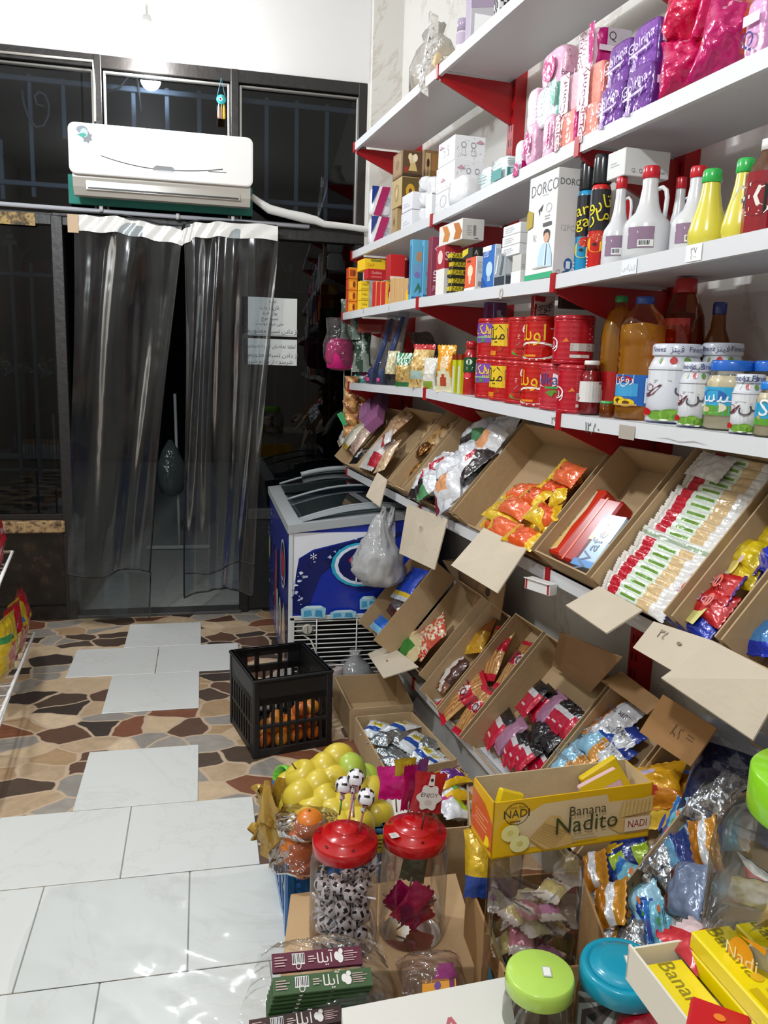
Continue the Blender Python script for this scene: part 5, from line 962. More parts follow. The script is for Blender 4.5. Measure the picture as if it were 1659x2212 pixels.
jar('oil_bottle', 'ribbed bottle of golden oil with a blue cap and sunflower label', 'bottle', 1334, 1430, 643, L+.055, '#fdf6e4', 'clear', KEY, '#23479a', 790, [(.9, 0), (.98, .012), (.99, .10), (1, .14), (1, .36), (.95, .40), (1, .43), (.93, .46), (1, .49), (.93, .52), (1, .55), (.93, .58), (1, .62), (1, .76), (.85, .84), (.42, .92), (.38, .95)], (.12, .37), fill=('#f4ba30', .8, 'oil'), lidh=.06, yk=918, span=2.4)
jar('honey_jar', 'small jar of amber honey with a green lid in front of the oil', 'jar', 1294, 1331, 866, L+.03, '#f3d8a0', 'clear', [], '#3f9a4c', 892, [(.9, 0), (1, .06), (1, .7), (.9, .82), (.88, .84)], fill=('#c98424', .76, 'oil'), lidh=.16, yk=912)
jar('vinegar_bottle', 'big amber bottle with a red cap and red label behind the cream jars', 'bottle', 1428, 1522, 604, L+.17, '#e6b890', 'clear', [('r', 0, 0, .62, 1, '#c01c1c'), ('ln', .1, .3, .4, .5, 5, '#d85a50')], '#b0181c', 700, [(.95, 0), (1, .02), (1, .6), (.9, .74), (.6, .86), (.46, .90)], (.3, .72), fill=('#c46a28', .78, 'oil'), lidh=.10, yk=890)
jar('oil_bottle', 'amber bottle with a blue cap at the back against the wall', 'bottle', 1518, 1582, 654, L+.22, '#d8b080', 'clear', [], '#22387a', 720, [(.95, 0), (1, .02), (1, .62), (.5, .78), (.42, .9)], fill=('#b07830', .62, 'oil'), lidh=.10, yk=890)
PIC = [('r', 0, 0, 1, 1, '#dfe1e6'), ('r', 0, 0, 1, .035, '#2a3060'), ('r', 0, .955, 1, .965, '#3a3f50'), ('ln', .05, .87, .85, .05, 2, '#b4b6bc'), ('p', [(.02, .52), (.12, .56), (.3, .7), (.34, .7), (.2, .52), (.06, .46)], '#6a2438'), ('o', .12, .64, .08, .07, .8, '#8a2a3c'), ('ln', .2, .72, .4, .07, 2, '#a0a2aa'), ('t', fa('سس'), .78, .7, .03, '#4a4a52'), ('e', .3, .15, .16, .09, '#6a9a34'), ('e', .48, .17, .16, .10, '#7fb03e'), ('e', .65, .13, .15, .08, '#5f8f30'), ('e', .82, .1, .14, .07, '#86b848'), ('e', .08, .2, .12, .07, '#b81c22'), ('e', .4, .07, .06, .02, '#e6ecd4'), ('e', .6, .05, .06, .02, '#e6ecd4')]
LIDP = [('t', 'Fineez', .18, .5, .011, '#4a5078'), ('t', fa('فینز'), .5, .5, .013, '#4a5078'), ('t', 'Fineez', .82, .5, .011, '#4a5078')]
JP = [(.92, 0), (1, .02), (1, .70), (.94, .76), (.84, .83), (.86, .86)]
NEK = [('e', .2, .5, .03, .4, '#8aa05a'), ('e', .45, .5, .07, .45, '#b01c26'), ('e', .7, .5, .07, .45, '#6f9a4a')]
def pickle(label, x0, x1, yt, Lc, ym, yk):
    t, R, h, th = jar('cream_jar', label, 'jar', x0, x1, yt, Lc, '#dcdfe6', 'gloss', PIC, '#d3d7e2', ym, JP, (.0, .70), 'white cream jars', lidh=.15, liners=LIDP, yk=yk)
    b = MB(); f = prof_r([(R*r, h*q) for r, q in JP]); art(b, cylP(R, h*.74, h*.1, th, 2.2, lambda v: f(h*(.74+.1*v))+.001), R*2.2, h*.1, NEK, kind='gloss'); b.build('neck_band', t)
pickle('big white jar printed with green vegetables, first right of the oil', 1400, 1512, 744, L+.075, 840, 926)
pickle('big white jar half hidden behind the jar of creamy dressing', 1508, 1600, 742, L+.16, 830, 915)
pickle('small white jar printed with vegetables beside the big one', 1468, 1534, 782, L+.03, 860, 932)
pickle('small white jar printed with vegetables between two blue lidded jars', 1582, 1648, 808, L+.015, 880, 946)
MAY = [('r', 0, 0, 1, 1, '#35a0cc'), ('r', 0, 0, .85, .35, '#5a9a34'), ('e', .3, .28, .26, .2, '#dcd6be'), ('e', .14, .2, .1, .1, '#c8b890'), ('e', .28, .7, .26, .2, '#2a62a8'), ('t', fa('سس'), .28, .7, .03, '#e6eef4'), ('r', .86, 0, .9, 1, '#1e2630'), ('r', .9, 0, 1, 1, '#c8ccc8')]
MP = [(.9, 0), (1, .025), (1, .66), (.9, .76), (.78, .83), (.8, .85)]
jar('dressing_jar', 'clear jar of creamy dressing with a blue lid and sheep label', 'jar', 1524, 1628, 779, L+.055, '#f2efe6', 'clear', MAY, '#1f62c0', 860, MP, (.22, .62), fill=('#e6dfca', .8), lidh=.15, yk=938, span=2.2, turn=-.2)
jar('dressing_jar', 'creamy jar with a blue lid half hidden at the right shelf end', 'jar', 1618, 1712, 780, L+.10, '#f2efe6', 'clear', [], '#1f62c0', 860, MP, fill=('#e6dfca', .8), lidh=.15, yk=938)
jar('dressing_jar', 'small creamy jar with a bright blue lid cut by the photo edge', 'jar', 1634, 1704, 824, L+.012, '#f2efe6', 'clear', [('r', 0, 0, 1, 1, '#2f9ac4'), ('r', 0, 0, 1, .3, '#5a9a34'), ('e', .4, .35, .25, .15, '#c8a050'), ('t', 'S', .3, .75, .03, '#e6eef4')], '#1f7ad0', 890, MP, (.22, .62), fill=('#e6dfca', .8), lidh=.15, yk=950)
# ------------------------------------------------------------------ things hanging at the far end of the shelving
def hang(px, py, off=0.0): return on_plane(px, py, SL(4.03, 1.05, 1.4)+U*off, -U)
p = hang(736, 745); t = thing('hanging_bag', 'clear plastic bag holding a bright pink cloth, hung at the shelf end', 'bag', T(p) @ RZ(20))
b = MB(); lathe(b, [(.012, -.13), (.055, -.125), (.085, -.07), (.09, 0), (.075, .06), (.085, .13)], 20, '#e9ebea', 'wrap', sy=.6, wob=lambda a, z: 1+.1*sin(3*a+12*z)); b.build('film', t)
b = MB(); lathe(b, [(.02, -.125), (.07, -.115), (.08, -.06), (.07, .0), (.05, .03), (.001, .035)], 20, '#d01a78', 'rough', sy=.6, wob=lambda a, z: 1+.08*sin(5*a+9*z)); b.build('pink_cloth', t)
for i, (px, py, hh, c0, c1) in enumerate(((757, 690, .20, '#7f8f86', '#4a5a4a'), (781, 752, .24, '#8a968c', '#2f4a3a'))):
    M = frame(hang(px, py, -.02), (RT-Z*RT.z).normalized(), Z, -FW); b = MB(); rr = random.Random(i); pillow(b, .10, hh, .05, (lambda u, v, c0=c0, c1=c1: c0 if sin(9*u+5*v)+.5*sin(23*v) > 0 else c1), 10, 16, 'foil', i+3, .06, .5, 2.0)
    solo('foil_bag', b, ['small grey green foil bag hanging above the pink cloth bag', 'dark green foil bag hanging beside the pink cloth bag'][i], 'bag', M)
pr_ = hang(795, 710, -.12); M = frame(pr_, (RT-Z*RT.z).normalized(), Z, -FW); b = MB(); box(b, -.05, .07, -.03, .03, -.02, .02, '#8a2a1e', 'gloss', RX(90), bev=.004); solo('red_pack', b, 'dark red pack hanging under the third shelf end', 'pack', M)
st = 0
for k, (px0, px1, py0, py1, c0, c1, lb) in enumerate(((744, 768, 815, 945, '#b8864e', '#d8a860', 'left'), (768, 788, 830, 920, '#a8643a', '#c8904a', 'middle'), (786, 806, 822, 880, '#8a4a5c', '#c89a50', 'right'))):
    px = (px0+px1)/2; p0, p1 = hang(px, py0, .02*k), hang(px, py1, .02*k); hh = p0.z-p1.z; w = (px1-px0)*depth(p0)/FPX; nb = 5 if k < 2 else 3
    t = thing('candy_string', f'hanging string of golden sweets at the shelf end, {lb} of three', 'sweets', T(p1), 'hanging strings of golden sweets')
    for j in range(nb):
        b = MB(); M = frame(Vector((RND.uniform(-.01, .01), 0, hh*(nb-.5-j)/nb)), (RT-Z*RT.z).normalized(), Z, -FW)
        rr = random.Random(j+9*k); pillow(b, w*1.35, hh/nb*1.15, .045, (lambda u, v, j=j: [c0, c1, '#c0805a', '#d8b070', '#9a5a3a'][int(u*3+v*3+j) % 5]), 9, 9, 'foil', j+k*7, .06, .4, 2.2, M); b.build('sweet', t)
    b = MB(); tube(b, [(0, 0, hh), (0, 0, hh+.10)], .002, 5, '#d8d4cc'); b.build('cord', t)
b = MB(); M = frame(hang(790, 812), (RT-Z*RT.z).normalized(), Z, -FW); pillow(b, .12, .07, .03, lambda u, v: '#4a9a90' if u < .35 else '#8a4a6c', 9, 8, 'foil', 44, .06, .5, 1.5); solo('wrapper_bag', b, 'teal and purple wrapper hanging over the golden sweets', 'wrapper', M @ RZ(35))
b = MB(); a0, a1 = hang(743, 690), hang(743, 1010); tube(b, [a0, a1], .002, 5, '#b9b9b4'); solo('pale_cord', b, 'thin pale cord hanging down the end of the shelving', 'cord')
b = MB(); M = frame(hang(740, 905), (RT-Z*RT.z).normalized(), Z, -FW); box(b, -.014, .014, -.035, .035, -.004, .004, '#2a9a5a', 'gloss', RZ(30)); solo('green_tag', b, 'small green tag on the hanging cord', 'tag', M)
# ================================================================== open cartons leaning on the two lowest shelves
TAN, TAN2 = '#b69b77', '#a98a62'
class Bin:
    """leaning carton: x from its far wall towards the viewer, y up the slope, z out of its mouth"""
    def __init__(s, label, far, near, Lr, zr, ln, dep, ang=50, front=None, group=None, name='open_carton', sfar=None, snear=None, tint=TAN, gap=.004):
        e = N*cos(radians(ang))+Z*sin(radians(ang)); n = -N*sin(radians(ang))+Z*cos(radians(ang))
        s.s0 = (s_l(far[0], far[1], Lr) if sfar is None else sfar)-gap; s.s1 = (s_l(near[0], near[1], Lr) if snear is None else snear)+gap
        s.W = s.s0-s.s1; s.LEN = ln; s.dep = dep; s.M = frame(SL(s.s0, Lr, zr)-n*dep, -U, e, n); s.I = s.M.inverted()
        s.t = thing(name, label, 'carton', s.M, group); s.fh = dep if front is None else front
        th = .004; W = s.W
        b = MB(); box(b, 0, W, 0, ln, 0, th, tint, 'card'); b.build('base', s.t)
        for nm, a in (('side_wall', (0, th, 0, ln, th, dep)), ('side_wall', (W-th, W, 0, ln, th, dep)), ('back_wall', (th, W-th, ln-th, ln, th, dep)), ('front_wall', (th, W-th, 0, th, th, s.fh))):
            b = MB(); box(b, *a, tint, 'card'); b.build(nm, s.t)
    def flap(s, a, c, ea, ec, marks=(), L0=None, z0=None, free=None, name='flap', tint='#c9bca8'):
        """hinge corners a, c on the front rim and the free corners ea, ec, as seen"""
        Lr, zr = (L0, z0)
        pa, pc = on_l(*a, Lr), on_l(*c, Lr); A, C = SL(pa.x, Lr, pa.z), SL(pc.x, Lr, pc.z)
        if free is None: E_, F_ = [CAM+ray(*e)*((s_-CAM.dot(U))/ray(*e).dot(U)) for e, s_ in ((ea, pa.x), (ec, pc.x))]
        else: E_, F_ = [SL(*on_l(*e, free)) for e in (ea, ec)]
        n = (C-A).cross(E_-A).normalized()
        if n.dot(CAM-A) < 0: n = -n
        b = MB(); vs = [A, C, F_, E_]+[v-n*.004 for v in (A, C, F_, E_)]
        convex(b, [s.I @ v for v in vs], [(0, 1, 2, 3), (4, 5, 6, 7), (0, 1, 5, 4), (1, 2, 6, 5), (2, 3, 7, 6), (3, 0, 4, 7)], tint, 'card', None); o = b.build(name, s.t)
        if marks:
            b = MB(); w, h = (C-A).length, (E_-A).length
            ux, uy = F_-E_, A-E_
            art(b, lambda u, v, off: s.I @ (E_+ux*u+uy*v+n*off), w, h, marks); b.build('pen_mark', o)
        return o
def hit(M, px, py, zc):
    n = Vector(M.col[2][:3]); p0 = M @ Vector((0, 0, zc)); return M.inverted() @ on_plane(px, py, p0, n)
def lay(M, A, B, zc, w, th_, pat, name, label, cat, group=None, kind='foil', seed=0, roll=0, boxy=.5, ext=1.0, pitch=0, nu=12, nv=18, crk=1.0, wr=None, build=None, arts=None, xr=None):
    """a wrapper lying on plane z=zc of frame M, its long axis running between two seen points"""
    a, c = hit(M, *A, zc), hit(M, *B, zc)
    if xr: a.x, c.x = xr
    d = c-a; l = d.length*ext; ang = atan2(d.y, d.x)-pi/2
    if wr: w = l*wr
    X = M @ T((a+c)/2) @ Matrix.Rotation(ang, 4, 'Z') @ RX(pitch) @ RY(roll)
    b = MB()
    if build: build(b, w, l, th_)
    else: pillow(b, w, l, th_, pat, nu, nv, kind, seed, .07, boxy, crk)
    if arts: art(b, flatP((-w/2, -l/2, th_*.5), (w, 0, 0), (0, l, 0), (0, 0, 1)), w, l, arts, kind='gloss', base=.001)
    return solo(name, b, label, cat, X, group)
LR, ZR, DEP = 1.0, .935, .10
MK = lambda c='#6a5a48': [('t', '۳۵', .5, .6, .025, c)]
# --- upper row
B1 = Bin('open carton of wafer packs at the far end of the upper slanted row', (722, 966), (768, 1000), LR-.01, ZR, .34, .075, front=.03)
B1b = Bin('open carton with the black and white biscuit bags next to the far wafers', (770, 1003), (837, 1040), LR, ZR, .36, .10, front=.05)
B2 = Bin('narrow open carton holding golden bars', (840, 1040), (868, 1062), LR, ZR, .40, .10, front=.07)
B3 = Bin('wide open carton full of white cake bags', (872, 1074), (972, 1114), LR, ZR, .40, .10, front=.05)
B4 = Bin('open carton of orange and yellow wrapped cakes', (976, 1116), (1148, 1184), LR, ZR, .38, .10, front=.03)
B5 = Bin('open carton holding long red packs and a blue wafer box', (1153, 1186), (1268, 1240), LR, ZR, .36, .10)
B6 = Bin('open carton tightly filled with rows of white biscuit rolls', (1274, 1243), (1436, 1331), LR, ZR, .40, .10, front=.03)
B7 = Bin('open carton with red, blue and yellow biscuit packs', (1446, 1332), (1548, 1384), LR, ZR, .40, .11, front=.02)
B8 = Bin('carton at the right edge of the upper slanted row with blue biscuit packs', (1552, 1386), (1700, 1470), LR, ZR, .40, .11, front=.06)
B1b.flap((815, 1020), (836, 1036), (790, 1072), (820, 1095), L0=LR, marks=[('ln', .4, .5, .1, .1, 1, '#9a8060')])
B3.flap((880, 1088), (966, 1122), (862, 1195), (938, 1231), MK(), L0=LR)
B4.flap((1045, 1140), (1138, 1184), (974, 1221), (1074, 1281), [('t', '۳۵', .25, .85, .016, '#6a5a48')], L0=LR)
B6.flap((1294, 1266), (1388, 1317), (1222, 1307), (1310, 1367), L0=LR)
B7.flap((1412, 1342), (1540, 1384), (1367, 1399), (1475, 1462), [('t', '۳۵', .3, .75, .02, '#6a5a48'), ('e', .62, .75, .04, .05, '#7a664c')], L0=LR)
B8.flap((1540, 1384), (1700, 1468), (1428, 1464), (1626, 1598), [('t', '۲۰', .7, .55, .02, '#7a664c')], L0=LR)
def band(*bs):
    """print in bands along the pack: (to_v, colour)"""
    def f(u, v):
        for q, c in bs:
            if v <= q: return c
        return bs[-1][1]
    return f
# far wafers
G = 'wafer packs in the far carton'
for i, (A, B, p) in enumerate((((729, 958), (786, 897), band((.1, '#b9a89a'), (.8, '#d6d4cf'), (1, '#cfc2b4'))), ((744, 968), (801, 904), lambda u, v: '#c9a94a' if v < .12 else '#9fa8a6' if .3 < u < .6 else '#d3cdbb'), ((758, 976), (822, 905), speck(11, '#cbb2a2', '#b8948c', '#d9c4b0')))):
    lay(B1.M, A, B, .075, .13, .05, p, 'wafer_pack', ['white', 'yellow tipped grey', 'speckled pinkish'][i]+' wafer pack lying lengthwise in the far carton', 'wafer pack', G, seed=i, boxy=.3)
for i, (A, B, c) in enumerate((((783, 900), (806, 878), '#a878a4'), ((797, 914), (824, 890), '#a0628e'), ((812, 880), (832, 862), '#6a3a5c'))):
    lay(B1.M, A, B, .12, .15, .05, None, 'lilac_box', ['lilac', 'pink ridged', 'dark purple'][i]+' little box on top of the far wafers', 'box', build=lambda b, w, l, t_, c=c: [box(b, -w/2, w/2, -l/2, l/2, -t_/2, t_/2, c, bev=.003)]+[box(b, -w/2-.001, w/2+.001, -l/2+l*(q+.2)/8, -l/2+l*(q+.6)/8, -t_/2-.001, t_/2+.001, '#8a5080' if c != '#6a3a5c' else '#542a48') for q in range(8)])
lay(B1b.M, (768, 1003), (796, 966), .09, .16, .04, lambda u, v: '#e6e6e6' if abs(u-.5) < .09 and .25 < v < .75 else '#17161a', 'biscuit_bag', 'black bag with white lettering in the second carton', 'biscuit bag', seed=4, arts=[('t', 'File', .5, .5, .03, '#e8e8e8', 90)])
lay(B1b.M, (786, 1012), (838, 948), .095, .22, .05, lambda u, v: '#b01c30' if u > .55 and .1 < v < .5 else '#d8d5d2', 'biscuit_bag', 'big white bag with a red label in the second carton', 'biscuit bag', seed=5)
lay(B1b.M, (816, 1018), (856, 955), .09, .10, .03, speck(14, '#cfae88', '#e0c8a8', '#b88a68'), 'biscuit_bag', 'tan speckled bag along the near wall of the second carton', 'biscuit bag', seed=6)
lay(B1b.M, (836, 936), (884, 886), .08, .2, .04, speck(15, '#c6a078', '#b07e60', '#e0d0c0'), 'biscuit_bag', 'tan biscuit bag deep in shade in the second carton', 'biscuit bag', seed=7)
lay(B1b.M, (826, 955), (846, 938), .12, .12, .02, band((.4, '#b01c30'), (1, '#dcdad8')), 'wrapper_strip', 'red and white wrapper tip on the big white bag', 'wrapper', seed=8)
G = 'golden bars in the narrow carton'
for i, (A, B, c, z_) in enumerate((((908, 970), (946, 903), '#c8a878', .03), ((922, 982), (962, 905), '#b8905a', .035), ((938, 985), (976, 915), '#d2b284', .03), ((898, 985), (930, 952), '#6a4018', .05), ((888, 1034), (915, 990), '#c89a50', .012))):
    lay(B2.M, A, B, z_+.03, .10, .035, (lambda u, v, c=c: c if (int(v*9)+int(u*5)) % 3 else '#8a6438'), 'chocolate_bar', ['pale gold', 'brown gold', 'cream gold', 'dark twisted', 'thin golden'][i]+' bar wrapper in the narrow carton', 'chocolate bar', G, kind='silver' if i in (3, 4) else 'foil', seed=i)
# white cake bags
G = 'white cake bags in the wide carton'
CAKE = [lambda u, v: '#b81e38' if (u-.5)**2+(v-.55)**2*1.2 < .05 else '#2a2022' if v < .22 or (v < .4 and u > .6) else '#dfe0e4', lambda u, v: '#d9dce2' if v > .3 else '#4e8a5a' if u > .6 else '#2a2426', lambda u, v: '#e2a070' if (u-.5)**2+(v-.5)**2 < .06 else '#d8d9de' if u > .2 else '#7c2436', lambda u, v: '#dcdee4' if (v+.3*u) > .5 else '#b4b8c2']
CK = [(900, 1055, 20), (935, 1057, -20), (958, 1075, 40), (992, 1080, -30), (955, 1017, 10), (978, 1014, 60), (1012, 1040, 15), (1020, 978, -10), (1036, 1004, 80), (1064, 1006, 20), (1066, 955, -35), (1092, 945, 15), (1106, 916, -5), (1034, 938, 40), (1104, 968, 70)]
for i, (x, y, a) in enumerate(CK):
    h_ = hit(B3.M, x, y, .06+.02*(i % 3)); X = B3.M @ T((max(.08, min(B3.W-.08, h_.x)), max(.075, min(B3.LEN-.06, h_.y)), .065+.02*(i % 3))) @ RZ(a) @ RX(RND.uniform(-14, 14)) @ RY(RND.uniform(-14, 14))
    b = MB(); pillow(b, .15, .17, .075, CAKE[i % 4], 12, 14, 'foil', i, .08, .45, 1.8)
    row = 'front' if i < 4 else 'middle' if i < 10 else 'back'
    solo('cake_bag', b, f'{["white cake bag with red logo", "white and green cake bag", "white bag with orange cake print", "pale silver cake bag"][i % 4]}, {ORD[[0,1,2,3,0,1,2,3,4,5,0,1,2,3,4][i]]} in the {row} of the wide carton', 'cake bag', X, G)
# orange cakes
G = 'orange wrapped cakes'
CKO = [((1050, 1116), (1100, 1150)), ((1060, 1098), (1122, 1136)), ((1082, 1082), (1148, 1112)), ((1102, 1152), (1166, 1172)), ((1112, 1128), (1180, 1150)), ((1096, 1060), (1150, 1062)), ((1128, 1064), (1180, 1084)), ((1150, 1100), (1200, 1132)), ((1158, 1068), (1208, 1092)), ((1176, 1040), (1226, 1062)), ((1186, 1082), (1226, 1060)), ((1202, 1012), (1250, 1032)), ((1218, 1040), (1256, 1020)), ((1136, 1098), (1178, 1072)), ((1060, 1132), (1118, 1158)), ((1170, 1130), (1212, 1108))]
for i, (A, B) in enumerate(CKO):
    lay(B4.M, A, B, .035+.018*(i % 4), .075, .04, [lambda u, v: '#e0561c' if .25 < v < .8 else '#e8b81c', lambda u, v: '#e8c02a' if u > .35 or v < .2 else '#d8481c', lambda u, v: '#e86a3a' if v > .2 else '#e6c030'][i % 3], 'wrapped_cake', f'{["orange wrapped cake with yellow ends", "yellow wrapped cake with an orange edge", "coral wrapped cake with a yellow end"][i % 3]}, {ORD[i//3]} of its kind from the front', 'cake', G, seed=i, boxy=.4, crk=1.6, roll=RND.uniform(-18, 18), arts=[('p', [(.45, .4), (.55, .42), (.5, .5)], '#5a3010')])
# long red packs and the wafer box
def redpack(b, w, l, t_):
    box(b, -w/2, w/2, -l/2, l/2, -t_/2, t_/2, '#c8260c', 'gloss', bev=.006)
    art(b, flatP((-w/2, -l/2, t_/2), (w, 0, 0), (0, l, 0), (0, 0, 1)), w, l, [('p', [(.2, .06), (.5, .03), (.75, .08), (.7, .4), (.78, .7), (.7, .95), (.3, .96), (.22, .6), (.3, .3)], '#dcc9a8'), ('p', [(.5, .05), (.72, .1), (.66, .3), (.72, .5), (.6, .4)], '#e0b868'), ('e', .45, .9, .2, .03, '#b8503a'), ('t', 'Nadito', .45, .5, .03, '#8a7a68', 90)], kind='gloss')
lay(B5.M, (1197, 1203), (1300, 1066), .045, .10, .05, None, 'wafer_carton', 'long red wafer carton with a cream strip, nearer the far wall', 'wafer box', build=redpack)
lay(B5.M, (1235, 1222), (1335, 1090), .05, .095, .05, None, 'wafer_carton', 'long plain red wafer carton lying beside the cream striped one', 'wafer box', build=lambda b, w, l, t_: [box(b, -w/2, w/2, -l/2, l/2, -t_/2, t_/2, '#a8140c', 'gloss', bev=.006), box(b, -w*.2, -w*.12, -l/2, l/2, t_/2, t_/2+.001, '#e06a4a', 'gloss')])
lay(B5.M, (1267, 1236), (1345, 1128), .05, .085, .05, None, 'wafer_carton', 'blue and white wafer box along the near wall', 'wafer box', build=lambda b, w, l, t_: [box(b, -w/2, w/2, -l/2, l/2, -t_/2, t_/2, '#a9c8e0', 'gloss', bev=.004), art(b, flatP((-w/2, -l/2, t_/2), (w, 0, 0), (0, l, 0), (0, 0, 1)), w, l, [('r', 0, .5, 1, .93, '#dcc8a4'), ('r', 0, 0, 1, .12, '#3f86c8'), ('r', 0, .93, 1, 1, '#2038a0'), ('t', 'Wafer', .5, .38, .045, '#4a5f86', 90)], kind='gloss')])
# biscuit rolls
G = 'white biscuit rolls in rows'
roll = lambda u, v: '#c01c30' if .16 < v < .34 else '#e9e5e0' if v < .16 else '#6f9a3a' if (.40 < v < .64 and .35 < u < .65) else '#dfe9dc' if v < .66 else '#d9bb8c' if (v < .82 and abs(u-.5) < .4) else '#e6e5e3'
proto = None
NR = 20
for i in range(NR):
    f = i/(NR-1); A = (lerp(1308, 1440, f), lerp(1262, 972, f)); B = (lerp(1402, 1572, f), lerp(1312, 1004, f))
    lay(B6.M, A, B, .075, .034, .035, (lambda u, v: '#dfe3de' if not .3 < u < .6 else '#a8b8a0') if i == 8 else roll, 'biscuit_roll', f'white biscuit roll with red end and green strip, {ORD[i]} from the carton front' if i != 8 else 'white biscuit roll turned on its back with no red end', 'biscuit roll', G, 'foil', i, boxy=.22, pitch=0, nu=10, nv=30, crk=.7, roll=18, xr=(.012, B6.W-.014))
lay(B6.M, (1500, 1000), (1570, 1018), .10, .07, .02, lambda u, v: '#d6d3d0', 'torn_wrapper', 'crumpled white film lying over the topmost biscuit rolls', 'film', seed=3, crk=3)
# biscuit packs
def bisc(c, c2): return lambda u, v: c2 if (v < .1 or v > .93) else c
for i, (A, B, c, c2, lb, el) in enumerate((
    ((1452, 1312), (1546, 1360), '#1730a8', '#101f7a', 'blue biscuit pack with a yellow label at the front', [('p', [(.2, .62), (.75, .6), (.75, .82), (.2, .84)], '#dcd488'), ('t', 'Petit Bel', .5, .42, .02, '#c8d07a', 90)]),
    ((1462, 1280), (1574, 1322), '#c41e22', '#a81018', 'red biscuit pack printed with a fruit, lower of two', [('r', .3, .1, .7, .18, '#e8dcd8'), ('t', 'Stake Gol', .5, .42, .022, '#c9a0b4', 90), ('o', .5, .8, .2, .06, .6, '#d86a5a')]),
    ((1477, 1244), (1594, 1280), '#c41e22', '#4a2a7a', 'red biscuit pack printed with a fruit, upper of two', [('r', .3, .1, .7, .18, '#e8dcd8'), ('t', 'Stake Gol', .5, .42, .022, '#c9a0b4', 90), ('o', .5, .8, .2, .06, .6, '#d86a5a')]),
    ((1520, 1240), (1604, 1258), '#dcd6c8', '#3a2a86', 'white and purple biscuit pack behind the red ones', [('r', .2, .3, .5, .7, '#b8c090')]),
    ((1570, 1234), (1640, 1240), '#d8bc12', '#3a2a86', 'yellow biscuit pack with purple ends, lowest of three', [('e', .5, .5, .3, .12, '#e8d47a')]),
    ((1560, 1186), (1650, 1206), '#dcc014', '#4a2a86', 'yellow biscuit pack with purple ends, middle of three', [('e', .5, .5, .3, .12, '#e8d47a'), ('r', .75, .8, .95, .88, '#c8a8b0')]),
    ((1594, 1138), (1690, 1158), '#dcc014', '#4a2a86', 'yellow biscuit pack with purple ends, topmost of three', [('e', .5, .5, .3, .12, '#e8d47a')]))):
    lay(B7.M, A, B, .05+.012*(i in (1, 2, 5)), .075, .055, bisc(c, c2), 'biscuit_pack', lb, 'biscuit pack', 'biscuit packs with coloured ends' if i else None, seed=i+3, boxy=.28, arts=el, crk=.8)
lay(B8.M, (1630, 1420), (1676, 1318), .04, .13, .05, lambda u, v: '#1b34b0' if v < .2 else '#e8e2d2' if u < .12 else '#c8d8e8' if u < .4 else '#4a86c4', 'biscuit_pack', 'blue and white biscuit pack at the right photo edge', 'biscuit pack', seed=4)
lay(B8.M, (1648, 1236), (1700, 1200), .06, .1, .05, lambda u, v: '#1b34b8', 'biscuit_pack', 'deep blue pack above the blue and white one at the photo edge', 'biscuit pack', seed=6)
# the white price holder standing on the lower lip
b = MB(); M = shelf_m(s_l(1168, 1268, 1.02), 1.02, on_l(1168, 1278, 1.02).z, 18); box(b, -.045, .045, -.014, .014, 0, .03, '#dedddb', 'paper', bev=.001); box(b, -.042, -.036, -.0146, -.014, .002, .028, RED, 'paper'); box(b, .036, .042, -.0146, -.014, .002, .028, RED, 'paper'); box(b, -.045, .045, -.02, -.014, .03, .0315, '#e6e5e3', 'paper', bev=0)
solo('white_box', b, 'little open white box with red corners on the lip of the fifth shelf', 'box', M)
# --- lower row
L6, Z6 = 1.0, .215
C1 = Bin('lowest row, open carton with blue sachets beside the freezer', (764, 1345), (812, 1370), .90, .322, .40, .11, 50, front=.02, sfar=3.185, snear=2.935)
C2 = Bin('lowest row, open carton with a green snack bag and a front flap', (0, 0), (905, 1458), L6, .268, .38, .10, front=.06, sfar=2.925)
C3 = Bin('lowest row, narrow open carton of chocolate cakes and yellow packs', (907, 1460), (933, 1524), L6, Z6, .42, .10, front=.07, snear=2.49, sfar=2.672)
C4 = Bin('lowest row, open carton of salty sticks in red bags', (0, 0), (993, 1592), L6, Z6, .44, .10, front=.05, sfar=2.487)
C5 = Bin('lowest row, open carton of red and black sachets', (0, 0), (0, 0), L6, Z6, .44, .10, front=.05, sfar=2.262, snear=1.86)
C6 = Bin('lowest row, open carton of blue and white cookie packs', (0, 0), (0, 0), L6, Z6, .44, .10, sfar=1.855, snear=1.58)
C7 = Bin('lowest row, dark open carton of yellow snack bags', (0, 0), (0, 0), L6, Z6, .44, .10, front=.04, sfar=1.575, snear=1.345)
C8 = Bin('lowest row, nearest open carton heaped with blue snack bags', (0, 0), (0, 0), L6-.03, Z6+.08, .44, .12, front=.06, sfar=1.34, snear=.86)
C2.flap((842, 1392), (904, 1440), (794, 1412), (828, 1464), [('e', .5, .5, .03, .04, '#a89070')], L0=L6)
C2.flap((955, 1210), (1018, 1308), (1000, 1208), (1045, 1222), L0=1.28, free=1.24, name='back_flap', tint='#94785a')
C4.flap((1018, 1308), (1080, 1340), (1026, 1230), (1092, 1262), [('e', .5, .4, .08, .12, '#4a3a2c')], L0=1.28, free=1.25, name='back_flap', tint='#a88862')
C5.flap((1192, 1437), (1275, 1496), (1210, 1366), (1343, 1421), L0=1.28, free=1.20, name='back_flap', tint='#a8835f')
C6.flap((1298, 1471), (1397, 1543), (1342, 1450), (1430, 1515), L0=1.25, free=1.28, name='back_flap', tint='#a07c56')
C7.flap((1381, 1581), (1492, 1656), (1432, 1500), (1548, 1573), [('t', '۲۵', .55, .5, .03, '#5a4632'), ('ln', .7, .4, .2, .15, 2, '#6a5238')], L0=1.12, free=1.16, name='back_flap', tint='#a87e52')
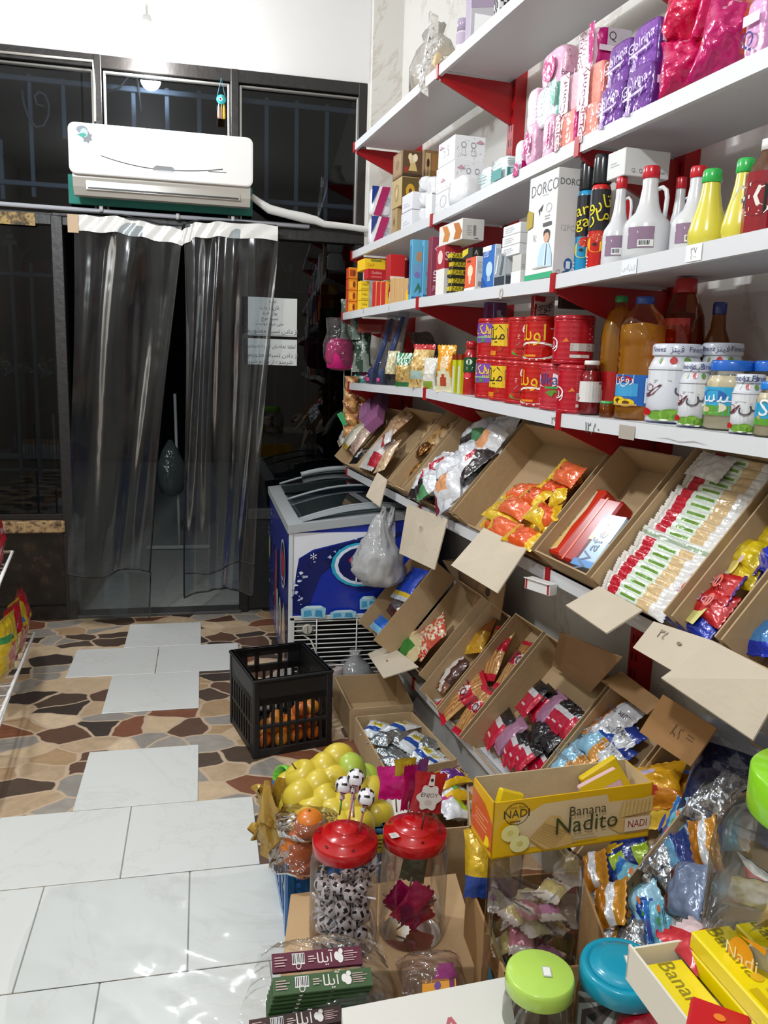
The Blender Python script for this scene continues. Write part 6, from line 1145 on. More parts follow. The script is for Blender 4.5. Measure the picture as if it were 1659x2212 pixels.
lay(C1.M, (860, 1296), (908, 1228), .10, .16, .035, band((.1, '#c8ccd4'), (.2, '#d8b820'), (1, '#1c3fb0')), 'snack_bag', 'blue sachet with a yellow band in the carton by the freezer', 'snack bag', seed=1)
lay(C1.M, (842, 1328), (866, 1300), .09, .12, .03, lambda u, v: '#b8b4ae' if v > .5 else '#7a3a2c', 'snack_bag', 'silver and brown sachet below the blue one', 'snack bag', seed=2, kind='silver')
lay(C1.M, (808, 1362), (830, 1334), .08, .12, .02, band((.4, '#7ab8e0'), (1, '#1c62c0')), 'snack_bag', 'small sky blue sachet at the front of the freezer side carton', 'snack bag', seed=3)
lay(C2.M, (872, 1370), (902, 1420), .085, .13, .04, lambda u, v: '#2c7a2e' if .3 < v < .75 and u > .3 else '#d0bf94', 'snack_bag', 'green and cream snack bag at the front of its carton', 'snack bag', seed=4, crk=2)
lay(C2.M, (900, 1396), (962, 1346), .085, .15, .05, speck(21, '#c8503a', '#dcc8a8', '#e0d4c0'), 'snack_bag', 'red and cream snack bag behind the green one', 'snack bag', seed=5, crk=2)
lay(C2.M, (900, 1418), (930, 1385), .075, .10, .03, speck(22, '#b82a24', '#d8b890'), 'snack_bag', 'small red snack bag squeezed beside the green one', 'snack bag', seed=6, crk=2)
for i, (A, B, w, p, lb) in enumerate((((921, 1466), (978, 1396), .10, lambda u, v: '#3a1a18' if u < .8 else '#5a2a20', 'dark chocolate cake bag along the far wall'), ((946, 1490), (1002, 1420), .10, lambda u, v: '#d6d2d0' if abs(u-.5+.3*(v-.5)) < .14 else '#4a2420' if v > .3 else '#7a4a30', 'dark brown cake bag with a white stripe'), ((1004, 1412), (1034, 1338), .09, lambda u, v: '#d8b024' if v < .7 else '#b87a2a', 'yellow snack pack, farther of two'), ((1024, 1412), (1054, 1340), .09, lambda u, v: '#c8962a' if v < .6 else '#a05a24', 'amber snack pack, nearer of two'))):
    lay(C3.M, A, B, .05, w, .045, p, 'cake_bag', lb+' in the narrow lower carton', 'cake bag', seed=i+8, crk=1.5, boxy=.35)
STK = lambda k: (lambda u, v: '#c01430' if v < .12 or v > .93 else ('#e4e2e0' if (u-.5)**2*2.2+(v-.62)**2*5 < .06 else '#c01430' if .5 < v < .75 else ('#c99a5e' if int(u*14+.4*sin(9*v)) % 2 else '#a87040') if True else ''))
for i, (A, B) in enumerate((((1042, 1470), (1098, 1352)), ((1085, 1496), (1152, 1388)), ((950, 1545), (1046, 1462)), ((990, 1590), (1060, 1492)))):
    lay(C4.M, A, B, .05+.015*(i > 1), .125, .035, STK(i), 'salty_stick_bag', ['upper left', 'upper right', 'lower left', 'lower right'][i]+' red bag of salty sticks in the lower row', 'snack bag', 'red bags of salty sticks', seed=i+2, nu=16, nv=26, crk=.9, arts=[('t', 'Foj', .5, .62, .05, '#7a2a34')])
SAC = lambda u, v: '#17151a' if v > .72 else '#cfcbd0' if (.55 < v < .7 and .12 < u < .8) else '#e0c8cc' if (abs(v-.25) < .05 and .3 < u < .7) else '#bb1236'
SAD = lambda u, v: '#1a181c' if v < .85 else '#2c2a30'
SAE = lambda u, v: '#a87896' if .1 < u < .9 else '#7a4a68'
k5 = [((1046, 1606), (1108, 1542), SAC), ((1072, 1622), (1132, 1556), SAE), ((1082, 1640), (1140, 1586), SAC), ((1096, 1650), (1152, 1592), SAC), ((1112, 1656), (1164, 1604), SAC), ((1130, 1662), (1180, 1612), SAC), ((1150, 1668), (1196, 1622), SAC), ((1150, 1590), (1196, 1560), SAD), ((1172, 1620), (1206, 1580), SAD),
      ((1122, 1540), (1176, 1476), SAC), ((1140, 1548), (1194, 1486), SAC), ((1160, 1562), (1214, 1498), SAE), ((1178, 1570), (1228, 1508), SAC), ((1192, 1578), (1240, 1518), SAC), ((1206, 1588), (1252, 1530), SAC), ((1218, 1598), (1262, 1540), SAC)]
for i, (A, B, p) in enumerate(k5):
    q = sum(1 for x in k5[:i] if x[2] is p)
    lay(C5.M, A, B, .045+.006*(i % 5), .105, .03, p, 'snack_sachet', {SAC: 'red and black sachet with a white code panel', SAD: 'all black sachet', SAE: 'mauve backed sachet'}[p]+f', {ORD[q]} of its kind from the front', 'sachet', 'red and black sachets', seed=i, roll=-12, crk=.8, boxy=.25)
AMO = lambda u, v: '#c88a34' if v > .8 else '#d8dde4' if (u > .35 or v > .4) else '#23398a'
for i, (A, B, c) in enumerate((((1316, 1532), (1372, 1568), 0), ((1290, 1560), (1346, 1600), 0), ((1268, 1580), (1318, 1626), 1), ((1250, 1592), (1296, 1636), 1), ((1228, 1612), (1272, 1650), 1), ((1208, 1632), (1244, 1662), 1), ((1330, 1570), (1362, 1620), 2), ((1304, 1608), (1340, 1650), 2))):
    lay(C6.M, A, B, .06+.01*(i % 3), .11, .05, [lambda u, v: '#c8762c' if v < .2 else '#d9dadf', lambda u, v: '#1f4aa0' if u < .3 else '#8ec0dc' if v < .75 else '#c88a34', lambda u, v: '#c9cdd2' if u > .3 else '#23398a'][c], 'cookie_pack', [f'white cookie pack with an orange end, {["upper", "lower"][i % 2]} of two', f'sky blue cookie pack, {ORD[5-i]} from the front', f'silver backed cookie pack, {["upper", "lower"][i % 2]} of two'][c]+' in the lower row', 'cookie pack', 'blue and white cookie packs', seed=i, roll=-15, crk=1.2, arts=[('t', ['Amour', 'Amour', 'AM'][c], .5, .5, .022, '#4a4a52', 90)])
YB_ = lambda u, v: '#c8b8d8' if .55 < v < .72 and abs(u-.4+.4*(v-.6)) < .3 else '#b02a24' if (u-.6)**2+(v-.3)**2 < .018 else '#e0a41c' if v > .3 else '#c87a14'
lay(C7.M, (1402, 1752), (1412, 1652), .09, .19, .08, YB_, 'snack_bag', 'big glossy yellow snack bag behind the yellow wafer box', 'snack bag', seed=31, crk=1.8, nu=16, nv=20)
lay(C7.M, (1440, 1790), (1446, 1676), .06, .16, .07, lambda u, v: '#d8981c' if v > .25 else '#e8c040', 'snack_bag', 'second yellow snack bag tucked under the big one', 'snack bag', seed=32, crk=1.8)
lay(C7.M, (1448, 1700), (1468, 1660), .03, .12, .05, lambda u, v: '#1c3f8a', 'snack_bag', 'dark blue bag peeking out beside the yellow snack bags', 'snack bag', seed=33)
CHB = lambda u, v: '#e0e4e8' if u < .25 and .1 < v < .5 else '#e8bc24' if (abs(u-.45)+abs(v-.5) < .14 or (abs(u-.45) < .03 and abs(v-.5) < .22)) else '#a8c832' if (u > .6 and int(v*9) % 3) else '#14307c'
lay(C7.M, (1262, 1884), (1392, 1806), .02, .13, .05, CHB, 'snack_bag', 'dark blue snack bag with a yellow flower and green lettering', 'snack bag', seed=34, nu=18, nv=24, crk=.8)
PG = [lambda u, v: '#2a78c8' if v < .22 else '#7cc4dc' if v < .8 else '#cfd4d8', lambda u, v: '#1e4a9c' if (u-.5)**2+(v-.6)**2 < .06 else '#9cc8dc', lambda u, v: '#cfd3d8' if int(v*7+u*3) % 3 else '#a8aeb6', lambda u, v: '#b87418' if v < .5 else '#d8dade' if v < .75 else '#c88a28', lambda u, v: '#8a9cc0' if v > .3 else '#6a2a2c', lambda u, v: '#2a3c7a' if v > .5 else '#6aa8d0']
LBP = ['sky blue snack bag with a deeper blue band', 'pale blue snack bag with a dark blue disc', 'silver snack bag', 'amber and white snack bag', 'slate blue snack bag with a maroon patch', 'navy and light blue snack bag']
P8 = [((1322, 1905), (1410, 1925), 0), ((1370, 1990), (1440, 1955), 1), ((1260, 1900), (1312, 1872), 3), ((1284, 1960), (1352, 1942), 3), ((1392, 1848), (1440, 1880), 2), ((1420, 1838), (1476, 1880), 2), ((1448, 1866), (1500, 1832), 5), ((1440, 1910), (1530, 1935), 4), ((1440, 1770), (1500, 1800), 0), ((1488, 1778), (1560, 1762), 1), ((1500, 1722), (1556, 1740), 2), ((1490, 1830), (1556, 1820), 3), ((1500, 1890), (1556, 1870), 1), ((1460, 1960), (1530, 1985), 2), ((1400, 2010), (1470, 1990), 0), ((1540, 1700), (1590, 1720), 2), ((1560, 1800), (1620, 1790), 0), ((1300, 1990), (1356, 2010), 3), ((1330, 2030), (1400, 2040), 2)]
for i, (A, B, c) in enumerate(P8):
    q = sum(1 for x in P8[:i] if x[2] == c)
    lay(C8.M, A, B, .08+.022*(i % 4), .115, .05, PG[c], 'snack_bag', f'{LBP[c]}, {ORD[q]} in the near heap', 'snack bag', 'snack bags heaped in the nearest carton', 'silver' if c == 2 else 'foil', seed=i+50, roll=RND.uniform(-20, 20), pitch=RND.uniform(-12, 12), crk=2.0, boxy=.4, arts=([('e', .3, .55, .07, .05, '#d87a3a'), ('e', .5, .5, .07, .05, '#4a9a5a'), ('e', .7, .42, .07, .05, '#c02a5a'), ('e', .6, .2, .18, .06, '#2a3c98'), ('ln', .3, .62, .4, .1, 2, '#2a4a6a')] if c in (0, 1) else None))
b = MB(); X = shelf_m(s_l(1590, 1640, 1.22), 1.22, .55, 30) @ RX(60); pillow(b, .20, .22, .09, lambda u, v: '#9aa0b0' if v > .75 else '#18244e', 14, 16, 'foil', 5, .06, .5, 1.6); solo('snack_bag', b, 'large dark blue bag in shade behind the lime lidded jar', 'snack bag', X)
# ================================================================== on the floor
def z_at(P, px, py):                                    # height on the upright line through P seen at this pixel
    d = ray(px, py); t = (P.x*d.x+P.y*d.y)/(d.x*d.x+d.y*d.y); return CAM.z+d.z*t
def base_frame(a, c, z=None):                           # origin a, x towards c, y away from the viewer
    x = (c-a); x.z = 0; x.normalize(); return frame(a if z is None else Vector((a.x, a.y, z)), x, Z.cross(x), Z)
# ------------------------------------------------------------------ chest freezer
FX, FY, FW_, FL_ = .352, 3.305, .60, 1.06
fr = thing('chest_freezer', 'blue and white ice cream chest freezer with sloping curved glass top', 'freezer', T((FX, FY, 0)))
HL, HR, HG = .70, .765, zc(640, 1333) if False else on_y(640, 1333, FY).z
b = MB()
vs = [(0, 0, HG), (FW_, 0, HG), (FW_, 0, HR), (0, 0, HL), (0, FL_, HG), (FW_, FL_, HG), (FW_, FL_, HR), (0, FL_, HL)]
convex(b, vs, [(0, 1, 2, 3), (4, 5, 6, 7), (0, 1, 5, 4), (1, 2, 6, 5), (0, 3, 7, 4)], '#1431a6', 'gloss', None)
box(b, 0, .02, .0, FL_, .04, HG, '#1a2a78', 'gloss'); box(b, FW_-.02, FW_, 0, FL_, .04, HG, '#1a2a78', 'gloss'); box(b, .02, FW_-.02, .16, FL_, .04, HG, '#101012', 'black')
b.build('body', fr)
CUBE = lambda u, v, w, h: [('p', [(u-w, v-h), (u+w, v-h), (u+w*1.05, v+h*.5), (u+w*.6, v+h), (u-w*.6, v+h), (u-w*1.05, v+h*.5)], '#9fd0e6'), ('e', u, v+h*.75, w*.8, h*.22, '#d3ecf4'), ('p', [(u-w*.8, v-h*.8), (u-w*.1, v-h*.6), (u-w*.2, v+h*.3), (u-w*.8, v+h*.2)], '#4aa3cc'), ('p', [(u+w*.1, v-h*.7), (u+w*.8, v-h*.9), (u+w*.7, v+h*.2), (u+w*.2, v+h*.3)], '#3a93c0')]
def frost(seed, n, area):
    r = random.Random(seed); o = []
    for _ in range(n):
        u, v = area(r); k = r.uniform(.004, .018)
        o.append(('p', [(u+k*cos(a)*r.uniform(.4, 1.2), v+1.3*k*sin(a)*r.uniform(.4, 1.2)) for a in [2*pi*j/9 for j in range(9)]], r.choice(['#0e1f5e', '#13246a', '#0f1d58', '#dfe4f2', '#b8c4e4'])))
    return o
h_ = HL-HG
els = [('p', [(0, 1), (0, .0), (.025, .25), (.04, .5), (.06, .70), (.16, .80), (.42, .90), (.6, .98), (.7, 1.0)], '#e2e4ec'), ('p', [(.02, .05), (.12, .0), (.16, .25), (.22, .5), (.36, .68), (.6, .82), (.85, .99), (.64, .99), (.42, .89), (.18, .79), (.07, .70), (.04, .5), (.03, .25)], '#101f62'),]
els += frost(3, 60, lambda r: (lambda t: (.03+.6*t**2.2+r.uniform(-.02, .05), .1+.85*t**.6+r.uniform(-.06, .04)))(r.random()))
els += [('t', '*', .16, .69, .05, '#e8ecf6'), ('t', '*', .42, .73, .035, '#c8d0ea'), ('t', '*', .58, .74, .03, '#8a9ad0')]
els += [('e', .50, .62, .215, .265, '#2aa8c8'), ('e', .51, .62, .20, .24, '#dfe8f6'), ('e', .515, .62, .18, .21, '#101c5c'), ('p', [(.43, .62), (.41, .68), (.44, .73), (.49, .70), (.54, .74), (.58, .69), (.56, .62), (.50, .56)], '#d02a34'), ('t', 'J', .47, .5, .05, '#f0f2fa')]
els += CUBE(.165, .07, .085, .075)+CUBE(.38, .03, .09, .05)+CUBE(.56, .16, .06, .08)+CUBE(.62, .08, .06, .06)+[('p', [(.62, .78), (.75, .82), (.74, .72), (.66, .70)], '#8fc4dc')]
b = MB(); art(b, flatP((0, -.0006, HG), (FW_, 0, 0), (0, 0, h_), (0, -1, 0)), FW_, h_, els, kind='gloss'); o = b.build('front_print', fr); o['label'] = 'frosty blue print with an oval logo and ice cubes'
ALF = [('r', 0, 0, 1, 1, '#1a2a7a'), ('p', [(0, .3), (.3, .5), (.7, .4), (1, .55), (1, 1), (0, 1)], '#122a92'), ('p', [(0, 0), (1, 0), (1, .16), (.5, .22), (0, .14)], '#3a4a98')]+frost(5, 40, lambda r: (r.uniform(.0, .35), .95*r.random()))
ALF += [('e', .80, .72, .10, .17, '#e2e8f4'), ('e', .80, .72, .085, .15, '#121d58'), ('p', [(.77, .64), (.74, .76), (.79, .82), (.83, .78), (.86, .80), (.86, .70), (.82, .62)], '#c82a34'), ('ln', .76, .6, .08, .03, 1, '#e8ecf6')]
ALF += [('p', [(.42, .26), (.50, .26), (.53, .55), (.52, .70), (.48, .72), (.45, .68)], '#b83238'), ('r', .44, .12, .47, .26, '#c9b08a'), ('p', [(.49, .34), (.51, .34), (.52, .62), (.50, .62)], '#d8807a')]
ALF += [('r', .53, .12, .60, .40, '#cfd4dc'), ('e', .565, .40, .035, .04, '#dfe3ea'), ('e', .70, .30, .055, .14, '#d9dde0'), ('e', .70, .30, .03, .08, '#7a6a58'), ('p', [(.80, .20), (.94, .22), (.90, .44), (.86, .48), (.82, .40)], '#d9cbb0'), ('p', [(.82, .0), (.88, .0), (.94, .22), (.80, .20)], '#b88a58'), ('ln', .84, .22, .08, .2, 5, '#b8a88c'), ('e', .14, .60, .04, .10, '#b8c070')]
b = MB(); art(b, flatP((-.0006, FL_, .04), (0, -FL_, 0), (0, 0, HL-.04), (-1, 0, 0)), FL_, HL-.04, ALF, kind='gloss'); o = b.build('side_print', fr); o['label'] = 'blue side print with an oval logo, a red ice lolly and a cone'
b = MB(); rz = lambda x: HL+(HR-HL)*x/FW_
def slope_box(bb, x0, x1, y0, y1, dz0, dz1, col, kind):
    vs = [(x, y, rz(x)+dz) for x in (x0, x1) for y in (y0, y1) for dz in (dz0, dz1)]
    convex(bb, vs, [(0, 1, 3, 2), (4, 6, 7, 5), (0, 4, 5, 1), (2, 3, 7, 6), (0, 2, 6, 4), (1, 5, 7, 3)], col, kind, None)
GREY = '#a3a8ab'
for a in ((-.012, .05, -.012, FL_+.01), (FW_-.05, FW_+.012, -.012, FL_+.01), (.05, FW_-.05, -.012, .10), (.05, FW_-.05, FL_-.06, FL_+.01)): slope_box(b, *a, -.0, .035, GREY, 'metal')
for x in (0.0,): box(b, -.006, .012, -.006, .012, .04, HL, '#c9ced2', 'metal', bev=.002)
b.build('rim', fr)
b = MB()
for a in ((.012, .03, .03, FL_-.02), (FW_-.03, FW_-.012, .03, FL_-.02), (.03, FW_-.03, .03, .05), (.03, FW_-.03, FL_-.04, FL_-.02)): box(b, *a, .42, HL-.005, '#cfd6d8', 'gloss')
b.build('liner', fr)
b = MB(); box(b, .05, FW_-.05, .06, FL_-.06, .42, .44, '#d9dee0', 'gloss'); 
for i in range(9): box(b, .08+.05*i, .12+.05*i, .2+.07*(i % 3), .34+.05*(i % 4), .44, .50+.02*(i % 3), ['#5a7a8a', '#c8d4d8', '#8aa0a8'][i % 3], 'gloss', bev=.004)
b.build('frozen_stock', fr)
def lid(y0, y1, lift):
    b = MB(); grid(b, lambda u, v: (.045+(FW_-.09)*u, y0+(y1-y0)*v, rz(.045+(FW_-.09)*u)+.036+lift+(.034)*sin(pi*u)), 16, 2, '#b9c6c8', 'glass'); g = b.build('glass_lid', fr)
    for yy_ in (y0, y1):
        b = MB(); tube(b, [(.045+(FW_-.09)*u/16, yy_, rz(.045+(FW_-.09)*u/16)+.037+lift+(.034)*sin(pi*u/16)) for u in range(17)], .006, 6, '#8d9396', 'metal', flat=.6); b.build('lid_edge', g)
    return g
lid(.09, .60, .0); lid(.52, FL_-.05, .016)
b = MB(); grid(b, lambda u, v: (.05+(FW_-.1)*u, .02+.07*v, rz(.05+(FW_-.1)*u)+.036+.033*sin(pi*u)*(.75+.25*v)), 14, 2, '#8f9598', 'metal'); b.build('end_cap', fr)
b = MB(); tube(b, [(.16+.28*u/8, FL_-.06, rz(.16+.28*u/8)+.072+(.034)*sin(pi*(.2+.55*u/8))) for u in range(9)], .014, 6, '#9aa0a2', 'metal'); b.build('lid_handle', fr)
b = MB()
for i in range(15): z_ = .03+i*(HG-.05)/14; tube(b, [(.02, -.006, z_), (FW_, -.006, z_)], .0028, 5, '#d3d4d0', 'metal')
for x in (.115, .29, .46): tube(b, [(x, -.010, .02), (x, -.010, HG-.005)], .003, 5, '#d3d4d0', 'metal')
box(b, 0, FW_, -.008, .0, HG-.014, HG+.006, '#cfd0cc', 'metal', bev=.002); box(b, .0, .02, -.008, .0, .03, HG, '#cfd0cc', 'metal', bev=.002)
b.build('vent_grille', fr)
b = MB(); box(b, .028, .11, -.004, .03, HG-.075, HG-.03, '#5a5c58', 'gloss', bev=.004); lathe(b, [(.022, 0), (.022, .012), (.019, .014)], 18, '#b9b6ac', 'gloss', T((.075, -.004, HG-.052)) @ RX(90)); box(b, .073, .077, -.0205, -.018, HG-.07, HG-.036, '#77746c', 'gloss'); b.build('thermostat', fr)
b = MB(); tube(b, [(.05, .02, HG-.08), (.09, -.016, HG-.10), (.115, -.018, HG-.16), (.125, -.014, .06), (.13, -.03, .0)], .004, 6, '#c8c6be', 'paper'); b.build('power_cord', fr)
for x in (.04, FW_-.04):
    for y in (.05, FL_-.05):
        b = MB(); lathe(b, [(.02, 0), (.02, .04)], 12, '#1a1a1a', 'black', T((x, y, 0))); b.build('foot', fr)
# carrier bag hanging from the shelf lip in front of the freezer
pa = on_l(838, 1098, .985); P = SL(pa.x, .985, pa.z); d_ = depth(P)/FPX
t = thing('carrier_bag', 'white translucent carrier bag hanging from the shelf in front of the freezer', 'bag', frame(P, (RT-Z*RT.z).normalized(), Z.cross((RT-Z*RT.z).normalized()), Z))
hb_ = 172*d_/.97
b = MB(); PRB = prof_r([(.004, -hb_), (.05, -hb_*.985), (.085, -hb_*.9), (.1, -hb_*.74), (.09, -hb_*.55), (.06, -hb_*.38), (.032, -hb_*.2), (.012, -hb_*.08)]); lathe(b, [(PRB(-hb_+hb_*.92*k/26), -hb_+hb_*.92*k/26) for k in range(27)], 44, '#f1f2f3', 'bagfilm', T((-.03, 0, 0)), sy=.7, wob=lambda a, z: 1+.34*noise.noise((1.6*cos(a), 1.6*sin(a), 14*z))+.36*abs(noise.noise((3.3*cos(a), 3.3*sin(a), 7*z+3)))+.20*abs(noise.noise((7*cos(a), 7*sin(a), 34*z)))-.1); b.build('film', t)
for dx in (-.012, .018):
    b = MB(); grid(b, lambda u, v, dx=dx: (dx*1.2+(u-.5)*(.016+.05*v)-.02*v, .012*sin(6*u+4*v), .006-hb_*.42*v), 6, 12, '#f1f2f3', 'bagfilm'); b.build('handle', t)
b = MB(); grid(b, lambda u, v: (-.045-.07*u*(1-v*.3), .02*sin(7*u+5*v), -hb_*.52-.05*u-.11*v+.02*sin(9*v)), 8, 8, '#f1f2f3', 'bagfilm'); b.build('side_fold', t)
b = MB(); lathe(b, [(.01, -hb_*.985), (.06, -hb_*.95), (.08, -hb_*.8), (.07, -hb_*.62), (.02, -hb_*.52)], 20, '#f0f0f0', 'milky', T((-.03, 0, 0)), sy=.6, wob=lambda a, z: 1+.12*sin(4*a+31*z)); b.build('crumpled_bags', t)
# ------------------------------------------------------------------ black fruit crate with tangerines
A, B_, C_ = on_z(548, 1640), on_z(715, 1610), on_z(525, 1560)
M = base_frame(A, B_); CWd, CDp, CH = (B_-A).length, (C_-A).length+.02, z_at(A, 546, 1471)
cr = thing('plastic_crate', 'black slatted plastic crate standing on the stone floor by the freezer', 'crate', M)
def crate_wall(par, M_, w, h, n, col, hand, kind='black', name='side_wall'):
    b = MB(); th = .012
    for z0, z1 in ((0, .03), (h*.36, h*.36+.014), (h*.66, h*.66+.03), (h-.02, h)): box(b, 0, w, 0, th, z0, z1, col, kind, M_, bev=.002)
    for i in range(n+1):
        x = .012+(w-.024)*i/n; box(b, x-.0055, x+.0055, .001, th-.001, 0, h*.68, col, kind, M_)
    if hand:
        for x0, x1 in ((0, w*.22), (w*.30, w*.36), (w*.62, w*.68), (w*.78, w)): box(b, x0, x1, 0, th, h*.66, h, col, kind, M_)
        box(b, 0, w, 0, th, h-.035, h, col, kind, M_, bev=.003)
    else: box(b, 0, w, 0, th, h*.66, h, col, kind, M_, bev=.003)
    box(b, -.002, w+.002, -.006, th, h-.012, h, col, kind, M_, bev=.003); box(b, 0, .022, -.003, th, 0, h, col, kind, M_, bev=.003); box(b, w-.022, w, -.003, th, 0, h, col, kind, M_, bev=.003)
    b.build(name, par)
BLK = '#121314'
crate_wall(cr, Matrix(), CWd, CH, 9, BLK, False); crate_wall(cr, T((CWd, CDp, 0)) @ RZ(180), CWd, CH, 9, BLK, True)
crate_wall(cr, T((0, CDp, 0)) @ RZ(-90), CDp, CH, 9, BLK, False); crate_wall(cr, T((CWd, 0, 0)) @ RZ(90), CDp, CH, 9, BLK, False)
b = MB(); box(b, .005, CWd-.005, .005, CDp-.005, .004, .012, BLK, 'black'); b.build('base', cr)
def fruit(b, R, col, col2, stemc, dimple=.25, squash=.88, kind='skin', seed=0):
    m_ = 12; pr = []
    for j in range(m_+1):
        a = pi*j/m_; r = R*sin(a); z = -R*squash*cos(a)
        if a > pi*.72: z -= R*dimple*((a/pi-.72)/.28)**2
        if a < pi*.2: z += R*dimple*.5*((.2-a/pi)/.2)**2
        pr.append((max(r, 1e-4), z))
    lathe(b, pr, 18, (lambda j, i: col2 if j > 9 and (i*7+j*3+seed) % 5 == 0 else col), kind)
cnt = 0
for lay_i, (zz_, pts) in enumerate(((.045, [(.05, .05), (.11, .045), (.17, .05), (.235, .05), (.07, .11), (.14, .11), (.21, .11), (.26, .12), (.1, .17), (.17, .175)]), (.095, [(.085, .06), (.155, .06), (.225, .055), (.12, .115), (.19, .115)]), (.14, [(.19, .06), (.235, .065)]))):
    for (x, y) in pts:
        x = min(x*CWd/.29, CWd-.045)
        X = M @ T((x, y, zz_-.005)) @ RX(RND.uniform(-30, 30)) @ RY(RND.uniform(-30, 30)); t = thing('tangerine', f'orange tangerine, {ORD[len(pts)-1 if False else cnt]} of the loose ones inside the black crate', 'tangerine', X, 'tangerines in the black crate'); cnt += 1
        b = MB(); fruit(b, .031, ['#d8741a', '#d2641c', '#dc8a2a'][cnt % 3], '#c85a18', None, .18, .86); b.build('peel', t)
        b = MB(); lathe(b, [(.004, .0225), (.003, .0265)], 6, '#4a5a20', 'rough'); b.build('stem', t)
# ------------------------------------------------------------------ cartons on the floor
def open_box(label, corners, top_z, h, th=.005, tint=TAN, group=None, name='floor_carton', flaps=()):
    """corners as seen at the rim: near-left, near-right, far-right, far-left"""
    P = [on_z(*c, top_z) for c in corners]; base = Vector((P[0].x, P[0].y, top_z-h)); t = thing(name, label, 'carton', T(base), group)
    q = [p-base for p in P]
    ctr = sum(q, Vector())/4
    b = MB(); vs = [Vector((p.x, p.y, 0)) for p in q]+[Vector((p.x, p.y, th)) for p in q]; convex(b, vs, [(0, 1, 2, 3), (4, 5, 6, 7), (0, 1, 5, 4), (1, 2, 6, 5), (2, 3, 7, 6), (3, 0, 4, 7)], tint, 'card', None); b.build('base', t)
    for i, nm in enumerate(('front_wall', 'side_wall', 'back_wall', 'side_wall')):
        a, c = q[i], q[(i+1) % 4]; n = Z.cross((c-a).normalized()); n = n if n.dot(ctr-a) > 0 else -n
        b = MB(); vs = [Vector((p.x, p.y, z)) for z in (.0, h) for p in (a, c, c+n*th, a+n*th)]
        convex(b, vs, [(0, 1, 2, 3), (4, 5, 6, 7), (0, 1, 5, 4), (1, 2, 6, 5), (2, 3, 7, 6), (3, 0, 4, 7)], tint, 'card', None); b.build(nm, t)
    return t, frame(Vector((P[0].x, P[0].y, top_z-h)), (P[1]-P[0]).normalized(), Z.cross((P[1]-P[0]).normalized()), Z)
Pb = on_z(752, 1601); H1 = z_at(Pb, 757, 1532)
t, MD1 = open_box('tan open empty carton on the floor beside the black crate', [(757, 1533), (893, 1521), (858, 1453), (721, 1460)], H1, H1)
t, MD2 = open_box('tan open carton of silver pouches in front of the empty carton', [(836, 1670), (988, 1641), (890, 1537), (766, 1548)], H1-.02, H1-.022)
PO = lambda u, v: '#1e4a9c' if .30 < v < .42 else '#d8c42a' if (.5 < v < .72 and abs(u-.5) < .26) else '#cfd6da' if v < .30 else '#e6e8ea' if v < .85 else '#b9c2c8'
PS = lambda u, v: '#aeb8bd' if int(v*11) % 2 else '#c2cbd0'
k = [((800, 1592), (824, 1562), 0), ((835, 1586), (893, 1562), 0), ((812, 1608), (846, 1585), 1), ((822, 1634), (868, 1610), 1), ((866, 1620), (918, 1588), 0), ((836, 1652), (880, 1632), 1), ((886, 1640), (945, 1622), 0), ((905, 1600), (940, 1618), 1), ((840, 1600), (880, 1580), 1), ((912, 1652), (955, 1634), 0)]
for i, (A, B, c) in enumerate(k):
    lay(MD2, A, B, H1*.62+.012*(i % 3), .085, .035, PO if c == 0 else PS, 'snack_pouch', ['white pouch with a blue band and yellow print', 'plain silver pouch'][c]+f', {ORD[sum(1 for x in k[:i] if x[2] == c)]} in the floor carton', 'pouch', 'pouches in the floor carton', 'foil' if c == 0 else 'silver', i, roll=RND.uniform(-12, 12), crk=1.2, arts=([('t', fa('آیلا'), .5, .6, .016, '#2a2a3a', 20)] if c == 0 else None))
p = on_z(718, 1475, .05); t = thing('paper_roll', 'greyish paper roll standing behind the empty carton', 'paper roll', T((p.x, p.y+.05, 0)))
b = MB(); lathe(b, [(.022, 0), (.05, .0), (.053, .004), (.053, .10), (.05, .104), (.022, .104)], 22, '#b9aca8', 'rough', bottom=False, top=False); b.build('roll', t); b = MB(); lathe(b, [(.022, 0), (.022, .104)], 14, '#8a7a6a', 'card', bottom=False, top=False); b.build('core', t)
p = on_z(764, 1452, .1); b = MB(); lathe(b, [(.03, 0), (.08, .01), (.085, .06), (.06, .11), (.02, .15), (.03, .17)], 18, '#d8dadb', 'bagfilm', wob=lambda a, z: 1+.14*sin(4*a+40*z)); solo('clear_bag', b, 'crumpled clear bag behind the empty carton, next to the paper roll', 'bag', T((p.x+.02, p.y+.08, 0)))
# carton with rolls next to the apples
ZD3 = .235
t, MD3 = open_box('tan open carton of white and yellow packs behind the second red lidded jar', [(905, 1795), (1018, 1786), (1010, 1668), (925, 1672)], ZD3, ZD3-.002)
lay(MD3, (938, 1690), (1006, 1676), ZD3+.005, .085, .04, lambda u, v: '#5a2a78' if .2 < v < .85 and .2 < u < .85 else '#e0b420', 'biscuit_pack', 'yellow and purple roll pack on top of the white packs', 'biscuit pack', seed=2, boxy=.3, arts=[('t', 'Roll', .5, .5, .026, '#ecd8e8', 90)])
lay(MD3, (944, 1720), (1012, 1704), ZD3-.02, .10, .05, lambda u, v: '#e0b420' if u > .75 else '#6a9a4a' if .4 < v < .6 and u > .5 else '#dfe2e4', 'biscuit_pack', 'white pack with green print under the roll pack', 'biscuit pack', seed=3)
lay(MD3, (948, 1752), (1014, 1742), ZD3-.03, .11, .05, lambda u, v: '#a8cc2a' if v > .55 and .3 < u < .8 else '#d8dbe0' if u > .3 else '#c02a78', 'biscuit_pack', 'white pack with lime and magenta marks, nearest in its carton', 'biscuit pack', seed=4)
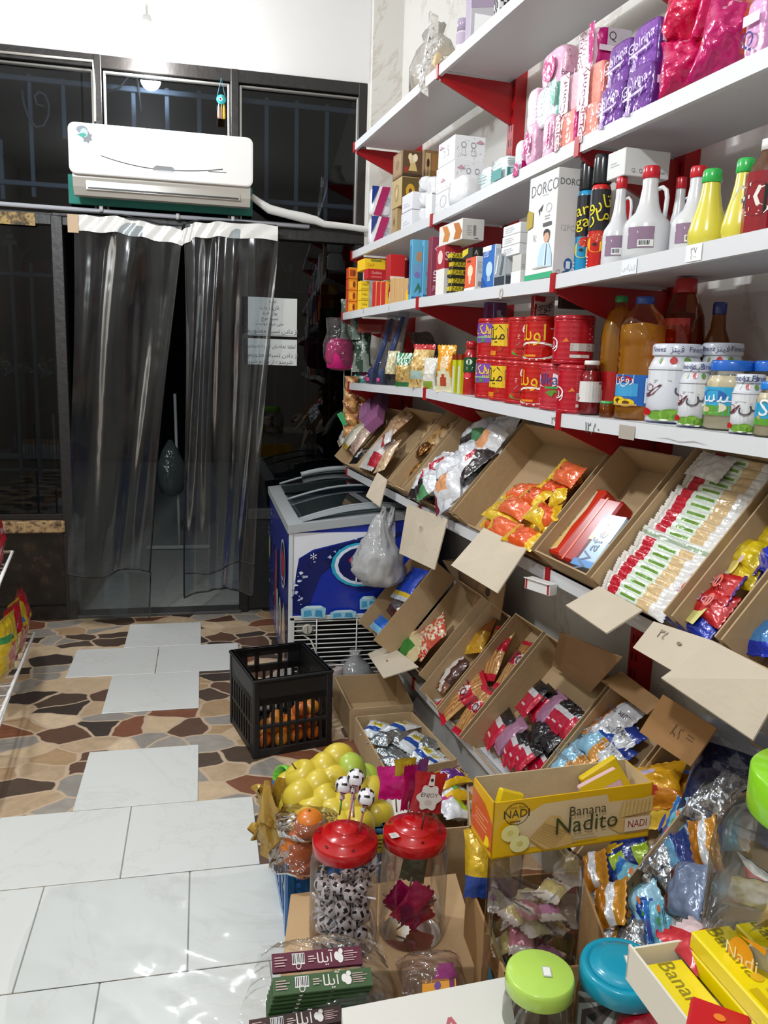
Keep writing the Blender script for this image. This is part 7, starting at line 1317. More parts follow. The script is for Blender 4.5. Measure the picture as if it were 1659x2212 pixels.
P = [on_z(*c, z_) for c, z_ in (((810, 1710), .31), ((868, 1690), .34), ((928, 1770), .27), ((850, 1800), .24))]
b = MB(); n = (P[1]-P[0]).cross(P[3]-P[0]).normalized(); convex(b, P+[v-n*.004 for v in P], [(0, 1, 2, 3), (4, 5, 6, 7), (0, 1, 5, 4), (1, 2, 6, 5), (2, 3, 7, 6), (3, 0, 4, 7)], '#dfdeda', 'paper', None); solo('white_board', b, 'white card leaning between the apples and the second red lidded jar', 'board')
# ------------------------------------------------------------------ apples in a blue crate
ZA = .27
nl, nr, fr_, fl_ = on_z(620, 1812, ZA), on_z(838, 1788, ZA), on_z(808, 1665, ZA), on_z(640, 1685, ZA)
M = base_frame(nl, nr, 0); AWd = (nr-nl).length; ADp = (M.inverted() @ fr_).y; 
ak = thing('plastic_crate', 'blue plastic crate heaped with yellow apples', 'crate', M); BLU = '#1d5f9c'
for m_, w_ in ((Matrix(), AWd), (T((AWd, ADp, 0)) @ RZ(180), AWd), (T((0, ADp, 0)) @ RZ(-90), ADp), (T((AWd, 0, 0)) @ RZ(90), ADp)): crate_wall(ak, m_, w_, ZA, 8, BLU, False, 'gloss')
b = MB(); box(b, .01, AWd-.01, .01, ADp-.01, .004, .012, BLU, 'gloss'); b.build('base', ak)
b = MB(); sm_ = M.inverted() @ on_z(806, 1786, ZA-.03); art(b, flatP((AWd*.80, -.009, ZA-.06), (.05, 0, 0), (0, 0, .05), (0, -1, 0)), .05, .05, [('r', 0, 0, 1, 1, '#d8c83a'), ('ln', .1, .2, .8, .6, 3, '#5a6a3a')]); b.build('sticker', ak)
AP = [(730, 1641), (705, 1662), (755, 1664), (653, 1678), (686, 1700), (628, 1703), (721, 1692), (649, 1721), (708, 1728), (763, 1716), (676, 1748), (788, 1687), (717, 1763), (751, 1746), (791, 1750), (815, 1758), (801, 1712), (640, 1745), (690, 1672), (660, 1770), (770, 1782), (735, 1790)]
for i, (x, y) in enumerate(AP):
    f = (y-1641)/150; z = lerp(.385, .30, f)-(.0 if 640 < x < 780 else .03)
    if i in (18, 14, 15): z -= .02
    p = on_z(x, y, z); X = T(p) @ RZ(RND.uniform(0, 360)) @ RX(RND.choice([-60, 40, 65, 80, 20, -35]))
    t = thing('apple', ('greenish yellow apple' if i in (2, 11) else 'yellow apple')+f', {["top", "upper", "middle", "lower"][min(3, int(f*3.2))]} part of the heap, {ORD[sum(1 for q in AP[:i] if min(3, int((q[1]-1641)/150*3.2)) == min(3, int(f*3.2)))]} there', 'apple', X, 'yellow apples in the blue crate')
    b = MB(); fruit(b, .0465, '#d4bd3c' if i not in (2, 11) else '#a9bf46', '#bfae34', None, .32, .9); b.build('skin', t)
    b = MB(); tube(b, [(0, 0, .024), (.002, 0, .036), (.006, 0, .046)], .0018, 5, '#5a4420', 'rough'); b.build('stem', t)
for i, (x, y) in enumerate(((.10, .08), (.2, .09), (.3, .10), (.12, .2), (.24, .22), (.33, .2))):
    X = M @ T((min(x, AWd-.05), min(y, ADp-.05), .20)); t = thing('apple', f'yellow apple deep inside the blue crate, {ORD[i]} of the lower layer', 'apple', X, 'yellow apples in the blue crate')
    b = MB(); fruit(b, .043, '#c9c03c', '#bfae34', None, .32, .9); b.build('skin', t)
p = on_z(618, 1680, .27); b = MB(); lathe(b, [(.012, -.03), (.03, -.028), (.034, .02), (.03, .022), (.026, -.02), (.012, -.024)], 18, '#6cc02e', 'gloss', RY(-70), bottom=True, top=False); solo('green_scoop', b, 'lime green plastic cup lying at the back left of the apples', 'scoop', T(p) @ RZ(30))
b = MB(); Pp = [on_y(600, 1722, nl.y+.05), on_y(598, 1842, nl.y+.03)]
def crum(u, v):
    a = u*2*pi; r = .048*(1+.25*sin(3*a+6*v)+.16*sin(7*a-9*v)+.1*sin(13*a+21*v))*(1 if v < .9 else .7); c = Pp[0].lerp(Pp[1], v)
    return (c.x+r*cos(a), c.y+r*.8*sin(a)+.03, c.z+.02*sin(5*a)+.03*sin(9*v+2*a))
grid(b, crum, 30, 22, '#b5903a', 'foil'); solo('crumpled_wrap', b, 'crumpled golden plastic wrap hanging over the left side of the apple crate', 'wrap')
t = thing('fruit_bag', 'clear bag holding oranges at the near left corner of the apple crate', 'bag', T(on_y(640, 1830, nl.y-.06)))
ti = t.matrix_world.inverted()
b = MB()
def bagf(u, v):
    a = u*2*pi; q = on_y(664, 1752, nl.y-.035).lerp(on_y(642, 1868, nl.y-.06), v); r = (.060+.012*sin(9*v))*(.5 if v < .05 else 1)*(1+.06*sin(5*a+9*v)+.04*sin(11*a+17*v))
    if .36 < v < .5: r *= .62
    if v > .93: r *= .5
    return ti @ Vector((q.x+r*cos(a), q.y+r*sin(a)*.9, q.z))
grid(b, bagf, 24, 22, '#e2d2cc', 'wrap'); b.build('film', t)
for i, (x, y, z, R) in enumerate(((668, 1778, .31, .036), (642, 1832, .20, .042), (668, 1812, .25, .030), (655, 1868, .12, .034))):
    X = T(on_y(x, y, nl.y-.05)) @ RX(40*i); o = thing('orange', f'orange seen through the clear bag, {["topmost", "large front", "middle", "lowest"][i]} one', 'orange', X, 'oranges in the clear bag')
    b = MB(); fruit(b, R, '#d8781e', '#d06a18', None, .1, .95); b.build('peel', o); b = MB(); lathe(b, [(.003, R*.9), (.002, R*.97)], 6, '#5a6a2a', 'rough'); b.build('stem', o)
b = MB(); pts = [on_z(x, y, .33) for x, y in ((625, 1725), (632, 1745), (640, 1760), (650, 1775), (655, 1765))]; tube(b, pts, [.006, .012, .008, .014, .006], 7, '#dcc9cc', 'milky'); solo('bag_handle', b, 'twisted pale pink bag knot beside the golden wrap', 'bag')
# ------------------------------------------------------------------ white floor film and the wire rack on the left
b = MB(); r = random.Random(4); ks = [(r.uniform(4, 22), r.uniform(4, 22), r.uniform(0, 6), r.uniform(.0008, .003)) for _ in range(9)]
def filmf(u, v):
    x = lerp(-.42, .30, u); y = lerp(1.25, 2.06, v); h = .006+sum(a*(1-abs(sin(kx*x+ky*y+p))) for kx, ky, p, a in ks)
    return (x+.02*sin(7*v), y+.02*sin(8*u), h)
grid(b, filmf, 70, 80, '#fdfdfd', 'film'); solo('plastic_sheet', b, 'wrinkled clear plastic sheet spread over the white floor tiles', 'plastic sheet')
def rack_tray(zt, pa, pc, zbk, nm, nwire):
    A, C = on_z(*pa, zt), on_z(*pc, zt); d = (A-C).normalized(); out = Vector((-d.y, d.x, 0)); out = out if out.x < 0 else -out
    C = C-d*.35
    b = MB(); tube(b, [C, A, A+out*.30+Z*zbk], .006, 7, '#dcdbd8', 'metal'); tube(b, [C-Z*.05, A-Z*.05+out*.03], .004, 6, '#dcdbd8', 'metal')
    for i in range(nwire): q = C.lerp(A, i/(nwire-1)); tube(b, [q, q-Z*.05+out*.03, q-Z*.05+out*.30+Z*zbk], .003, 5, '#dcdbd8', 'metal')
    return b, A, C, out
rkL = thing('wire_rack', 'white wire display rack of snack bags cut off at the left photo edge', 'rack', T(on_z(20, 1450)))
rli = T(-rkL.matrix_world.translation)
for zt, pa, pc in ((.22, (74, 1368), (0, 1546)), (.62, (27, 1192), (0, 1256))):
    b, A, C, out = rack_tray(zt, pa, pc, .0, 'tray', 14)
    b.v = [(rli @ Vector(v))[:] for v in b.v]; b.build('tray', rkL)
    for j, (f, hh, c0, c1, c2) in enumerate([(.95, .26, '#b81424', '#d8b020', '#c83a28'), (.72, .24, '#d8b81c', '#b81c24', '#3a7ac8'), (.52, .25, '#b01424', '#e0c020', '#c02030'), (.34, .24, '#d8b820', '#c02a24', '#3a8a4a')] if zt < .4 else [(.96, .22, '#b81424', '#e0b020', '#c890a0'), (.7, .22, '#c02a3a', '#e0c0c8', '#b81424')]):
        q = C.lerp(A, .55+.45*f)+out*.05; X = frame(q+Z*(hh/2-.045), -(A-C).normalized(), Z, (A-C).normalized().cross(Z)*-1) @ RY(RND.uniform(-15, 15))
        b = MB(); pillow(b, .17, hh, .07, (lambda u, v, c0=c0, c1=c1, c2=c2: c1 if (u-.5)**2+(v-.35)**2 < .05 else c2 if .6 < v < .75 and u > .4 else c0), 14, 18, 'foil', j+int(zt*50), .06, .5, 1.4)
        solo('snack_bag', b, f'{["red", "yellow", "dark red", "golden"][j] if zt < .4 else ["scarlet", "rose red"][j]} snack bag, {ORD[j]} from the far end of the {"lower" if zt < .4 else "upper"} rack tray', 'snack bag', X, 'snack bags in the wire rack')
for z0, q in ((0, (60, 1420)),):
    b = MB(); P_ = on_z(*q); 
    for dx, dy in ((-.16, -.05), (-.2, -.9)): tube(b, [rli @ Vector((P_.x+dx, P_.y+dy, 0)), rli @ Vector((P_.x+dx, P_.y+dy, 1.0))], .008, 7, '#dcdbd8', 'metal')
    b.build('post', rkL)
# ================================================================== the pile of sweets nearest the viewer
ZB = .20
t, MB4 = open_box('closed brown carton carrying the two red lidded jars', [(606, 2112), (1044, 2090), (984, 1890), (628, 1935)], ZB, ZB-.002, tint='#b08f68', name='base_carton')
b = MB(); P = [t.matrix_world.inverted() @ on_z(*c, ZB) for c in ((606, 2112), (1044, 2090), (984, 1890), (628, 1935))]
convex(b, [(p.x, p.y, ZB-.002+dz) for dz in (0, .004) for p in P], [(0, 1, 2, 3), (4, 5, 6, 7), (0, 1, 5, 4), (1, 2, 6, 5), (2, 3, 7, 6), (3, 0, 4, 7)], '#c2a27a', 'card', None); b.build('lid_panel', t)
b = MB(); q = on_z(870, 2048, ZB+.003); art(b, flatP(q, (.16, -.01, 0), (.0, .06, 0), (0, 0, 1)), .16, .06, [('ln', .05, .1, .9, .8, 3, '#6a5238')]); o = b.build('print', t); o.matrix_local = t.matrix_world.inverted()
# red lidded jars
def soccer(b, R, M=None, seed=0):
    r = random.Random(seed); pts = []
    ph = (1+5**.5)/2
    for a in (-1, 1):
        for c in (-ph, ph): pts += [(0, a, c), (a, c, 0), (c, 0, a)]
    k = sqrt(1+ph*ph); n, m = 16, 11
    def col(j, i):
        a = pi*(j+.5)/m; th = 2*pi*(i+.5)/n; d = (sin(a)*cos(th), sin(a)*sin(th), -cos(a))
        return '#16131a' if max(sum(x*y for x, y in zip(d, p))/k for p in pts) > .955 else '#efebf2'
    lathe(b, [(max(1e-4, R*sin(pi*j/m)), -R*cos(pi*j/m)) for j in range(m+1)], n, col, 'foil', M)
def lollipop(M, label, ln=.075, R=.0165, stick='#e2dce2', tail=True, group='football lollipops', seed=0):
    t = thing('lollipop', label, 'lollipop', M, group)
    b = MB(); soccer(b, R); b.build('ball', t)
    b = MB(); tube(b, [(0, 0, -R*.9), (0, 0, -ln)], .0022, 6, stick, 'gloss'); b.build('stick', t)
    if tail: b = MB(); lathe(b, [(.0035, -R-.016), (.0062, -R-.011), (.0042, -R-.003), (.007, -R*.86)], 8, lambda j, i: '#1a161c' if (i*5+j*3) % 7 < 2 else '#dcd6dc', 'foil', bottom=False, top=False); b.build('wrapper_twist', t)
    return t
def big_jar(label, cx, cy, zl, R, h, cy_body, sticker):
    p = on_z(cx, cy, zl); z0 = zl-h; t = thing('sweet_jar', label, 'jar', T((p.x, p.y, z0)), 'red lidded sweet jars'); c = CAM-Vector((p.x, p.y, z0)); th = atan2(c.y, c.x)
    Rb = R*1.08
    b = MB(); lathe(b, [(Rb*.88, .0), (Rb*.97, .008), (Rb, .03), (Rb, h*.72), (Rb*.97, h*.80), (R*.93, h*.87), (R*.90, h*.93)], 36, '#fdfbfa', 'clear', top=False); b.build('body', t)
    b = MB(); hr = h*.90; lathe(b, [(R*.98, hr-.012), (R*1.02, hr-.010), (R*1.02, hr+.012), (R*.99, hr+.016), (R*.74, hr+.019), (R*.71, hr+.027), (R*.68, hr+.029), (R*.45, hr+.030), (R*.41, hr+.038), (R*.37, hr+.041), (.001, hr+.042)], 40, '#b80d14', 'gloss')
    for k in range(6): a = th+k*pi/3+.3; lathe(b, [(.0032, 0), (.0024, .0006), (.0001, .0003)], 10, '#4a0306', 'gloss', T((R*.85*cos(a), R*.85*sin(a), hr+.0215)))
    if sticker: a = th-.75; art(b, flatP((R*.86*cos(a)-.01, R*.86*sin(a)-.006, hr+.0225), (.018, .003, 0), (-.003, .018, 0), (0, 0, 1)), .018, .018, [('r', 0, 0, 1, 1, '#e8e4de'), ('r', .25, .25, .75, .75, '#cfd8d2')])
    b.build('lid', t); return t, p, z0, Rb, hr
j1, p1, z1_, R1, hr1 = big_jar('red lidded jar filled with football lollipops', 746, 1800, .455, .066, .25, 0, False)
j2, p2, z2_, R2, hr2 = big_jar('red lidded jar with a few magenta lollipop bags', 897, 1783, .455, .066, .25, 0, True)
rr = random.Random(12); spots = []
tries = 0
while len(spots) < 44 and tries < 6000:
    tries += 1; a = rr.uniform(0, 2*pi); q = sqrt(rr.random())*(R1-.021); z = .02+rr.random()*.115; c = (q*cos(a), q*sin(a), z)
    if all((c[0]-s[0])**2+(c[1]-s[1])**2+(c[2]-s[2])**2 > .0275**2 for s in spots): spots.append(c)
spots.sort(key=lambda c: c[2])
base = None
for i, c in enumerate(spots):
    d = Vector((-c[0]*.6+rr.uniform(-.05, .05), -c[1]*.6+rr.uniform(-.05, .05), rr.uniform(-.02, .06))).normalized()
    X = T((p1.x+c[0], p1.y+c[1], z1_+c[2])) @ (-d).to_track_quat('Z', 'Y').to_matrix().to_4x4()
    lb = f'black and white football lollipop inside the red lidded jar, {ORD[i] if i < 39 else "topmost group, "+ORD[i-39]} counted upwards'
    if base is None: base = lollipop(X, lb, .062, .0165, group='football lollipops in the jar')
    else: dup(base, X, lb)
for i, (bx, by, hx, hy, st) in enumerate(((733, 1760, 743, 1696, '#6aa84a'), (752, 1785, 768, 1680, '#c88a9a'), (775, 1800, 791, 1722, '#b8707a'), (766, 1772, 766, 1706, '#d8d0d8'))):
    zl = z1_+hr1+.04-(.01 if i else 0); A = on_z(bx, by, zl); nrm = Vector((ray(hx, hy).x, ray(hx, hy).y, 0)).normalized(); Bp = on_plane(hx, hy, A, nrm); d = (Bp-A); 
    if i == 3: A = A+Vector((0, .012, 0)); Bp = Bp+Vector((0, .02, 0)); d = Bp-A
    lollipop(T(Bp) @ d.to_track_quat('Z', 'Y').to_matrix().to_4x4(), ['football lollipop with a green stick stuck in the first red lid', 'tallest football lollipop stuck in the first red lid', 'lowest football lollipop on the right of the first red lid', 'football lollipop half behind the tallest one'][i], d.length, .0185, st, group='football lollipops standing in the lid')
# flat magenta lollipop bags
def flatpop(M, label, c0, ln, w=.05, h=.065, seed=0, badge=False, group='magenta lollipop bags'):
    t = thing('lollipop_bag', label, 'lollipop', M, group); b = MB()
    pillow(b, w, h, .012, lambda u, v: c0, 10, 12, 'foil', seed, .08, .5, 2.2, RX(90)); o = b.build('wrapper', t)
    if badge:
        b = MB(); art(b, flatP((-w/2, -.010, -h/2), (w, 0, 0), (0, 0, h), (0, -1, 0)), w, h, [('p', [(.5+.36*(1+.14*cos(6*x))*cos(x), .42+.3*(1+.14*cos(6*x))*sin(x)) for x in [2*pi*i/36 for i in range(36)]], '#d9d2d0'), ('t', 'ENJOY', .5, .48, .009, '#5a2a30'), ('e', .5, .3, .12, .07, '#c3b8b6'), ('p', [(.4, .72), (.6, .72), (.56, 1.0), (.44, 1.0)], '#dcd6d4'), ('e', .5, .86, .05, .04, '#2a2228')]); b.build('badge', t)
    b = MB(); tube(b, [(0, 0, -h*.3), (0, 0, -ln)], .002, 6, '#6a3a44' if badge else '#8a7a70', 'gloss'); b.build('stick', t)
for i, (bx, by, hx, hy, w, h, c, bd, yaw_, lb) in enumerate(((858, 1760, 853, 1691, .075, .072, '#c4127a', False, -8, 'broad magenta lollipop bag stuck in the second red lid'), (884, 1768, 886, 1700, .045, .095, '#b01058', False, 40, 'narrow magenta lollipop bag turned edge on in the second lid'), (888, 1740, 876, 1662, .05, .05, '#b09a1a', False, 10, 'olive yellow lollipop bag behind the magenta ones'), (895, 1752, 912, 1668, .04, .06, '#7a2a86', False, 50, 'purple and orange lollipop bag leaning at the back'), (926, 1776, 925, 1712, .068, .085, '#b01526', True, 12, 'red lollipop bag with a white cloud badge reading enjoy'))):
    zl = z2_+hr2+.03; A = on_z(bx, by, zl); Bp = on_plane(hx, hy, A+Vector((0, .018*(2-i) if i < 4 else -.02, 0)), Vector((FW.x, FW.y, 0)).normalized()); d = Bp-A
    X = T(Bp) @ d.to_track_quat('Z', 'Y').to_matrix().to_4x4(); X = T(Bp) @ RX(-6 if i != 3 else 5) @ RZ(yaw_-12) @ RY((-4, 6, -3, 14, 10)[i])
    flatpop(X, lb, c, max(.05, d.length), w, h, i+4, bd)
for i, (x, y, z, w, h, c, ry, rz_) in enumerate(((898, 1900, .16, .055, .075, '#5a5a40', 8, -20), (885, 1985, .07, .06, .09, '#b80f66', -50, 10), (922, 1970, .085, .05, .10, '#c0105a', 30, -15), (935, 1985, .06, .06, .07, '#a80e5e', 70, 30), (905, 1995, .05, .05, .08, '#b0206a', 110, -40), (868, 1975, .07, .045, .07, '#8a1a5a', -95, 20), (915, 2005, .035, .06, .06, '#c01a48', 60, 5))):
    a = i*2.2; rad = 0 if i == 0 else .02; X = T((p2.x+rad*cos(a), p2.y+rad*sin(a)-.005, z2_+z)) @ RZ(rz_) @ RY(ry)
    flatpop(X, ('dull green lollipop bag standing in the second red lidded jar' if i == 0 else f'magenta lollipop bag fallen inside the second red lidded jar, {ORD[i-1]} of them'), c, .055, w, h, i+20, group='magenta lollipop bags inside the jar')
# ------------------------------------------------------------------ jelly canister, its carton and the yellow wafer box
ZC = .34
t, MC5 = open_box('tall open carton holding the clear jelly canister', [(1090, 2105), (1330, 2080), (1255, 1880), (1008, 1897)], ZC, ZC-.002, tint='#a98458')
zj = .525; hj_ = .29; pj = on_z(1159, 1852, zj); dj = depth(pj)/FPX; Rj = 91*dj
t = thing('jelly_canister', 'clear tall canister of wrapped jelly sweets under the yellow wafer box', 'canister', T((pj.x, pj.y, zj-hj_))); c = CAM-t.matrix_world.translation; th = atan2(c.y, c.x)
sqr = lambda a, z: 1/((abs(cos(a-th+.6))**5+abs(sin(a-th+.6))**5)**.2)
b = MB(); lathe(b, [(Rj*.9, 0), (Rj*.93, .01), (Rj*.93, hj_-.01), (Rj*.9, hj_)], 40, '#f6f4f2', 'clear', wob=sqr); b.build('body', t)
b = MB(); art(b, cylP(Rj*.95, .02, hj_*.58, th-.75, 1.9, None), Rj*1.9, hj_*.58, [('p', [(0, 0), (1, 0), (.8, .18), (.55, .42), (.3, .62), (.12, .7), (0, 1)], '#d8d2a0'), ('p', [(0, .6), (.12, .55), (.18, .9), (.05, 1), (0, 1)], '#4a9a48'), ('t', 'Jelly', .33, .42, .022, '#8a5a2a', -12), ('p', [(.1, .0), (.5, 0), (.4, .2), (.15, .25)], '#4a9ac0'), ('ln', .1, .26, .3, .1, 2, '#a8673a')]); o = b.build('label', t)
b = MB(); art(b, cylP(Rj*.985, hj_*.86, .03, th+.45, .35), Rj*.35, .03, [('p', [(.1, .0), (.7, .5), (.9, .9), (.3, .4)], '#e6e6e4')]); b.build('tag', t)
rr = random.Random(5)
for i in range(22):
    z = .035+.0085*i; a = i*2.4; q = Rj*.55*sqrt(.25+.75*rr.random()); red = i < 7
    X = T((pj.x+q*cos(a), pj.y+q*sin(a), zj-hj_+z)) @ RZ(rr.uniform(0, 360)) @ RX(rr.uniform(-50, 50))
    if red:
        o = thing('jelly_bottle', f'tiny jelly bottle with a red cap in the canister, {ORD[i]} from below', 'sweet', X, 'jelly sweets in the canister')
        b = MB(); lathe(b, [(.010, -.02), (.012, -.016), (.012, .012), (.008, .02)], 12, ['#b8d8a8', '#6aa8d0', '#e0c070'][i % 3], 'gloss'); b.build('body', o); b = MB(); sphere(b, .0105, '#a8141c', 'gloss', T((0, 0, .024)), 12, 7); b.build('cap', o)
    else:
        b = MB(); c_ = ['#d88aa0', '#d8c88a', '#c88ab0', '#cfc8a0'][i % 4]; pillow(b, .05, .07, .03, lambda u, v, c_=c_: c_ if .25 < v < .75 else '#e4dcd4', 10, 12, 'foil', i, .2, .5, 2.5)
        solo('wrapped_jelly', b, f'{["pink", "cream", "mauve", "straw"][i % 4]} wrapped jelly in the canister, {ORD[i]} from below', 'sweet', X, 'jelly sweets in the canister')
# yellow wafer box lying across the canister
A, Bq = on_z(1060, 1857, zj+.002), on_z(1400, 1806, zj+.002); NW = (Bq-A).length; xh = (Bq-A).normalized(); yh = Z.cross(xh); NH = z_at(A, 1056, 1734)-zj-.002
bk = on_z(1002, 1683, zj+NH); ND = max(.09, (bk-A).dot(yh)); M = frame(A, xh, yh, Z)
wb = thing('wafer_box', 'open yellow banana wafer box lying on the jelly canister', 'box', M); th_ = .0025; YEL = '#e2b00c'
b = MB(); box(b, 0, NW, 0, ND, 0, th_, YEL, 'gloss'); b.build('base', wb)
b = MB(); box(b, 0, NW, 0, th_, 0, NH, [YEL, YEL, YEL, '#d8c4a0', YEL, YEL], 'gloss')
WAF = lambda pts: [('p', pts, '#d9b878')]
art(b, flatP((0, 0, 0), (NW, 0, 0), (0, 0, NH), (0, -1, 0)), NW, NH, [('p', [(.13, .12), (.95, .12), (1, .3), (1, .75), (.72, .75), (.70, .90), (.30, .88), (.13, .62)], '#dcc094'), ('o', .14, .76, .075, .2, .93, '#6a4a14'), ('t', 'NADI', .14, .76, .016, '#4a3410'), ('t', 'Taste Best', .14, .88, .006, '#8a6a20'), ('ln', .1, .6, .08, .06, 1, '#7a5a18'),
    ('p', [(.22, .30), (.35, .66), (.41, .62), (.52, .10), (.44, .06), (.33, .05)], '#d4ae6c'), ('p', [(.22, .30), (.33, .05), (.335, .0), (.215, .26)], '#b88a44')]
    + [('p', [(.23+.011*i, .31+.033*i), (.235+.011*i, .325+.033*i), (.355+.010*i+.03, .05+.04*i), (.35+.010*i+.03, .035+.04*i)], '#c09a58') for i in range(8)]
    + [('p', [(.72, .30), (.80, .16), (1, .24), (1, .42), (.78, .45)], '#d4ae6c'), ('p', [(.78, .45), (1, .50), (1, .80), (.80, .72)], '#d9b878')]
    + [('p', [(.79+.025*i, .45), (.795+.025*i, .45), (.805+.025*i, .74), (.80+.025*i, .74)], '#c09a58') for i in range(8)]
    + [('e', .10, .46, .055, .15, '#e6da8c'), ('e', .10, .46, .02, .05, '#d8c468'), ('e', .16, .25, .06, .15, '#eadf98'), ('e', .16, .25, .02, .05, '#d8c468'), ('r', .82, .19, .985, .44, '#e6cdb4'), ('t', 'NADI', .9025, .315, .0155, '#8a1a20', 0, .040), ('t', 'Banana', .57, .70, .020, '#4c4630'), ('t', 'Nadito', .57, .46, .034, '#38401c'), ('ln', .48, .16, .2, .12, 2, '#b8a070')], kind='gloss'); b.build('front_wall', wb)
b = MB(); box(b, 0, NW, ND-th_, ND, 0, NH, [YEL, YEL, '#c9b694', YEL, YEL, '#c9b694'], 'card'); b.build('back_wall', wb)
b = MB(); box(b, 0, th_, 0, ND, 0, NH, [YEL, '#cdb692', YEL, YEL, YEL, YEL], 'gloss'); art(b, flatP((0, ND, 0), (0, -ND, 0), (0, 0, NH), (-1, 0, 0)), ND, NH, [('p', [(0, .15), (1, .1), (1, .6), (.6, .8), (0, .85)], '#d0602c'), ('ln', .2, .3, .6, .3, 4, '#e0a070')], kind='gloss'); b.build('side_wall', wb)
b = MB(); box(b, NW-th_, NW, 0, ND, 0, NH, [ '#cdb692', YEL, YEL, YEL, YEL, YEL], 'gloss'); b.build('side_wall', wb)
for i, (x, w, hh, col, tl, lb) in enumerate(((.045, .05, NH*.98, '#e0c00c', 20, 'yellow wafer packet leaning inside the left end of the wafer box'), (.73, .085, NH*.9, '#dcb6be', -22, 'pink and yellow wafer packet inside the right end of the wafer box'), (.80, .085, NH*1.12, '#e0c00c', -28, 'yellow wafer packet leaning behind the pink one'))):
    X = M @ T((NW*x+.02, ND*.5+.02*(i-1), NH*.52)) @ RY(tl) @ RX(-12)
    b = MB(); box(b, -w/2, w/2, -.008, .008, -hh/2, hh/2, col, 'gloss', bev=.003); art(b, flatP((-w/2, -.008, -hh/2), (w, 0, 0), (0, 0, hh), (0, -1, 0)), w, hh, [('r', 0, .78, 1, 1, '#e0c00c'), ('t', 'Nadi', .4, .5, .012, '#8a6a70'), ('e', .85, .4, .08, .05, '#e89aa0')] if i == 1 else [('ln', .2, .3, .5, .2, 2, '#b89a10'), ('e', .5, .6, .12, .06, '#e8a0a4')], kind='gloss')
    solo('wafer_packet', b, lb, 'wafer packet', X, 'wafer packets in the yellow box')
b = MB(); p_ = on_z(1052, 1880, .42); pillow(b, .10, .13, .05, lambda u, v: '#2a4a9c' if v < .3 else '#d8b01c', 10, 12, 'foil', 3, .07, .5, 1.3); solo('snack_bag', b, 'yellow and blue pack peeking out under the left end of the wafer box', 'snack bag', T(p_+Vector((.02, .05, -.02))) @ RZ(-12) @ RX(70))
# ------------------------------------------------------------------ lime and turquoise lidded jars
zs = .225; sq_ = [on_z(*c, zs) for c in ((1075, 2330), (1560, 2300), (1420, 2075), (1090, 2095))]
b = MB(); vs = [Vector((p.x, p.y, z)) for z in (.0, zs) for p in sq_]; convex(b, vs, [(0, 1, 2, 3), (4, 5, 6, 7), (0, 1, 5, 4), (1, 2, 6, 5), (2, 3, 7, 6), (3, 0, 4, 7)], '#a98458', 'card', None); solo('support_carton', b, 'brown carton under the lime and turquoise lidded jars', 'carton')
def lidded(label, cx, cy, zl, R, h, lidc, lh, fill, rim):
    p = on_z(cx, cy, zl); t = thing('sweet_jar', label, 'jar', T((p.x, p.y, zl-h))); c = CAM-t.matrix_world.translation; th = atan2(c.y, c.x)
    b = MB(); Rb = R*1.02; lathe(b, [(Rb*.85, 0), (Rb*.97, .006), (Rb, .025), (Rb, h*.70), (Rb*.93, h*.80), (R*.88, h-lh)], 34, '#f4f6f4', 'clear', top=False); b.build('body', t)
    b = MB(); pr = [(R*.97, h-lh), (R, h-lh+.002), (R*1.0, h-.008), (R*.97, h-.001)]
    pr += [(R*.80, h-.001), (R*.79, h-.007), (R*.02, h-.007)] if rim == 'in' else [(R*.94, h+.001), (R*.80, h+.001), (R*.78, h-.004), (R*.72, h+.006), (R*.5, h+.009), (.001, h+.009)] if rim == 'step' else [(R*.93, h), (.001, h+.001)]
    lathe(b, pr, 44, lidc, 'gloss'); b.build('lid', t)
    b = MB(); art(b, flatP((.0, -.012, h+(.0095 if rim == 'step' else .0015)), (.014, -.004, 0), (.006, .022, 0), (0, 0, 1)), .014, .022, [('r', 0, 0, 1, 1, '#b9bdb0'), ('r', .12, .1, .88, .9, '#eef0ec')]); b.build('price_sticker', t)
    if fill:
        rr = random.Random(int(cx)); b = MB(); lathe(b, [(.001, .004), (Rb*.9, .006), (Rb*.95, .03), (Rb*.95, h*.66), (.001, h*.68)], 30, lambda j, i: rr.choice(fill), 'rough'); o = b.build('sweets', t); o['kind'] = 'stuff'
    return t
lidded('clear jar with a flat lime green lid in the foreground', 1167, 2100, .445, .0555, .20, '#b6dc5e', .030, None, 'flat')
lidded('clear jar of dark sweets with a turquoise stepped lid', 1345, 2085, .455, .068, .21, '#1199b8', .032, ['#3a3a3c', '#8a8a88', '#5a4a4c', '#c8c8c4', '#2a282a'], 'step')
p = on_z(1167, 2100, .30)
for i in range(5): X = T((p.x+.025*cos(i*1.3), p.y+.025*sin(i*1.3), .235+.022*i)) @ RZ(50*i) @ RX(70); b = MB(); pillow(b, .045, .06, .02, lambda u, v, i=i: ['#6a4a78', '#8aa890', '#c8b8c0'][i % 3] if .25 < v < .75 else '#d8d8d4', 8, 10, 'foil', i, .15, .5, 2); solo('wrapped_sweet', b, f'wrapped sweet in the lime lidded jar, {ORD[i]} from below', 'sweet', X, 'sweets in the lime lidded jar')
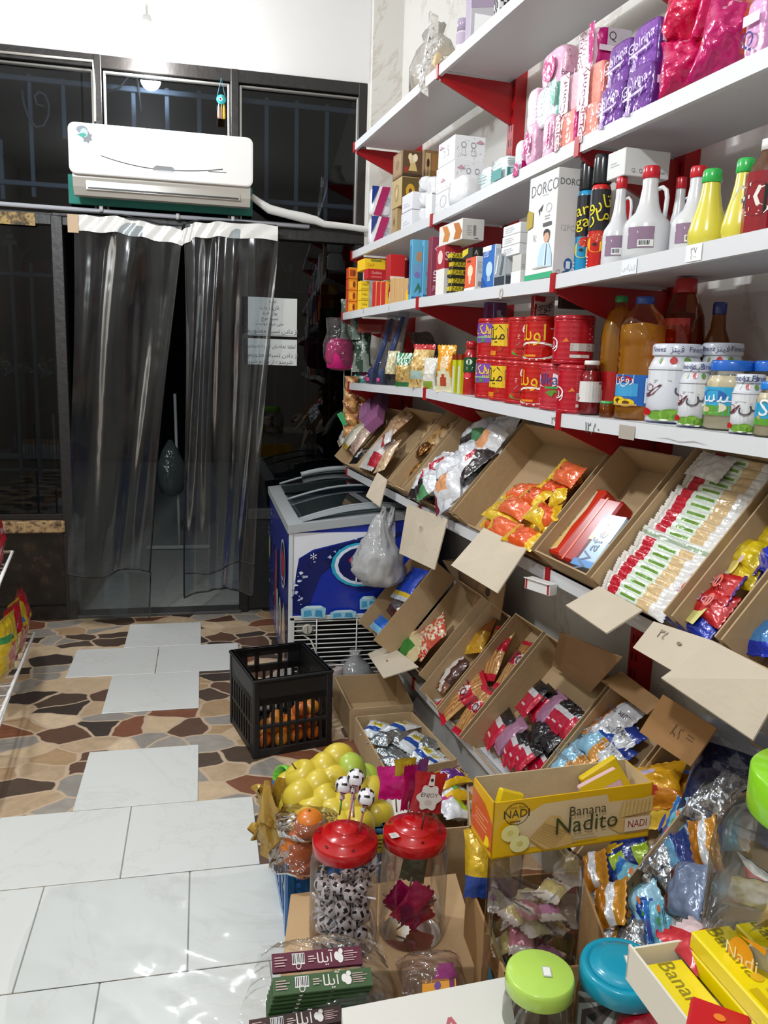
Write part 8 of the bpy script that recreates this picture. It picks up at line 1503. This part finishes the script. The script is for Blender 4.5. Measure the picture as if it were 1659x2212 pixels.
# white card box and sachets at the bottom edge
zw = .36; q = [on_z(*c, zw) for c in ((738, 2178), (1097, 2109), (1125, 2290), (752, 2370))]
b = MB(); convex(b, [Vector((p.x, p.y, z)) for z in (.0, zw) for p in q], [(0, 1, 2, 3), (4, 5, 6, 7), (0, 1, 5, 4), (1, 2, 6, 5), (2, 3, 7, 6), (3, 0, 4, 7)], '#dcdad2', 'paper', None)
art(b, flatP(q[3], q[2]-q[3], q[0]-q[3], (0, 0, 1)), .25, .2, [('p', [(.42, .30), (.44, .30), (.47, .62), (.46, .62)], '#b8606a'), ('p', [(.56, .34), (.58, .32), (.66, .62), (.64, .64)], '#b8606a'), ('p', [(.64, .62), (.66, .64), (.74, .30), (.72, .30)], '#b8606a')])
solo('white_carton', b, 'plain white carton with faint red pen strokes at the bottom photo edge', 'carton')
zp = .25; t = None
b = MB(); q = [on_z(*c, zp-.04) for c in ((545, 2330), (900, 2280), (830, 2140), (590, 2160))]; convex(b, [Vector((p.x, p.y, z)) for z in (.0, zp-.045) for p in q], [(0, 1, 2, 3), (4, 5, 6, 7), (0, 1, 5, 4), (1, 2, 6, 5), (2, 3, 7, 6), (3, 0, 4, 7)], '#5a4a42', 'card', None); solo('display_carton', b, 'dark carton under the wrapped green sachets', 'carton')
SACH = lambda c0: [('r', 0, 0, 1, 1, c0), ('bc', .22, .30, .14, .6, '#3a2a2e'), ('t', fa('آیلا'), .58, .5, .02, '#e6dcd8'), ('e', .72, .55, .03, .24, '#e6e2e0'), ('e', .755, .42, .035, .26, '#e6e2e0'), ('e', .765, .78, .025, .15, '#e6e2e0'), ('ln', .80, .2, .16, .6, 5, '#c8a8a8'), ('ln', .03, .2, .16, .6, 4, '#c8a8a8'), ('o', .29, .2, .03, .2, .7, '#d8ccc8'), ('ln', .40, .3, .1, .4, 3, '#d8c0c0')]
def sachet(corn, z, c0, label, dz=.0, tiltz=.012):
    P = [on_z(*corn[0], z), on_z(*corn[1], z), on_z(*corn[2], z+tiltz), on_z(*corn[3], z+tiltz)]; n = (P[1]-P[0]).cross(P[3]-P[0]).normalized(); w, h = (P[1]-P[0]).length, (P[3]-P[0]).length
    M = frame(P[0], (P[1]-P[0]).normalized(), n.cross((P[1]-P[0]).normalized()), n); b = MB(); box(b, 0, w, 0, h, -.008, 0, c0, 'gloss', bev=.002); art(b, flatP((0, 0, 0), (w, 0, 0), (0, h, 0), (0, 0, 1)), w, h, SACH(c0), kind='gloss')
    return solo('cake_sachet', b, label, 'sachet', M, 'long cake sachets in clear wrap')
sachet([(588, 2102), (784, 2082), (779, 2040), (582, 2062)], zp+.055, '#5c1a34', 'maroon cake sachet with white print on top of the stack')
for i in range(6): sachet([(590-3*i, 2152+9*i), (806-4*i, 2128+9*i), (802-4*i, 2090+9*i), (592-3*i, 2112+9*i)], zp+.045-.0105*i, ['#3c5a36', '#34502f'][i % 2], f'green cake sachet, {ORD[i]} from the top of the green stack')
sachet([(540, 2240), (742, 2205), (740, 2180), (548, 2204)], zp+.0, '#3a2420', 'dark brown sachet with a yellow and white corner at the bottom edge')
b = MB(); ks = [(rr.uniform(10, 60), rr.uniform(10, 60), rr.uniform(0, 6), rr.uniform(.001, .005)) for _ in range(8)]
C4 = [on_z(*c, z) for c, z in (((505, 2240), .20), ((860, 2205), .24), ((822, 2040), .265), ((566, 2052), .25))]
grid(b, lambda u, v: (C4[0].lerp(C4[1], u)).lerp(C4[3].lerp(C4[2], u), v)+Z*(.045*max(0, 1-((2*u-1)**4+(2*v-1)**4))+sum(a*(1-abs(sin(kx*u*.5+ky*v*.5+p))) for kx, ky, p, a in ks)), 50, 40, '#fbfbfb', 'wrap'); solo('clear_wrap', b, 'crinkled clear wrap over the maroon and green sachets', 'wrap')
C4 = [on_z(*c, z) for c, z in (((872, 2160), .215), ((1005, 2135), .22), ((990, 2062), .225), ((850, 2075), .215))]
t = thing('clear_pouch', 'clear plastic pouch with magenta and orange cards between carton and white box', 'pouch', T(C4[0])); ti = T(-C4[0])
b = MB(); grid(b, lambda u, v: ti @ ((C4[0].lerp(C4[1], u)).lerp(C4[3].lerp(C4[2], u), v)+Z*(.03*max(0, 1-((2*u-1)**4+(2*v-1)**4))+sum(.5*a*(1-abs(sin(kx*u*.4+ky*v*.4+p))) for kx, ky, p, a in ks))), 30, 24, '#f6f0f6', 'wrap'); b.build('film', t)
for c4, col, els in ((((935, 2118), (988, 2110), (978, 2078), (948, 2082)), '#9a1a78', []), (((912, 2148), (986, 2134), (984, 2112), (912, 2118)), '#d8963a', [('e', .45, .4, .1, .3, '#6a4a8a'), ('r', .8, .1, .95, .8, '#6a2a5a')])):
    P = [ti @ on_z(*c, .232 if col == '#9a1a78' else .237) for c in c4]; b = MB(); mb_ = [(p.x, p.y, p.z+dz) for dz in (-.002, 0) for p in P]; convex(b, mb_, [(0, 1, 2, 3), (4, 5, 6, 7), (0, 1, 5, 4), (1, 2, 6, 5), (2, 3, 7, 6), (3, 0, 4, 7)], col, 'gloss', None); art(b, flatP(P[0], P[1]-P[0], P[3]-P[0], (0, 0, 1)), .06, .03, els); b.build('card', t)
# ------------------------------------------------------------------ counter at the right with the tall jar and the banana wafers
zk = .70; b = MB(); cq = on_z(1532, 2062, zk)
box(b, cq.x, cq.x+.5, cq.y-.75, cq.y, .02, zk, '#b9b2a4', 'paper', bev=.004); solo('counter', b, 'pale counter block under the banana wafer tray at the right edge', 'counter')
zt0 = zk+.002; TH = .045
pc = [on_z(1358, 2040, zt0+TH), on_z(1640, 1985, zt0+TH)]; xh = (pc[1]-pc[0]).normalized(); e2 = on_z(1498, 2222, zt0+TH)-pc[0]; yh = Z.cross(xh); TW = .27; TD = .30
dn = e2.normalized(); dn = (-yh*cos(radians(0))).normalized()
dirn = e2.normalized(); M = frame(Vector((pc[0].x, pc[0].y, zt0)), Z.cross(-dirn)*-1 if False else dirn.cross(Z)*-1, -dirn, Z)
M = frame(Vector((pc[0].x, pc[0].y, zt0)), Z.cross(dirn), dirn*-1, Z) if False else frame(Vector((pc[0].x, pc[0].y, zt0)), -(dirn.cross(Z))*-1, Z.cross(-(dirn.cross(Z))*-1), Z)
if M.col[0].x < 0: M = frame(Vector((pc[0].x, pc[0].y, zt0)), dirn.cross(Z)*-1, dirn*-1, Z)
tr = thing('display_tray', 'white card tray of yellow banana wafer packets on the counter', 'tray', M)
b = MB()
for a in ((0, TW, -TD, 0, 0, .003), (0, .003, -TD, 0, .003, TH), (TW-.003, TW, -TD, 0, .003, TH), (0, TW, -.003, 0, .003, TH*.9)): box(b, *a, '#ddd6c6', 'paper')
b.build('tray', tr)
BAN = [('t', 'Banana', .30, .5, .020, '#8a7a10', 0), ('e', .6, .5, .05, .14, '#d8a818'), ('r', .7, .1, .95, .3, '#c8a80c'), ('ln', .72, .4, .2, .4, 3, '#c8ac20')]
for r_, x in enumerate((.012, .072, .132)):
    for j in range(2):
        for k in range(2 if r_ else 1):
            w, d, h = .052, .135, .022; X = M @ T((x, -.012-.142*j, .004+.023*k+(.012 if r_ else 0))) ; b = MB(); box(b, 0, w, -d, 0, 0, h, '#e6cf00', 'gloss', bev=.002); art(b, flatP((0, 0, h), (0, -d, 0), (w, 0, 0), (0, 0, 1)), d, w, BAN, kind='gloss'); art(b, flatP((0, -d, 0), (w, 0, 0), (0, 0, h), (0, -1, 0)), w, h, [('t', 'NADI', .5, .5, .009, '#a01820')], kind='gloss')
            solo('banana_wafer_packet', b, f'yellow banana wafer packet, {["left", "middle", "right"][r_]} row, {["far", "near"][j]} end, {["lower", "upper"][k]} layer', 'wafer packet', X, 'banana wafer packets in the tray')
b = MB(); q = on_z(1552, 2215, zk+.085); X = T(q) @ RZ(-40); box(b, -.028, .028, -.05, .03, -.02, .0, '#c01018', 'gloss', bev=.003); art(b, flatP((-.028, -.05, 0), (.056, 0, 0), (0, .08, 0), (0, 0, 1)), .056, .08, [('t', 'NADI', .5, .3, .016, '#f0e8e4', 20), ('e', .5, .75, .1, .06, '#e07a20')]); solo('red_box', b, 'small red box with white lettering on the banana packets', 'box', X)
b = MB(); X = T(on_z(1500, 2040, zk+.03)) @ RZ(20) @ RX(20); pillow(b, .07, .06, .035, lambda u, v: '#b81a28' if (v < .6 or u < .4) else '#e2c8cc', 12, 10, 'foil', 4, .05, .5, 1); solo('red_pack', b, 'red wrapper with a pale curve behind the banana tray', 'pack', X)
b = MB(); X = T(on_z(1420, 2205, .40)) @ RZ(-30); pillow(b, .13, .15, .06, lambda u, v: '#a01024', 10, 12, 'foil', 6, .06, .5, 1); solo('red_pack', b, 'dark red pack low at the bottom edge beside the turquoise lid', 'pack', X)
zj0 = zk+.004; pq = on_z(1728, 2108, zj0); tj = thing('sweet_jar', 'tall clear jar with a lime green screw lid cut by the right photo edge', 'jar', T(pq)); c = CAM-pq; th = atan2(c.y, c.x); dq = depth(pq)
hh = z_at(pq, 1728, 1664)-zj0; Rb = 212*dq/FPX*.97
b = MB(); lathe(b, [(Rb*.85, 0), (Rb*.97, .006), (Rb, .03), (Rb, hh*.55), (Rb*.97, hh*.66), (Rb*.82, hh*.76), (Rb*.66, hh*.82), (Rb*.64, hh*.86)], 40, '#f6f8f8', 'clear', top=False); b.build('body', tj)
b = MB(); lathe(b, [(Rb*.70, hh*.80), (Rb*.71, hh*.81), (Rb*.71, hh*.985), (Rb*.68, hh), (.001, hh*1.002)], 44, '#86c91e', 'gloss'); b.build('lid', tj)
b = MB(); art(b, cylP(Rb*1.004, hh*.03, hh*.34, th-.3, 1.5), Rb*1.5, hh*.34, [('p', [(.1, .0), (.4, .95), (.7, 1), (1, 1), (1, 0)], '#eae8e2'), ('p', [(.10, .0), (.24, .5), (.4, .35), (.36, 0)], '#e0a018'), ('e', .34, .66, .10, .26, '#e89a20'), ('t', 'Nadi', .34, .66, .016, '#f2dca0'), ('o', .62, .4, .1, .2, .8, '#9ac0b0'), ('p', [(.3, .95), (.5, 1), (.5, .9)], '#e89a20')], kind='gloss'); b.build('label', tj)
for i in range(7): X = T((pq.x+Rb*.5*cos(i*.9), pq.y+Rb*.5*sin(i*.9), zj0+.035+.02*i)) @ RZ(50*i) @ RX(60); b = MB(); pillow(b, .07, .085, .03, lambda u, v, i=i: ['#e4e2de', '#d8b870', '#c86a6a'][i % 3] if .2 < v < .8 else '#ecebe8', 8, 10, 'foil', i, .15, .5, 2); solo('wrapped_sweet', b, f'wrapped sweet in the tall lime lidded jar, {ORD[i]} from below', 'sweet', X, 'sweets in the tall lime lidded jar')
